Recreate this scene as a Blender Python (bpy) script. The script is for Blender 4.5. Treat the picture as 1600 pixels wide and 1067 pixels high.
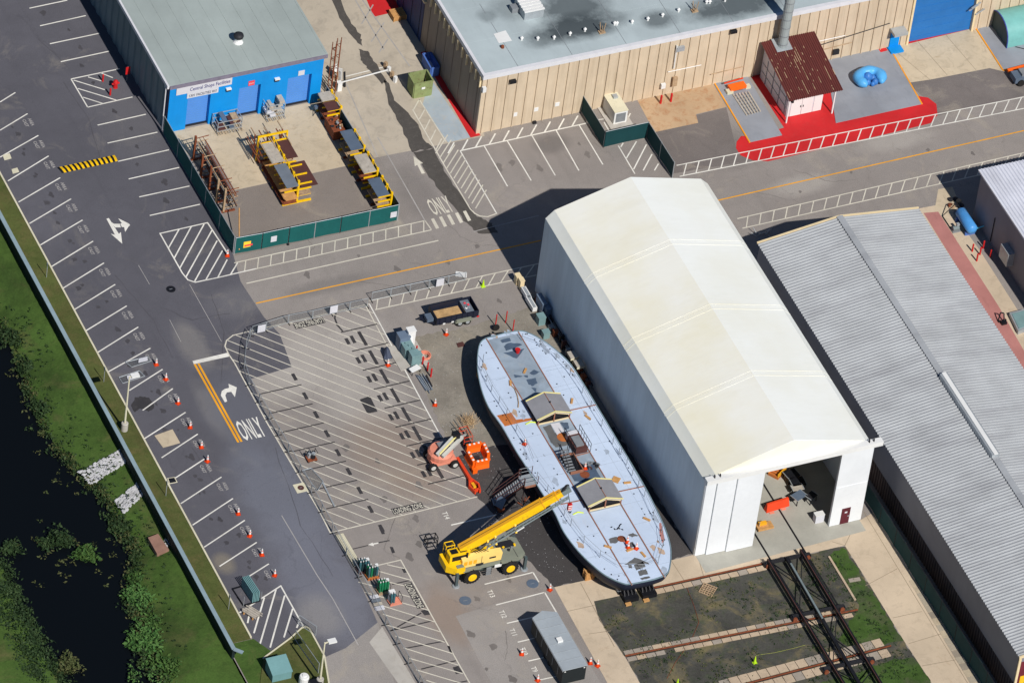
import bpy, math, random
import numpy as np
from mathutils import Vector, Matrix
for o in list(bpy.data.objects): bpy.data.objects.remove(o)
SC = bpy.context.scene
COL = SC.collection
rnd = random.Random(7)
# ------------------------------------------------------------------ camera (surveyed from the photograph)
FPX, DIST = 12000.0, 780.0
RM = np.array([[0.91362445, -0.39274298, 0.10508716],
               [-0.20091916, -0.66087361, -0.72310273],
               [0.35344285, 0.63953032, -0.68269988]])
CAM = -DIST * RM[2]
cd = bpy.data.cameras.new('camera'); cam = bpy.data.objects.new('camera', cd); COL.objects.link(cam)
cd.sensor_width = 36.0; cd.lens = FPX / 1600 * 36.0; cd.clip_start = 5; cd.clip_end = 3000
m4 = Matrix.Identity(4)
for i in range(3):
    m4[i][0] = RM[0][i]; m4[i][1] = -RM[1][i]; m4[i][2] = -RM[2][i]; m4[i][3] = CAM[i]
cam.matrix_world = m4
SC.camera = cam
# ------------------------------------------------------------------ sky and sun
SUNV = Vector((0.10, -1.03, 1.0)).normalized()          # direction towards the sun
w = bpy.data.worlds.new('World'); SC.world = w; w.use_nodes = True
nt = w.node_tree; nt.nodes.clear()
sky = nt.nodes.new('ShaderNodeTexSky'); sky.sky_type = 'NISHITA'; sky.sun_disc = False
sky.sun_elevation = math.asin(SUNV.z); sky.sun_rotation = math.atan2(SUNV.x, SUNV.y)
sky.dust_density = 0.2; sky.ozone_density = 6.0
bg = nt.nodes.new('ShaderNodeBackground'); bg.inputs['Strength'].default_value = 0.05
wo = nt.nodes.new('ShaderNodeOutputWorld')
nt.links.new(sky.outputs[0], bg.inputs[0]); nt.links.new(bg.outputs[0], wo.inputs[0])
sl = bpy.data.lights.new('sun', 'SUN'); sl.energy = 4.5; sl.angle = math.radians(0.53); sl.color = (1.0, 0.96, 0.9)
sun = bpy.data.objects.new('sun', sl); COL.objects.link(sun)
sun.rotation_euler = SUNV.to_track_quat('Z', 'Y').to_euler()
SC.view_settings.view_transform = 'Standard'; SC.view_settings.look = 'None'
SC.view_settings.exposure = 0.0; SC.view_settings.gamma = 1.0; SC.view_settings.use_curve_mapping = False
# ------------------------------------------------------------------ helpers
def G(px, py, z=0.0):
    """photo position -> place on the level plane at height z"""
    d = RM.T @ np.array([(px - 800) / FPX, (py - 533.5) / FPX, 1.0])
    t = (z - CAM[2]) / d[2]
    p = CAM + t * d
    return Vector((p[0], p[1], p[2]))
def GG(pts, z=0.0): return [G(a, b, z) for a, b in pts]
V = Vector
ORIG = {}
class MB:
    def __init__(s): s.v = []; s.f = []
    def add(s, vs, fs):
        n = len(s.v); s.v += [tuple(a) for a in vs]; s.f += [tuple(i + n for i in f) for f in fs]; return s
    def box(s, x0, y0, z0, x1, y1, z1):
        return s.add([(x0,y0,z0),(x1,y0,z0),(x1,y1,z0),(x0,y1,z0),(x0,y0,z1),(x1,y0,z1),(x1,y1,z1),(x0,y1,z1)],
                     [(3,2,1,0),(4,5,6,7),(0,1,5,4),(1,2,6,5),(2,3,7,6),(3,0,4,7)])
    def cbox(s, c, sx, sy, sz, rz=0.0):
        """box standing on c, turned about z"""
        ca, sa = math.cos(rz), math.sin(rz); vs = []
        for z in (0, sz):
            for a, b in ((-1,-1),(1,-1),(1,1),(-1,1)):
                x, y = a*sx/2, b*sy/2
                vs.append((c[0]+x*ca-y*sa, c[1]+x*sa+y*ca, c[2]+z))
        return s.add(vs, [(3,2,1,0),(4,5,6,7),(0,1,5,4),(1,2,6,5),(2,3,7,6),(3,0,4,7)])
    def beam(s, p, q, w, h, up=(0,0,1)):
        p, q = V(p), V(q); d = (q-p).normalized(); u = V(up)
        r = d.cross(u)
        if r.length < 1e-4: r = d.cross(V((1,0,0)))
        r.normalize(); u = r.cross(d).normalized(); r = r*w/2; u = u*h/2
        vs = [p-r-u, p+r-u, p+r+u, p-r+u, q-r-u, q+r-u, q+r+u, q-r+u]
        return s.add(vs, [(0,1,2,3),(7,6,5,4),(4,5,1,0),(5,6,2,1),(6,7,3,2),(7,4,0,3)])
    def tube(s, p, q, r, n=6, r2=None):
        p, q = V(p), V(q); r2 = r if r2 is None else r2; d = (q-p).normalized()
        a = d.cross(V((0,0,1)))
        if a.length < 1e-3: a = V((1,0,0))
        a.normalize(); b = d.cross(a); vs = []; fs = []
        for c, rr in ((p, r), (q, r2)):
            for i in range(n):
                t = 2*math.pi*i/n; vs.append(c + a*rr*math.cos(t) + b*rr*math.sin(t))
        for i in range(n):
            j = (i+1) % n; fs.append((i, i+n, j+n, j))
        fs.append(tuple(range(n))); fs.append(tuple(range(2*n-1, n-1, -1)))
        return s.add(vs, fs)
    def path(s, pts, r, n=5):
        for a, b in zip(pts[:-1], pts[1:]): s.tube(a, b, r, n)
        return s
    def lathe(s, prof, c=(0,0,0), n=12, axis='z'):
        vs = []; fs = []; k = len(prof)
        for r, h in prof:
            for i in range(n):
                t = 2*math.pi*i/n; x, y = r*math.cos(t), r*math.sin(t)
                if axis == 'z': q = (x, y, h)
                elif axis == 'y': q = (x, h, y)
                else: q = (h, x, y)
                vs.append((q[0]+c[0], q[1]+c[1], q[2]+c[2]))
        for a in range(k-1):
            for i in range(n):
                j = (i+1) % n; fs.append((a*n+i, a*n+j, (a+1)*n+j, (a+1)*n+i))
        fs.append(tuple(range(n))[::-1]); fs.append(tuple(range((k-1)*n, k*n)))
        return s.add(vs, fs)
    def poly(s, pts): return s.add(pts, [tuple(range(len(pts)))])
    def prism(s, pts, z0, z1):
        n = len(pts); vs = [(p[0],p[1],z0) for p in pts] + [(p[0],p[1],z1) for p in pts]
        fs = [tuple(range(n))[::-1], tuple(range(n, 2*n))] + [(i, (i+1)%n, (i+1)%n+n, i+n) for i in range(n)]
        return s.add(vs, fs)
    def line(s, a, b, wd, z):
        a, b = V((a[0],a[1],0)), V((b[0],b[1],0)); d = (b-a).normalized(); n = V((-d.y, d.x, 0))*wd/2
        return s.add([(p.x,p.y,z) for p in (a-n, b-n, b+n, a+n)], [(0,1,2,3)])
    def text(s, txt, o, u, v, h, asp=1.0, align=0.5, wid=None):
        vs, fs, wt = text_mesh(txt); o, u, v = V(o), V(u).normalized(), V(v).normalized()
        kx = h*asp if wid is None else wid/wt
        return s.add([o + u*((x-wt*align)*kx) + v*((y-0.36)*h) for x, y in vs], fs)
    def xform(s, M): s.v = [tuple(M @ V(p)) for p in s.v]; return s
_T = {}
def text_mesh(t):
    if t in _T: return _T[t]
    c = bpy.data.curves.new('t', 'FONT'); c.body = t; c.resolution_u = 2; c.offset = 0.012
    o = bpy.data.objects.new('t', c); COL.objects.link(o)
    dg = bpy.context.evaluated_depsgraph_get(); dg.update()
    me = bpy.data.meshes.new_from_object(o.evaluated_get(dg))
    vs = [(p.co.x, p.co.y) for p in me.vertices]; fs = [tuple(p.vertices) for p in me.polygons]
    x0 = min(p[0] for p in vs); vs = [(x-x0, y) for x, y in vs]; wt = max(p[0] for p in vs)
    bpy.data.objects.remove(o); bpy.data.curves.remove(c); bpy.data.meshes.remove(me)
    _T[t] = (vs, fs, wt); return _T[t]
def tag(o, label=None, cat=None, group=None, kind=None):
    if label: o['label'] = label
    if cat: o['category'] = cat
    if group: o['group'] = group
    if kind: o['kind'] = kind
    return o
def thing(name, label, cat, loc=(0,0,0), rz=0.0, group=None):
    o = bpy.data.objects.new(name, None); COL.objects.link(o); o.location = loc; o.rotation_euler = (0,0,rz)
    o.empty_display_size = 0.3; ORIG[o.name] = V(loc); return tag(o, label, cat, group)
def build(mb, name, mat, parent=None, local=False, smooth=False, mats=None):
    """one mesh object; vertices are world positions unless local"""
    off = V((0,0,0))
    if parent is not None and not local: off = ORIG.get(parent.name, V((0,0,0)))
    me = bpy.data.meshes.new(name)
    me.from_pydata([(p[0]-off[0], p[1]-off[1], p[2]-off[2]) for p in mb.v], [], mb.f)
    me.materials.append(mat)
    if smooth:
        for p in me.polygons: p.use_smooth = True
    o = bpy.data.objects.new(name, me); COL.objects.link(o)
    if parent is not None: o.parent = parent; ORIG[o.name] = off
    return o
def solid(mb, name, mat, label, cat, group=None, loc=None, smooth=False):
    """a thing that is one mesh, with its origin at its base"""
    if loc is None:
        xs = np.array(mb.v); loc = ((xs[:,0].min()+xs[:,0].max())/2, (xs[:,1].min()+xs[:,1].max())/2, xs[:,2].min())
    mb.v = [(p[0]-loc[0], p[1]-loc[1], p[2]-loc[2]) for p in mb.v]
    o = build(mb, name, mat, smooth=smooth); o.location = loc; ORIG[o.name] = V(loc)
    return tag(o, label, cat, group)
def copy_tree(o, loc=None, rz=None, label=None, parent=None):
    c = o.copy(); COL.objects.link(c); c.parent = parent
    if loc is not None: c.location = loc
    if rz is not None: c.rotation_euler = (0,0,rz)
    if label: c['label'] = label
    for ch in o.children: copy_tree(ch, parent=c)
    return c
def struct(mb, name, mat): return tag(build(mb, name, mat), kind='structure')
ORD = ['first','second','third','fourth','fifth','sixth','seventh','eighth','ninth','tenth','eleventh','twelfth','thirteenth','fourteenth','fifteenth','sixteenth']
# ------------------------------------------------------------------ materials
def lin(r, g, b): return tuple(((c/255)/12.92 if c/255 <= 0.04045 else ((c/255+0.055)/1.055)**2.4) for c in (r, g, b))
class NT:
    def __init__(s, name):
        s.m = bpy.data.materials.new(name); s.m.use_nodes = True; s.t = s.m.node_tree; s.t.nodes.clear()
        s.out = s.n('ShaderNodeOutputMaterial'); s.b = s.n('ShaderNodeBsdfPrincipled'); s.l(s.b.outputs[0], s.out.inputs[0])
        s.pos = s.n('ShaderNodeNewGeometry').outputs['Position']
    def n(s, t, **k):
        x = s.t.nodes.new(t)
        for a, b in k.items(): setattr(x, a, b)
        return x
    def l(s, a, b): s.t.links.new(a, b)
    def noise(s, scale, detail=4, rough=0.55, vec=None, stretch=None, dist=0.0):
        v = vec or s.pos
        if stretch:
            mp = s.n('ShaderNodeMapping'); mp.inputs['Scale'].default_value = stretch; s.l(v, mp.inputs[0]); v = mp.outputs[0]
        x = s.n('ShaderNodeTexNoise'); x.inputs['Scale'].default_value = scale; x.inputs['Detail'].default_value = detail
        x.inputs['Roughness'].default_value = rough; x.inputs['Distortion'].default_value = dist; s.l(v, x.inputs['Vector']); return x.outputs['Fac']
    def ramp(s, fac, stops):
        x = s.n('ShaderNodeValToRGB'); e = x.color_ramp.elements
        while len(e) < len(stops): e.new(0.5)
        for i, (p, c) in enumerate(stops): e[i].position = p; e[i].color = (c[0], c[1], c[2], 1) if hasattr(c, '__len__') else (c, c, c, 1)
        s.l(fac, x.inputs[0]); return x.outputs[0]
    def mix(s, fac, a, b, mode='MIX'):
        x = s.n('ShaderNodeMix', data_type='RGBA', blend_type=mode)
        for i, q in ((0, fac), (6, a), (7, b)):
            if hasattr(q, 'is_output') or hasattr(q, 'node'): s.l(q, x.inputs[i])
            else: x.inputs[i].default_value = q if i == 0 else (q[0], q[1], q[2], 1)
        return x.outputs[2]
    def math(s, op, a, b=0.0):
        x = s.n('ShaderNodeMath', operation=op)
        for i, q in ((0, a), (1, b)):
            if hasattr(q, 'node'): s.l(q, x.inputs[i])
            else: x.inputs[i].default_value = q
        return x.outputs[0]
    def col(s, c): 
        if hasattr(c, 'node'): s.l(c, s.b.inputs['Base Color'])
        else: s.b.inputs['Base Color'].default_value = (c[0], c[1], c[2], 1)
    def fin(s, rough=0.8, metal=0.0, spec=0.3, bump=None, bs=0.3, bd=0.02):
        s.b.inputs['Roughness'].default_value = rough; s.b.inputs['Metallic'].default_value = metal
        s.b.inputs['Specular IOR Level'].default_value = spec
        if bump is not None:
            x = s.n('ShaderNodeBump'); x.inputs['Strength'].default_value = bs; x.inputs['Distance'].default_value = bd
            s.l(bump, x.inputs['Height']); s.l(x.outputs[0], s.b.inputs['Normal'])
        return s.m
def mul(c, k): return (c[0]*k, c[1]*k, c[2]*k)
def mat(name, rgb, rough=0.7, metal=0.0, var=0.18, scale=1.2, spec=0.3, grime=None):
    t = NT(name); c = lin(*rgb)
    a = t.noise(scale, 5); b = t.noise(scale*9, 3)
    x = t.mix(t.ramp(a, [(0.3, 0.0), (0.7, 1.0)]), mul(c, 1-var), mul(c, 1+var))
    x = t.mix(t.ramp(b, [(0.45, 0.0), (0.75, 0.35)]), x, mul(c, 1-1.8*var))
    if grime:
        g = t.noise(scale*2.3, 6, 0.7); x = t.mix(t.ramp(g, [(0.55, 0.0), (0.66, 0.8)]), x, lin(*grime))
    t.col(x); return t.fin(rough, metal, spec, b, 0.15, 0.01)
def asphalt(name, rgb, patch, speck=0.25, tan=(176,166,150), crack=0.5, streak=0.5, blobs=()):
    t = NT(name); c = lin(*rgb)
    big = t.noise(0.055, 5, 0.6); mid = t.noise(0.45, 6, 0.65, dist=0.6); fine = t.noise(14, 2, 0.7); fine2 = t.noise(3.5, 4, 0.6)
    x = t.mix(t.ramp(big, [(0.32, 0.0), (0.68, 1.0)]), mul(c, 1-patch), mul(c, 1+patch))
    x = t.mix(t.ramp(mid, [(0.42, 0.0), (0.80, 0.45)]), x, mul(c, 0.72))
    x = t.mix(t.ramp(t.noise(0.16, 6, 0.7, dist=1.2), [(0.56, 0.0), (0.72, 0.5)]), x, lin(*tan))
    st = t.noise(0.5, 4, 0.6, stretch=(1.6, 0.12, 1)); x = t.mix(t.ramp(st, [(0.55, 0.0), (0.75, streak)]), x, mul(c, 0.78))
    if blobs:
        bn = t.noise(0.35, 6, 0.7, dist=0.7)
        for (bx, by, rx, ry, amt, bc_) in blobs:
            mp = t.n('ShaderNodeMapping'); mp.inputs['Location'].default_value = (-bx/rx, -by/ry, 0); mp.inputs['Scale'].default_value = (1/rx, 1/ry, 0)
            t.l(t.pos, mp.inputs[0]); gr = t.n('ShaderNodeTexGradient', gradient_type='SPHERICAL'); t.l(mp.outputs[0], gr.inputs[0])
            x = t.mix(t.ramp(t.math('MULTIPLY', gr.outputs['Fac'], t.math('ADD', bn, 0.2)), [(0.06, 0.0), (0.40, amt)]), x, lin(*bc_))
    x = t.mix(t.ramp(fine, [(0.35, 0.0), (0.75, 1.0)]), mul_node(t, x, 1-speck), mul_node(t, x, 1+speck))
    x = t.mix(t.ramp(fine2, [(0.62, 0.0), (0.72, 0.4)]), x, mul(c, 0.6))
    vo = t.n('ShaderNodeTexVoronoi', feature='DISTANCE_TO_EDGE'); vo.inputs['Scale'].default_value = 0.11
    wv = t.n('ShaderNodeMix', data_type='VECTOR'); nz = t.n('ShaderNodeTexNoise'); nz.inputs['Scale'].default_value = 0.7; nz.inputs['Detail'].default_value = 5
    t.l(t.pos, nz.inputs['Vector']); wv.inputs[0].default_value = 0.12; t.l(t.pos, wv.inputs[4]); 
    ad = t.n('ShaderNodeVectorMath', operation='MULTIPLY_ADD'); ad.inputs[1].default_value = (2.2, 2.2, 0); t.l(nz.outputs['Color'], ad.inputs[0]); t.l(t.pos, ad.inputs[2])
    t.l(ad.outputs[0], vo.inputs['Vector'])
    x = t.mix(t.ramp(vo.outputs['Distance'], [(0.0, crack*.5), (0.004, 0.0)]), x, mul(c, 0.35))
    t.col(x); return t.fin(0.9, 0, 0.2, fine, 0.25, 0.01)
def mul_node(t, x, k):
    m = t.n('ShaderNodeMix', data_type='RGBA', blend_type='MULTIPLY'); m.inputs[0].default_value = 1; t.l(x, m.inputs[6]); m.inputs[7].default_value = (k,k,k,1)
    return m.outputs[2]
def concrete(name, rgb, dark=(120,108,92), amt=0.5, s=0.35):
    t = NT(name); c = lin(*rgb)
    a = t.noise(s*0.4, 5, 0.6); b = t.noise(s*2.5, 7, 0.7, dist=0.8); f = t.noise(9, 3, 0.7)
    x = t.mix(t.ramp(a, [(0.3, 0.0), (0.7, 1.0)]), mul(c, 0.86), mul(c, 1.12))
    x = t.mix(t.ramp(b, [(0.5, 0.0), (0.78, amt)]), x, lin(*dark))
    x = t.mix(t.ramp(t.noise(s*1.1, 6, 0.75, dist=1.5), [(0.60, 0.0), (0.72, amt)]), x, lin(150,120,86))
    x = t.mix(t.ramp(f, [(0.4, 0.0), (0.8, 0.3)]), x, mul(c, 0.7))
    t.col(x); return t.fin(0.9, 0, 0.2, f, 0.15, 0.008)
def paint(name, rgb, wear=0.35, under=(120,116,112)):
    t = NT(name); c = lin(*rgb)
    a = t.noise(1.6, 6, 0.75); b = t.noise(11, 3, 0.7)
    f = t.ramp(t.math('MULTIPLY', a, b), [(0.27, 0.0), (0.42, wear)])
    x = t.mix(f, t.mix(t.ramp(t.noise(0.3, 4), [(0.35, 0), (0.65, 1)]), mul(c, 0.85), mul(c, 1.04)), lin(*under))
    x = t.mix(t.ramp(t.noise(0.9, 5, 0.7, stretch=(1, 0.35, 1)), [(0.55, 0.0), (0.72, 0.35)]), x, mul(c, 0.55))
    t.col(x); return t.fin(0.7, 0, 0.3)
def ground_mix(name, cols, scales, bump=0.6, bd=0.05):
    """soil / gravel / grass: first colour, then others laid over by noise thresholds"""
    t = NT(name); x = None
    for i, (c, sc, lo, hi, amt) in enumerate(cols):
        if i == 0: x = t.mix(t.ramp(t.noise(sc, 6, 0.65), [(lo, 0.0), (hi, 1.0)]), mul(lin(*c), 0.7), mul(lin(*c), 1.25))
        else: x = t.mix(t.ramp(t.noise(sc, 6, 0.7, dist=0.5), [(lo, 0.0), (hi, amt)]), x, lin(*c))
    f = t.noise(scales, 4, 0.75); x = t.mix(t.ramp(f, [(0.3, 0.55), (0.7, 0.0)]), x, mul_node(t, x, 0.45))
    t.col(x); return t.fin(0.95, 0, 0.15, f, bump, bd)
M = {}
def GB(px, py, rx, ry, amt, c): q = G(px, py); return (q.x, q.y, rx, ry, amt, c)
DUST, BRN, DRK = (188,182,174), (150,128,110), (104,100,98)
M['road'] = asphalt('old_asphalt', (150,143,138), 0.10, blobs=[GB(500,560,8,7,.5,DUST), GB(570,625,6,5,.45,DUST), GB(440,600,5,4,.3,DUST), GB(610,705,6,8,.4,BRN), GB(655,760,4,3,.3,BRN), GB(570,530,4,5,.3,DUST), GB(430,790,4,4,.4,DUST), GB(700,960,3,6,.5,BRN), GB(1250,290,5,2,.4,DUST), GB(1400,220,6,2,.4,DUST), GB(520,445,7,1.5,.4,DRK), GB(860,225,3,2,.6,DRK), GB(1130,235,6,4,.5,DRK), GB(650,300,3,6,.35,DRK)])
M['lot'] = asphalt('dark_asphalt', (95,94,101), 0.13, tan=(140,134,126), streak=0.35, crack=0.35, blobs=[GB(300,540,2,5,.5,(140,136,132)), GB(330,640,1.5,6,.4,(140,136,132)), GB(150,600,2,3,.5,(136,130,122)), GB(440,780,6,12,.75,(116,119,130)), GB(500,900,6,12,.8,(118,120,131)), GB(530,960,5,7,.7,(120,121,130)), GB(380,650,5,9,.5,(110,112,122)), GB(380,470,5,3,.35,(128,126,128)), GB(130,430,3,8,.3,(78,78,86)), GB(200,200,4,10,.25,(116,114,116)), GB(500,960,3,4,.5,(150,146,142)), GB(250,840,1.5,2,.5,(150,140,120)), GB(350,880,1.5,2,.5,(150,140,120))])
M['yard_asphalt'] = asphalt('yard_asphalt', (140,131,124), 0.10, streak=0.1)
M['tz'] = asphalt('pale_asphalt', (158,152,147), 0.08)
M['brown_asphalt'] = asphalt('brown_asphalt', (122,115,112), 0.15, streak=0.1)
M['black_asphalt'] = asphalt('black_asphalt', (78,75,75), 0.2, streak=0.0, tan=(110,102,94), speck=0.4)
M['concrete'] = concrete('concrete', (200,184,158))
M['concrete2'] = concrete('lane_concrete', (188,177,160), dark=(128,122,114), amt=0.6, s=0.25)
M['concrete3'] = concrete('apron_concrete', (202,184,160), amt=0.35)
M['concrete4'] = concrete('pale_concrete', (185,180,172), amt=0.4)
M['conc_rust'] = concrete('rust_stained_concrete', (188,160,128), dark=(160,98,52), amt=0.9, s=0.5)
M['white'] = paint('white_paint', (232,229,220), 0.5)
M['white_faded'] = paint('faded_white_paint', (176,172,168), 0.8, (130,126,124))
M['white_worn'] = paint('worn_white_paint', (216,210,194), 0.75, (158,150,142))
M['yellow_line'] = paint('yellow_paint', (238,166,30), 0.3)
M['tar'] = paint('tar', (62,60,62), 0.3, (110,106,104))
M['stain'] = paint('wet_stain', (84,80,76), 0.5, (130,124,118))
M['red_pad'] = paint('red_paint', (206,38,42), 0.5, (176,74,70))
M['grey_pad'] = paint('grey_floor_paint', (148,152,160), 0.2, (130,130,132))
M['pink_path'] = paint('pink_path', (184,126,120), 0.4, (166,112,104))
M['orange_edge'] = paint('orange_paint', (240,160,40), 0.3)
M['pale_blue_patch'] = paint('faded_blue_paint', (172,184,192), 0.7, (196,180,156))
M['kerb'] = concrete('kerb_concrete', (214,208,182), amt=0.3)
M['grass'] = ground_mix('grass', [((76,102,46),0.12,0.3,0.7,1),((88,108,54),0.5,0.5,0.75,0.6),((112,102,70),0.22,0.54,0.72,0.6),((38,58,28),1.3,0.5,0.8,0.6),((48,66,32),.09,.5,.62,.5)], 5.0)
M['grass2'] = ground_mix('patchy_grass', [((70,96,44),0.3,0.3,0.7,1),((96,96,74),0.45,0.48,0.68,0.8),((48,70,30),1.1,0.5,0.8,0.6),((78,78,68),.2,.52,.66,.7)], 5.0)
M['verge'] = ground_mix('verge', [((88,96,52),0.2,0.3,0.7,1),((118,102,70),0.5,0.45,0.75,0.6),((60,78,34),1.1,0.5,0.8,0.6)], 6.0)
M['soil'] = ground_mix('weedy_soil', [((84,83,78),0.3,0.3,0.7,1),((134,122,88),0.3,0.5,0.66,0.75),((68,86,44),0.7,0.5,0.75,0.6),((48,48,50),0.25,0.55,0.7,0.6)], 4.0)
M['gravel'] = ground_mix('gravel', [((150,143,132),0.3,0.3,0.7,1),((176,164,142),0.2,0.52,0.72,0.6),((100,100,92),0.6,0.52,0.75,0.6)], 7.0)
# ================================================================== ground
def sheet(name, mat_, pts, z, px=True, kind=True, parent=None):
    p = [G(a, b) for a, b in pts] if px else [V((a, b, 0)) for a, b in pts]
    if name in ('infield', 'lawn', 'gravel_yard', 'dark_yard'):
        q = []
        for i in range(len(p)):
            a, b = p[i], p[(i+1) % len(p)]; n_ = max(1, int((b-a).length/.5))
            for k in range(n_): c_ = a.lerp(b, k/n_); q.append(V((c_.x+rnd.uniform(-.16,.16), c_.y+rnd.uniform(-.16,.16), 0)))
        p = q
    mb = MB().poly([(q.x, q.y, z) for q in p])
    if parent is not None: return build(mb, name, mat_, parent)
    o = build(mb, name, mat_); tag(o, kind='structure'); return o
ground = struct(MB().poly([(-43.7,-400,0),(400,-400,0),(400,400,0),(-43.7,400,0)]), 'ground', M['road'])
# dark parking lot on the west side
lotp = [(-41,100),(-41,-30.5)] + [tuple(G(*p)[:2]) for p in ((411,1028),(455,997),(472,981),(482,981),(508,1026),(540,1012),(590,972),(560,905),(520,832),(500,800),(430,680),(392,592),(456,573),(437,522),(412,495),(376,440))] + [(-22.45,20.4),(-22.45,39.5),(-22.35,100)]
lot = sheet('parking_lot', M['lot'], lotp, 0.004, px=False)
concrete_yard = sheet('yard_floor', M['concrete'], [(258,208),(500,157),(548,258),(355,300)], 0.004)
yard_asph = sheet('yard_asphalt', M['yard_asphalt'], [(355,300.5),(548,258.5),(620,346),(367,400)], 0.004)
lane = sheet('service_lane', M['concrete2'], [(380,-120),(640,-180),(757,213),(585,247),(500,140)], 0.006)
sheet('asphalt_patch', M['tz'], [(508,1026),(540,1012),(590,972),(640,1150),(520,1150)], 0.006)
sheet('yard_floor', M['concrete4'], [(597,979),(662,1088),(690,1140),(660,1140),(622,1067),(577,1003)], 0.010)
tzs = sheet('asphalt_patch', M['tz'], [(712,962),(778,942),(853,926),(990,1150),(828,1180)], 0.004)
brown = sheet('asphalt_patch', M['brown_asphalt'], [(1000,205),(1088,180),(1135,168),(1150,232),(1180,250),(1050,272)], 0.006)
sheet('asphalt_patch', M['brown_asphalt'], [(1418,130),(1453,125),(1546,106),(1600,96),(1620,130),(1600,150),(1462,182),(1462,162),(1440,150)], 0.006)
sheet('apron', M['concrete'], [(1385,69),(1414,63),(1512,42),(1523,41),(1568,112),(1546,107),(1453,125),(1418,130)], 0.01)
sheet('apron', M['conc_rust'], [(996,157),(1114,132),(1135,167.5),(1087.5,179),(1091,192.5),(1022.5,207)], 0.01)
gravel = sheet('gravel_yard', M['gravel'], [(625,535),(640,527),(720,513),(830,480),(835,463),(960,668),(1080,866),(1040,876),(760,700),(700,690),(660,600)], 0.004)
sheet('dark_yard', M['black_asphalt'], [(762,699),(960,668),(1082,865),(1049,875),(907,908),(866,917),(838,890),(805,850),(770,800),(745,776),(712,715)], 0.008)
sheet('apron', M['concrete3'], [(866,917),(907,908),(1049,875),(1086,866),(1180,846),(1345,812),(1365,800),(1600,1186),(1540,1200),(1456,1067),(1412,1000),(1355,907),(1320,852),(1195,880),(1100,902),(1026,915),(957,933),(928,939),(936,968),(977,1027),(1000,1067),(1040,1140),(990,1140),(887,955)], 0.012)
soil = sheet('infield', M['soil'], [(928,939),(957,933),(1026,915),(1100,902),(1195,880),(1320,852),(1355,907),(1412,1000),(1456,1067),(1540,1200),(1040,1140),(1000,1067),(977,1027),(936,968)], 0.008)
sheet('lawn', M['grass2'], [(1293,868),(1318,855),(1352,907),(1411,1000),(1330,1015),(1310,1000),(1345,945),(1337,935),(1298,873)], 0.012)
def joints(pts, m='tar', w=.04, z=.0165):
    for a, b in pts: build(MB().line(G(*a), G(*b), w, z), 'joint', M[m], soil)
for i_, c_ in enumerate(((186,172,148),(170,160,142),(150,140,126))): M['paver%d' % i_] = concrete('paver_%s' % ('pale','mid','dark')[i_], c_, amt=.5, s=1.0)
M['joint'] = paint('joint_dirt', (150,134,114), .5, (180,164,140))
joints([((1049,876),(1070,908)),((1300,846),(1321,852)),((1352,915),(1402,888)),((1395,965),(1440,955)),((1420,1005),(1470,990)),((1350,800),(1512,1067)),((1338,815),(1320,852)),((885,955),(930,945)),((1100,902),(1090,868)),((1440,1040),(1495,1030)),((907,910),(960,1010)),((920,990),(955,985)),((1180,850),(1190,880)),((1005,888),(1020,915))], 'joint', .06)
joints([((1385,69),(1453,125)),((1430,61),(1480,118)),((1475,52),(1525,110))], 'joint', .05)
sheet('lawn', M['grass2'], [(1280,1067),(1400,1030),(1428,1026),(1455,1067),(1540,1200),(1300,1200)], 0.012)
sheet('path', M['concrete3'], [(1436,326),(1478,318),(1530,390),(1600,500),(1600,640),(1500,440)], 0.006)
sheet('path', M['pink_path'], [(1443,333),(1466,331),(1501,386),(1560,478),(1600,548),(1640,620),(1640,660),(1576,540),(1538,485),(1476,386)], 0.012)
sheet('apron', M['concrete'], [(1466,296),(1488,292),(1500,320),(1478,345),(1460,330)], 0.010)
# red and grey painted floors by the tan workshop
rp = sheet('red_floor', M['red_pad'], [(1150,232),(1157,243),(1176,251),(1200,252.5),(1300,229.5),(1400,206.5),(1454,193),(1465,180),(1463,163),(1450,153),(1430,150),(1300,130),(1262,84),(1160,106),(1172,118),(1225,200),(1175,213),(1158,213),(1151,222)], 0.014)
for pts in ([(1114,126),(1165,115),(1222,212),(1172,223)], [(1289,90),(1384,66),(1440,163.5),(1306,193)], [(1523,41),(1568,110),(1680,82),(1640,15)]):
    p = GG(pts); struct(MB().prism([(q.x, q.y) for q in p], 0.015, 0.06), 'grey_pad', M['grey_pad'])
def ledge(a, b, z=0.07):
    p, q = G(*a), G(*b); return build(MB().beam((p.x,p.y,z/2+.012), (q.x,q.y,z/2+.012), 0.16, z), 'pad_edging', M['orange_edge'], rp)
for a, b in (((1113.5,126),(1171.5,223.5)), ((1384.5,66),(1440.5,163.5)), ((1522,41),(1567,110.5)), ((1567,111),(1680,83))): ledge(a, b)
sheet('red_floor', M['red_pad'], [(1369,73),(1380,70),(1387,80),(1376,83)], 0.066)
sheet('red_floor', M['red_pad'], [(657,82.5),(667,80),(751,212),(735,215.5)], 0.012)
sheet('red_floor', M['red_pad'], [(562,-25),(584,27),(618,19),(640,10),(600,-60)], 0.012)
sheet('red_floor', M['red_pad'], [(1414,63.5),(1508,41.5),(1512,47),(1417,69.5)], 0.016)
sheet('floor_paint', M['pale_blue_patch'], [(672,122),(735,215),(700,223),(660,165)], 0.012)
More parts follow.
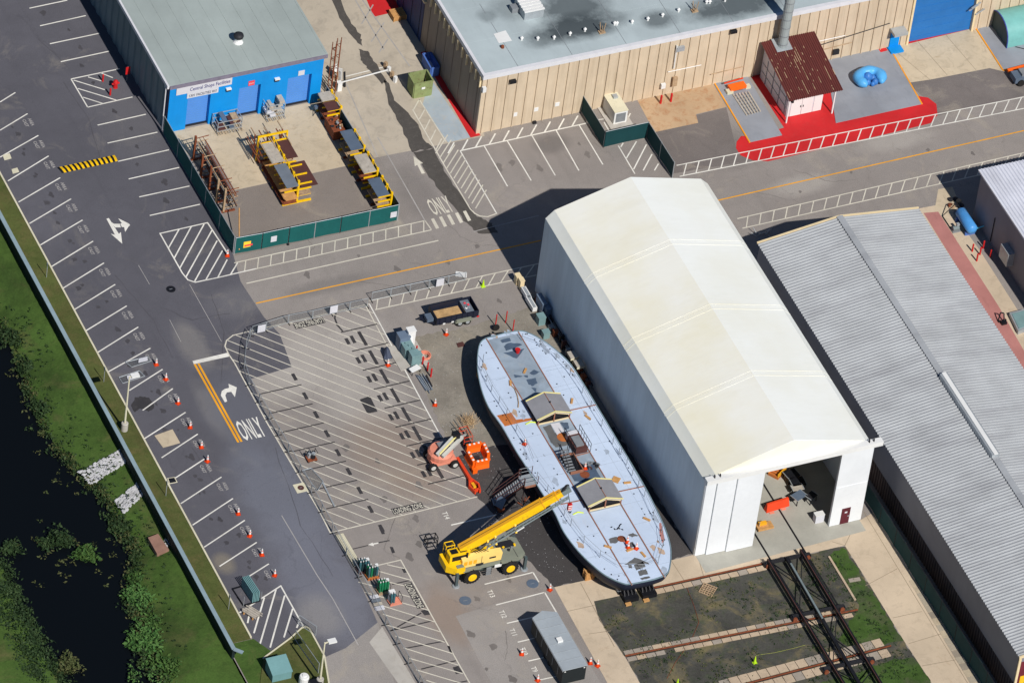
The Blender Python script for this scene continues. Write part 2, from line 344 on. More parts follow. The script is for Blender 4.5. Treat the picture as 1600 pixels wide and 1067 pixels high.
# black stain trail along the lane (each blot its own outline)
def blot(pts, z, m, parent, name='stain', jit=1.4, n=5):
    p = []
    for i in range(len(pts)):
        a, b = pts[i], pts[(i+1) % len(pts)]
        for k in range(n):
            t = k/n; p.append((a[0]+(b[0]-a[0])*t+rnd.uniform(-jit,jit), a[1]+(b[1]-a[1])*t+rnd.uniform(-jit,jit)))
    q = GG(p); return build(MB().poly([(v.x,v.y,z) for v in q]), name, m, parent)
blot([(512,-15),(528,-15),(541,24),(564,56),(567,74),(549,56),(531,30)], 0.014, M['stain'], lane)
blot([(561,76),(577,83),(588,102),(606,129),(597,131),(574,106),(563,94)], 0.014, M['stain'], lane)
blot([(599,126),(607,130),(617,157),(650,190),(662,216),(676,232),(644,237),(624,192),(608,163)], 0.014, M['stain'], lane)
blot([(645,238),(677,232),(695,268),(718,302),(746,338),(768,349),(778,364),(748,366),(730,350),(706,320),(684,294),(668,272)], 0.006, M['stain'], ground)
# ------------------------------------------------------------------ painted markings
ZL = 0.010
def mark(a, b, w=0.14, m='white', z=ZL, parent=None, name='painted_line'):
    return build(MB().line(G(*a), G(*b), w, z), name, M[m], parent or lot)
def pline(pts, w=0.14, m='white', z=ZL, parent=None):
    mb = MB(); q = GG(pts)
    for a, b in zip(q[:-1], q[1:]):
        d = (b-a).normalized()*w*0.4; mb.line(a-d, b+d, w, z); z += 0.0006
    return build(mb, 'painted_line', M[m], parent or lot)
def pmark(pts, m='white', z=ZL, parent=None, name='painted_arrow'):
    q = GG(pts); return build(MB().poly([(v.x,v.y,z) for v in q]), name, M[m], parent or lot)
west = [((-20,157),(5,111)),((0,160),(24,145)),((0,204),(43,178)),((0,246),(60,212)),((12.5,283),(76,244)),((29,316),(94,278)),((46,349.5),(111,311)),((63,383),(129,344)),((80,417),(145.5,377)),((97.5,451),(162.5,411)),((116,484),(180,444.5)),((134,517),(198,478)),((152,551),(216,511)),((169,581),(235,544)),((202,610),(254,577)),((223,641),(270,607)),((226,685),(290,644)),((252.5,715),(309,678)),((274,746.5),(320,716.5)),((282.5,786.5),(346,745)),((301,820),(364,778.5)),((319,854.5),(382.5,812.5)),((343,884.5),(401,847)),((378,907),(420,880.5))]
for a, b in west[1:]: mark(a, b)
for i, (a, b) in enumerate(west[2:]):
    c = G(b[0]-2, b[1]); 
    mb = MB(); 
    for k, s in enumerate(('AREA','CAST')): mb.text(s, (c.x+0.05-0.62*k, c.y-1.35, ZL), (0,-1,0), (1,0,0), 0.5, 0.95)
    build(mb, 'stencil_lettering', M['white_faded'], lot)
east = [((46,13.5),(105,1)),((62.5,41),(134,25)),((78,69),(156,52.5)),((95,97),(171,80.5)),((111,124),(187,108)),((137,168),(207,152)),((152.5,196),(228,179)),((168,224),(246,207)),((184.5,252.5),(264,234.5)),((201,280),(280,262)),((217.5,308),(296,291)),((234,337),(312.5,319.5))]
for a, b in east: mark(a, b)
def crop(x0, y0, s, pts): return [(x0+a/s, y0+b/s) for a, b in pts]
for a, b in (((445,497),(548,672)),((550,483),(635,508)),((460,503),(655,563)),((487,555),(727,628)),((520,610),(640,648)),((630,458),(705,488))):
    mark(*crop(0,0,4,[a,b]), w=0.13)
pline(crop(0,267,4,[(1425,520),(1297,325),(1000,392),(1140,640),(1175,682),(1220,697),(1360,668),(1599,612)]), parent=lot)
for a, b in (((1120,365),(1053,483)),((1195,350),(1088,548)),((1275,335),(1122,612)),((1325,372),(1160,668)),((1357,437),(1217,690)),((1390,500),(1287,680)),((1420,555),(1362,665)),((1485,575),(1440,650))):
    mark(*crop(0,267,4,[a,b]), z=ZL+0.003)
# arrows, stop bar, double yellow, ONLY
pmark(crop(80,320,13.33,[(1150,295),(1200,280),(1410,610),(1450,570),(1480,815),(1240,605),(1330,630)]))
pmark(crop(80,320,13.33,[(1255,365),(1310,400),(1430,400),(1450,475),(1330,475),(1295,430)]), z=ZL+.003)
pmark(crop(80,320,13.33,[(1395,285),(1620,395),(1645,430),(1615,450),(1540,570),(1520,470),(1470,465),(1440,400),(1470,385)]))
pmark(crop(0,534,4,[(1203,120),(1425,68),(1432,92),(1212,140)]))
mark((304,568.5),(372.5,691), 0.22, 'yellow_line'); mark((310,568),(377.5,690), 0.22, 'yellow_line')
pmark(crop(0,534,4,[(1405,378),(1380,335),(1386,308),(1405,294),(1432,288),(1428,262),(1480,285),(1468,345),(1445,312),(1418,316),(1408,335),(1420,372)]))
o_ = G(391,669); build(MB().text('ONLY', (o_.x, o_.y, ZL), (1,0,0), (0,1,0), 4.0, wid=2.5), 'painted_lettering', M['white'], lot)
o_ = G(687,321); build(MB().text('ONLY', (o_.x, o_.y, ZL), (1,0,0), (0,1,0), 3.5, wid=2.35), 'painted_lettering', M['white_worn'], ground)
for k in range(5):
    d = (50*k, -12*k); q = [(1093+d[0],302+d[1]),(1112+d[0],297+d[1]),(1145+d[0],358+d[1]),(1125+d[0],364+d[1])]
    pmark(crop(400,267,4,q), 'white_worn', parent=ground, name='painted_bar')
pmark([(646,244),(661,255.5),(656,256.5),(664,271),(659,272),(652,258),(648,260)], 'white_worn', parent=ground)
# road lines
mark((385,443),(685,376), 0.14, 'white_worn', parent=ground)
for a, b in (((400,474),(845,376)),((1110,316),(1620,200))): mark(a, b, 0.15, 'yellow_line', parent=ground)
mark((740,362),(842,337), 0.1, 'white_faded', parent=ground)
def ladder(a0, a1, b0, b1, n, m, ph=0.3, sk=0.55, w=0.13, ZL=ZL):
    """two parallel lines (a: far, b: near) and n slanted rungs"""
    A0, A1, B0, B1 = G(*a0), G(*a1), G(*b0), G(*b1)
    for p, q in ((A0,A1),(B0,B1)): build(MB().line(p, q, w, ZL), 'painted_line', M[m], ground)
    for i in range(n):
        t = (i+ph)/n; u = t + sk/n
        if u > 1: break
        build(MB().line(B0.lerp(B1, t), A0.lerp(A1, u), w*.9, ZL+.003), 'painted_line', M[m], ground)
ladder((366,411),(664,345),(374,426),(674,359.5), 15, 'white_worn', 0.4, 0.5)
ladder((577,470),(842,412),(586,484),(838,430), 13, 'white_worn', 0.1, 0.55)
ladder((1057,259),(1600,152),(1062,276),(1600,170), 28, 'white', 0.3, 0.5, ZL=.0185)
ladder((1152,342),(1600,239),(1160,357),(1600,258), 22, 'white_worn', 0.3, 0.5)
mark((664,345),(590,215),0.12,'white_faded',parent=ground,z=0.0135); mark((674,359),(664,345),0.13,'white_worn',parent=ground)
mark((590,245),(540,130),0.12,'white_faded',parent=lane,z=0.013); mark((540,120),(605,104),0.13,'white',parent=lane,z=0.013)
# bays in front of the tan workshop
mark((719,236),(921,192), 0.16, 'white', parent=ground)
for a, b in (((719,236),(776,334)),((756,227.5),(793,291.5)),((792,219.5),(830,282.5)),((831,212),(867.5,274.5)),((869,204),(904.5,267)),((905,196),(942,257.5)),((966,228),(992,272))):
    mark(a, b, 0.13, parent=ground, z=ZL+.003)
pline([(645,172),(699,267),(735,327),(742,334),(750,338),(762,339),(776,334)], 0.14, 'white_worn', 0.014, ground)
for i in range(12):
    t = i/11; b = (681+t*62, 240+t*86) if i > 0 else (681,240); mark(b, (b[0]+17+8*(1-t)*0.2, b[1]-29), 0.13, 'white_worn', parent=ground, z=0.0125+0.0001*i)
for a, b in (((646,172),(655,156)),((655,156),(697,222)),((655,187),(664,171)),((664,203),(672,187)),((673,219),(681,203)),((681,235),(690,217))): mark(a, b, 0.14, 'white_worn', parent=lane, z=0.0185)
for i in range(11):
    b = (700+i*21.5, 240-i*4.65); mark(b, (b[0]+9.5, b[1]-17), 0.16, 'white', parent=ground, z=ZL+.002)
for a, b in (((680,920),(695,895)),((715,990),(778,885)),((760,1060),(840,905)),((820,1067),(875,965)),((890,1067),(915,1025))): mark(*crop(800,0,4,[a,b]), parent=ground)
for a, b in (((575,765),(615,835)),((540,750),(580,745)),((580,745),(590,700)),((720,750),(740,710))): mark(*crop(800,0,4,[a,b]), w=.13, parent=ground, z=.013)
for a, b in (((555,0),(600,78)),((566,0),(640,104)),((565,38),(583,8)),((580,66),(600,36)),((592,83),(606,62))): mark(a, b, 0.14, 'white_faded', parent=lane, z=0.013)
# ------------------------------------------------------------------ loading zone with slanted stripes
def clip_line(poly, p, d):
    ts = []
    for i in range(len(poly)):
        a, b = poly[i], poly[(i+1) % len(poly)]; ex, ey = b[0]-a[0], b[1]-a[1]
        den = d[0]*ey - d[1]*ex
        if abs(den) < 1e-9: continue
        t = ((a[0]-p[0])*ey - (a[1]-p[1])*ex)/den; s = ((a[0]-p[0])*d[1] - (a[1]-p[1])*d[0])/den
        if 0 <= s < 1: ts.append(t)
    ts.sort(); return list(zip(ts[0::2], ts[1::2]))
zone = [(393,517),(364,524),(354,532),(351.5,541),(357,553),(417,660),(500,800),(516,832),(649,800),(745,776),(690,684),(577,475)]
pline([(577,475),(393,517),(364,524),(354,532),(351.5,541),(357,553),(367,568),(417,660),(500,800),(516,832),(649,800),(745,776)], 0.13, 'white_worn', parent=ground)
mark((577,475),(690,684), 0.13, 'white', parent=ground, z=.0145); mark((571.5,478),(608,546), 0.12, 'white_worn', parent=ground, z=.0145)
zw = [tuple(G(*p)[:2]) for p in zone]
p0, p1 = G(395,570), G(595,649.5); dv = (p1-p0).normalized()
for i in range(-14, 20):
    base = G(560, 640) + V((1.52*i, 0, 0))
    for t0, t1 in clip_line(zw, base, dv):
        if t1-t0 > 1.0:
            a, b = base+dv*(t0+.1), base+dv*(t1-.1)
            build(MB().line(a, b, 0.10, 0.0135), 'painted_line', M['white_worn'], ground)
# tar strips and patches left from older bays
for i in range(9):
    dx, dy = 17*i, 29.6*i
    for cx, cy, L in ((560,563-29.6*2,9),(568.5,560-29.6*2,11),(583.5,558.5-29.6*2,21)):
        if i < 1: continue
        c = G(cx-34+dx+.0, cy+dy); 
        if i < 9: build(MB().line(c+V((0,-L*.05,0)), c+V((0,L*.05,0)), 0.36, 0.0152), 'tar_patch', M['tar'], ground)
    a, b = G(550+dx-17, 549-29.6+dy), G(606+dx-17, 536-29.6+dy)
    if i < 9: build(MB().line(a, b, 0.15, 0.0150), 'tar_strip', M['tar'], ground)
for i in range(9):
    c = G(460+17*i, 589+29.5*i); build(MB().line(c+V((0,-.5,0)), c+V((0,.5,0)), 0.36, 0.0152), 'tar_patch', M['tar'], ground)
    a, b = G(405+17.4*i, 616+29.8*i), G(471+17.4*i, 601+29.8*i)
    if i < 7: build(MB().line(a, b, 0.14, 0.0150), 'tar_strip', M['tar'], ground)
pmark([(562,624),(578,618.5),(590,643),(574,646)], 'tar', 0.0112, ground, 'tar_patch')
pline([(525,488),(523,497),(527,508),(535,517)], 0.18, 'tar', 0.0112, ground)
def boxed_text(c, u, v, L, h, txt):
    c, u, v = V(c), V(u), V(v); mb = MB()
    mb.poly([tuple(c+u*a*L/2+v*b*h/2+V((0,0,0.016))) for a, b in ((-1,-1),(1,-1),(1,1),(-1,1))]); build(mb, 'tar_patch', M['tar'], ground)
    build(MB().text(txt, c+V((0,0,0.020)), u, v, h*1.15, wid=L*0.95), 'painted_lettering', M['white_worn'], ground)
boxed_text(G(483,505), (-1,0,0), (0,-1,0), 3.3, 0.85, 'LOADING ZONE')
boxed_text(G(637,794), (1,0,0), (0,1,0), 3.3, 0.85, 'LOADING ZONE')
boxed_text(G(647.5,930), (0,-1,0), (1,0,0), 3.6, 0.85, 'LOADING ZONE')
# second striped strip to the south
pline([(592,882.5),(626,874.5),(700,1007),(750,1095)], 0.13, 'white_worn', parent=ground)
for a, b in (((255,10),(410,45)),((185,70),(470,150)),((270,165),(415,200)),((360,270),(460,298)),((0,165),(150,205)),((55,255),(620,415)),((210,375),(680,520)),((215,450),(730,608)),((225,540),(770,700)),((325,645),(835,800)),((400,750),(890,905)),((440,840),(930,980)),((510,945),(980,1085)),((605,1040),(1020,1170))):
    mark(*crop(560,880,5.705,[a,b]), w=.12, m='white_worn', parent=ground, z=.0135)
for a, b in (((300,185),(460,150)),((560,440),(290,600)),((280,600),(660,510)),((420,755),(770,690)),((560,940),(870,865)),((600,1120),(970,1045))): mark(*crop(560,880,5.705,[a,b]), w=.15, m='tar', parent=ground, z=.0112)
for q in ([(385,45),(412,45),(432,80),(405,85)],[(555,420),(615,405),(640,455),(590,462)],[(840,925),(890,910),(930,970),(870,985)],[(790,730),(812,735),(840,800),(815,790)]): pmark(crop(560,880,5.705,q), 'tar', 0.0112, ground, 'tar_patch')
pmark(crop(300,800,4,[(1100,203),(1132,188),(1128,196),(1165,188),(1165,196),(1135,202),(1137,212)]), 'white', parent=ground, z=.013)
mark(*crop(300,800,4,[(995,232),(1100,207)]), w=.12, m='tar', parent=ground); mark(*crop(300,800,4,[(1165,190),(1235,176)]), w=.14, m='tar', parent=ground)
for q in ([(1168,98),(1190,98),(1207,135),(1187,138)],[(1236,215),(1255,217),(1270,252),(1250,257)]): pmark(crop(300,800,4,q), 'tar', 0.0112, ground, 'tar_patch')
# trailer bays T9..T17
for a, b in (((305,173),(675,82)),((675,82),(708,73)),((708,73),(757,155)),((400,345),(805,240)),((805,240),(905,410)),((490,498),(890,405)),((580,655),(800,602)),((670,812),(880,764)),((760,970),(940,932))): mark(*crop(700,880,5.333,[a,b]), w=.14, m='white', parent=ground, z=.0135)
mark((705,820),(775,804), 0.15, parent=ground)
for s, px, py in (('T14',697,805),('T13',767.5,927),('T12',786,959),('T11',802,987),('T10',819,1017),('T9',835,1045)):
    c = G(px, py); build(MB().text(s, (c.x,c.y,.014), (0,-1,0), (1,0,0), 0.75, 0.85), 'painted_lettering', M['white'], ground)
# hatch at the south end of the lot
pline(crop(340,890,6.028,[(210,400),(595,150),(805,525)]), 0.15)
for a, b in (((550,185),(400,695)),((632,240),(495,730)),((707,365),(625,635)),((768,485),(745,545)),((440,260),(342,595)),((312,345),(283,500))): mark(*crop(340,890,6.028,[a,b]), w=.16, z=ZL+.003)
# faint joints across the lots
for a, b in (((1185,710),(1385,1067)),((865,590),(935,710)),((1060,930),(1130,1067))): mark(*crop(0,267,4,[a,b]), w=.05, m='white_faded', z=.0085)
for a, b in (((560,20),(780,390)),((780,390),(880,540)),((880,540),(1040,830))): mark(*crop(300,800,4,[a,b]), w=.09, m='white_faded', z=.0085)
blot(crop(180,550,10.667,[(330,760),(430,735),(560,760),(640,860),(650,930),(560,990),(480,960),(420,940),(330,1000),(260,900)]), .0082, M['tar'], lot, n=4, jit=.7)
# oil spots and sealed cracks
def spot(px, py, r, par, z, m='oil'):
    c = G(px, py); k0 = rnd.random()*6; build(MB().poly([(c.x+r*(1+.35*math.sin(3*a+k0)+rnd.uniform(-.12,.12))*math.cos(a), c.y+1.5*r*(1+.3*math.sin(2*a+k0)+rnd.uniform(-.12,.12))*math.sin(a), z) for a in [2*math.pi*k/16 for k in range(16)]]), 'oil_spot', M[m], par)
M['oil'] = paint('oil_stain', (74,72,76), .7, (92,91,97)); M['oil2'] = paint('oil_stain_pale', (118,112,108), .7, (146,139,134))
for i, (a, b) in enumerate(west[2:]):
    for k in range(2): spot(a[0]+(b[0]-a[0])*rnd.uniform(.3,.8)+5+rnd.uniform(-2,2), a[1]+(b[1]-a[1])*rnd.uniform(.3,.8)+14, rnd.uniform(.1,.3), lot, .0075+.00003*i+.0002*k)
for i, (a, b) in enumerate(east): spot((a[0]+b[0])/2+rnd.uniform(-12,20), (a[1]+b[1])/2+14, rnd.uniform(.12,.4), lot, .0075+.00003*i)
for i, (px, py) in enumerate(((855,221),(918,242),(780,262),(843,263),(800,255),(905,225),(1130,178),(1120,225),(1085,245),(560,400),(620,420),(700,410),(480,430),(745,385),(1250,300),(1330,270),(1450,235),(1520,240),(655,850),(640,870),(735,990),(770,1010),(795,905),(800,1060),(760,1045),(745,935),(715,860),(650,810),(590,720),(540,700),(655,758),(600,780),(700,480),(780,470))): spot(px, py, rnd.uniform(.12,.4), ground, .0076+.00004*i, 'oil2')
def crackline(pts, par, z, w=.05, m='tar'):
    q = []
    for a, b in zip(pts[:-1], pts[1:]):
        for k in range(6): q.append((a[0]+(b[0]-a[0])*k/6+rnd.uniform(-1.2,1.2), a[1]+(b[1]-a[1])*k/6+rnd.uniform(-1.2,1.2)))
    q = GG(q+[pts[-1]]); mb = MB()
    for a, b in zip(q[:-1], q[1:]): mb.line(a, b, w*rnd.uniform(.6,1.4), z); z += .00005
    build(mb, 'sealed_crack', M[m], par)
for pts in ([(700,350),(720,370),(750,383),(790,385)],[(470,365),(492,385),(480,400)],[(560,440),(640,452),(700,430)],[(880,240),(905,262)],[(1240,265),(1300,285),(1340,280)],[(1180,300),(1230,312)],[(790,985),(793,1010),(790,1030)],[(655,830),(690,870)],[(620,800),(600,860),(625,872)],[(1050,215),(1090,235),(1130,230)]): crackline(pts, ground, .0072, .05, 'oil2')
for pts in ([(100,130),(140,190),(160,260)],[(215,110),(240,150)],[(330,460),(350,520),(345,600)],[(250,480),(300,500),(360,490)],[(430,700),(470,820),(520,900)],[(300,700),(340,760)],[(60,60),(110,110)],[(180,430),(240,500),(270,560)]): crackline(pts, lot, .0071, .045, 'oil')
# worn paver slabs beside the fence path
a, b = G(1428,905), G(1545,1100); d = (b-a).normalized(); nr = V((-d.y,d.x,0))
for k in range(22):
    c = a+d*(k+.5)*.92; build(MB().cbox((c.x,c.y,.0125), 1.15, .88, .02+rnd.random()*.012, rnd.uniform(-.01,.01)), 'paver', M['paver%d' % rnd.randrange(3)], soil)
# kerbs
mb = MB()
for k in range(34): mb.box(-41.16, -31.0+3.85*k, 0.0, -40.98, -31.0+3.85*k+3.83, 0.13)
struct(mb, 'kerb', M['kerb'])
mb = MB(); q = GG([(411,1029),(453,998),(472,981),(478,979.5),(483,982),(507,1026),(515,1075),(520,1120)])
for a, b in zip(q[:-1], q[1:]): mb.beam(a+V((0,0,.06)), b+V((0,0,.06)), 0.16, 0.14)
struct(mb, 'kerb', M['kerb'])
isl = GG([(411,1030),(453,999),(472,982.5),(478,981),(482,983),(506,1027),(514,1075),(520,1120),(400,1120)]); struct(MB().prism([(v.x,v.y) for v in isl], 0.0, 0.10), 'lawn', M['verge'])
struct(MB().poly([(-43.5,-31.2,.06),(-41.16,-31.2,.06),(-41.16,100,.06),(-43.5,100,.06)]), 'verge', M['verge'])
# ================================================================== buildings
def roof_membrane(name, rgb, blobs=(), seam=None):
    t = NT(name); c = lin(*rgb)
    x = t.mix(t.ramp(t.noise(0.12, 5, 0.6), [(0.3,0.0),(0.7,1.0)]), mul(c,.85), mul(c,1.1))
    x = t.mix(t.ramp(t.noise(0.9, 6, 0.7, stretch=(1,.25,1)), [(0.5,0.0),(0.8,.35)]), x, mul(c,.7))
    x = t.mix(t.ramp(t.noise(4, 3, 0.7), [(0.6,0.0),(0.8,.3)]), x, mul(c,.55))
    nz = t.noise(0.5, 6, 0.7)
    for (bx, by, rx, ry, amt) in blobs:
        mp = t.n('ShaderNodeMapping'); mp.inputs['Location'].default_value = (-bx/rx, -by/ry, 0); mp.inputs['Scale'].default_value = (1/rx, 1/ry, 0)
        t.l(t.pos, mp.inputs[0]); gr = t.n('ShaderNodeTexGradient', gradient_type='SPHERICAL'); t.l(mp.outputs[0], gr.inputs[0])
        f = t.ramp(t.math('MULTIPLY', gr.outputs['Fac'], t.math('ADD', nz, 0.15)), [(0.10,0.0),(0.42,amt)])
        x = t.mix(f, x, lin(66,74,78))
    t.col(x); return t.fin(0.75, 0, 0.3)
def streaked(name, rgb, dirt, amt=0.5, rough=0.6, metal=0.0, axis=(1.5,1.5,0.08), s=1.0):
    t = NT(name); c = lin(*rgb)
    x = t.mix(t.ramp(t.noise(0.3, 5), [(0.3,0.0),(0.7,1.0)]), mul(c,.9), mul(c,1.08))
    x = t.mix(t.ramp(t.noise(s, 5, 0.7, stretch=axis), [(0.48,0.0),(0.75,amt)]), x, lin(*dirt))
    t.col(x); return t.fin(rough, metal, 0.3, t.noise(0.7, 4, stretch=axis), 0.2, 0.03)
M['blue_wall'] = streaked('blue_wall', (6,140,218), (10,118,196), 0.3)
M['blue_door'] = mat('blue_door', (84,140,210), 0.5, var=.06, scale=.5)
M['shade_wall'] = streaked('grey_green_siding', (118,134,138), (92,104,108), .4)
M['blue_roof'] = roof_membrane('grey_roof_coating', (160,170,167), seam=1)
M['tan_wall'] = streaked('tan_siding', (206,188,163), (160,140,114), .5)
M['tan_shade'] = streaked('shaded_tan_siding', (146,132,118), (110,98,90), .5)  # darker copy of the tan siding; west wall shade put into the colour
M['trim'] = mat('white_trim', (214,214,218), .5, var=.06)
M['cream'] = mat('cream_trim', (226,206,166), .6, var=.08)
M['white_sheet'] = mat('white_sheet', (226,226,224), .6, var=.05, scale=.4)
M['sign_white'] = mat('sign_white', (206,206,212), .5, var=.04)
M['dark'] = mat('dark_metal', (40,40,44), .6, var=.2)
M['black'] = mat('black_metal', (26,27,32), .5, var=.2)
M['grey'] = mat('grey_metal', (140,144,148), .5, .2, var=.12)
M['galv'] = mat('galvanised_steel', (176,182,186), .4, .35, var=.1)
M['red'] = mat('red_paint_metal', (196,34,36), .5, var=.12)
M['sign_red'] = mat('sign_red', (232,70,80), .5, var=.04)
M['ink'] = mat('sign_ink', (52,50,120), .6, var=.05); M['ink_dark'] = mat('sign_ink_dark', (40,44,70), .6, var=.05)
M['steel_roof'] = streaked('corrugated_steel', (176,179,182), (128,128,134), .45, rough=.45, metal=.15, axis=(.05,.6,1))
M['white_roof'] = streaked('white_corrugated', (212,214,224), (160,160,168), .5, rough=.5, axis=(.6,.06,1))
M['fascia'] = streaked('grey_fascia', (138,136,142), (118,116,124), .3)
M['brown_slat'] = streaked('brown_siding', (96,82,78), (58,48,46), .5)
M['rust_roof'] = streaked('rusty_sheet', (96,46,42), (66,32,32), .6, rough=.7, axis=(2.2,.12,1), s=1.2)
M['rust'] = mat('rust', (132,72,46), .8, var=.3, scale=2, grime=(84,48,40))
M['rust_light'] = mat('pale_rust', (176,150,120), .8, var=.25, scale=2, grime=(120,72,48))
M['pipe'] = streaked('flue_metal', (158,166,166), (110,114,116), .4, axis=(1.5,1.5,.3))
t = NT('tent_fabric'); c = lin(238,237,228)
x = t.mix(t.ramp(t.noise(.09, 5, .6), [(.4,0.),(.66,1.)]), c, lin(233,228,206)); x = t.mix(t.ramp(t.noise(.5, 5, .7, stretch=(.25,1.2,1)), [(.52,0.),(.8,.25)]), x, lin(218,213,194))
t.col(x); M['tent'] = t.fin(.75, 0, .2, t.noise(1.6, 4, stretch=(.12,1,1)), .12, .12)
t = NT('tent_fabric_white'); c = lin(236,238,234)
x = t.mix(t.ramp(t.noise(.09, 5, .6), [(.4,0.),(.66,1.)]), c, lin(230,230,220)); x = t.mix(t.ramp(t.noise(.5, 5, .7, stretch=(.25,1.2,1)), [(.52,0.),(.8,.2)]), x, lin(216,216,206))
t.col(x); M['tent_white'] = t.fin(.75, 0, .2, t.noise(1.6, 4, stretch=(.12,1,1)), .12, .12)
t = NT('tent_wall_fabric'); c = lin(222,231,238)
x = t.mix(t.ramp(t.noise(.35, 5, .65, stretch=(1,1,.12)), [(.35,0.),(.7,1.)]), mul(c,.86), mul(c,1.06)); x = t.mix(t.ramp(t.noise(1.6, 5, .7, stretch=(1,1,.05)), [(.5,0.),(.8,.4)]), x, mul(c,.72))
t.col(x); M['tent_wall'] = t.fin(.75, 0, .2, t.noise(1.1, 3, stretch=(1,1,.04)), .6, .25)
def wall_y(y, x0, x1, z0, z1, ops, th=0.3):
    mb = MB(); xs = x0
    for (a, b, c_, d_) in sorted(ops):
        if a > xs: mb.box(xs, y, z0, a, y+th, z1)
        if c_ > z0: mb.box(a, y, z0, b, y+th, c_)
        if d_ < z1: mb.box(a, y, d_, b, y+th, z1)
        xs = b
    if xs < x1: mb.box(xs, y, z0, x1, y+th, z1)
    return mb
# ------------------------------------------------------------------ blue workshop
BX0, BX1, BY, BZ = -22.35, -5.1, 39.5, 6.6
bw = thing('workshop_building', 'blue fronted workshop with flat grey roof and three roller doors', 'building', (BX0, BY, 0))
doors = [(G(289,202.5).x, G(324,194).x), (G(368,184).x, G(401,176).x), (G(445,170).x, G(481,161).x)]
build(wall_y(BY, BX0, BX1, 0, BZ-.02, [(a, b, 0, 4.2) for a, b in doors], .7), 'front_wall', M['blue_wall'], bw)
for i, (a, b) in enumerate(doors):
    mb = MB(); d = build(MB().box(a, BY+.5, 0.02, b, BY+.6, 4.2), 'roller_door', M['blue_door'], bw)
    for k in range(13): mb.box(a+.02, BY+.475, .2+.3*k, b-.02, BY+.498, .2+.3*k+.05)
    build(mb, 'door_slats', M['blue_door'], d); build(MB().box(a, BY+.3, .0, b, BY+.47, .16), 'door_sill', M['dark'], d)
    pl = build(MB().box((a+b)/2-.25, BY-.05, 4.32, (a+b)/2+.45, BY-.004, 4.95), 'placard', M['sign_red' if i < 2 else 'sign_white'], bw)
    if i < 2: build(MB().text('EXIT', ((a+b)/2+.1, BY-.056, 4.63), (1,0,0), (0,0,1), .28), 'placard_lettering', M['sign_white'], pl)
for k in (0, 1):
    x = (doors[k][1]+doors[k+1][0])/2 + (.3 if k == 0 else .2); l = build(MB().box(x-.28, BY-.32, 4.55, x+.28, BY-.004, 4.7), 'wall_lamp', M['white_sheet'], bw); build(MB().box(x-.22, BY-.26, 4.3, x+.22, BY-.01, 4.549), 'lamp_lens', M['dark'], l)
sg = build(MB().box(-21.65, BY-.09, 5.1, -15.45, BY-.004, 6.2), 'name_sign', M['sign_white'], bw)
build(MB().text('Central Shops Facilities', (-17.9, BY-.1, 5.62), (1,0,.02), (0,0,1), .68, wid=4.5), 'sign_lettering', M['ink'], sg)
sg = build(MB().box(-20.4, BY-.09, 4.35, -16.9, BY-.004, 5.02), 'address_sign', M['sign_white'], bw)
for wd_, cx_, ww_ in (('1301',-19.85,.62),('FACILITIES',-18.55,1.6),('WAY',-17.35,.6)): build(MB().text(wd_, (cx_, BY-.1, 4.68), (1,0,0), (0,0,1), .5, wid=ww_), 'sign_lettering', M['ink_dark'], sg)
build(MB().box(BX0, BY+.701, 0, BX0+.3, 82, BZ-.02), 'side_wall', M['shade_wall'], bw)
build(MB().box(BX1-.3, BY+.701, 0, BX1, 82, BZ-.02), 'side_wall', M['shade_wall'], bw)
mb = MB(); mb.add([(-.14,-.32,0),(0,-.42,0),(0,.42,0),(-.14,.32,0),(-.14,-.32,6.5),(0,-.42,6.5),(0,.42,6.5),(-.14,.32,6.5)], [(3,2,1,0),(4,5,6,7),(0,1,5,4),(2,3,7,6),(3,0,4,7)])
rib0 = None
for k in range(24):
    y = BY+1.8+1.62*k
    if rib0 is None: rib0 = build(mb, 'siding_rib', M['shade_wall'], bw, local=True); r = rib0
    else: r = rib0.copy(); COL.objects.link(r)
    r.location = (-.003, y-BY, 0)
dk = build(MB().box(BX0-.012, BY+.0, 0, BX0-.004, BY+1.3, BZ-.03), 'corner_panel', mat('navy_panel', (24,52,92), .6), bw)
rf = build(MB().box(BX0-.25, BY-.25, BZ, BX1+.25, 82, BZ+.2), 'roof', M['blue_roof'], bw)
for k in range(11):
    x = BX0+1.1+1.62*k; build(MB().box(x-.035, BY-.2, BZ+.2, x+.035, 82, BZ+.225), 'roof_seam', M['blue_roof'], rf)
build(MB().box(BX0-.2, BY-.4, BZ-.25, BX1+.2, BY-.252, BZ+.16), 'gutter', mat('gutter_grey', (126,120,136), .5), rf)
build(MB().box(BX0-.46, BY-.25, BZ-.2, BX0-.252, 82, BZ+.22), 'gutter', M['trim'], rf)
build(MB().path([(BX0-.3,BY+.9,BZ-.2),(BX0-.3,BY+.4,BZ-.9),(BX0-.3,BY+.4,.2)], .07, 6), 'downpipe', M['trim'], bw)
c = G(372,66,BZ+.2); vt = build(MB().lathe([(.55,BZ+.2),(.34,BZ+.5),(.34,BZ+.75)], (c.x,c.y,0), 12), 'roof_vent', M['white_sheet'], rf)
build(MB().lathe([(.1,0),(.5,.12),(.55,.3),(.5,.48),(.15,.62)], (c.x,c.y,BZ+.751), 14), 'vent_cap', M['dark'], vt, smooth=True)
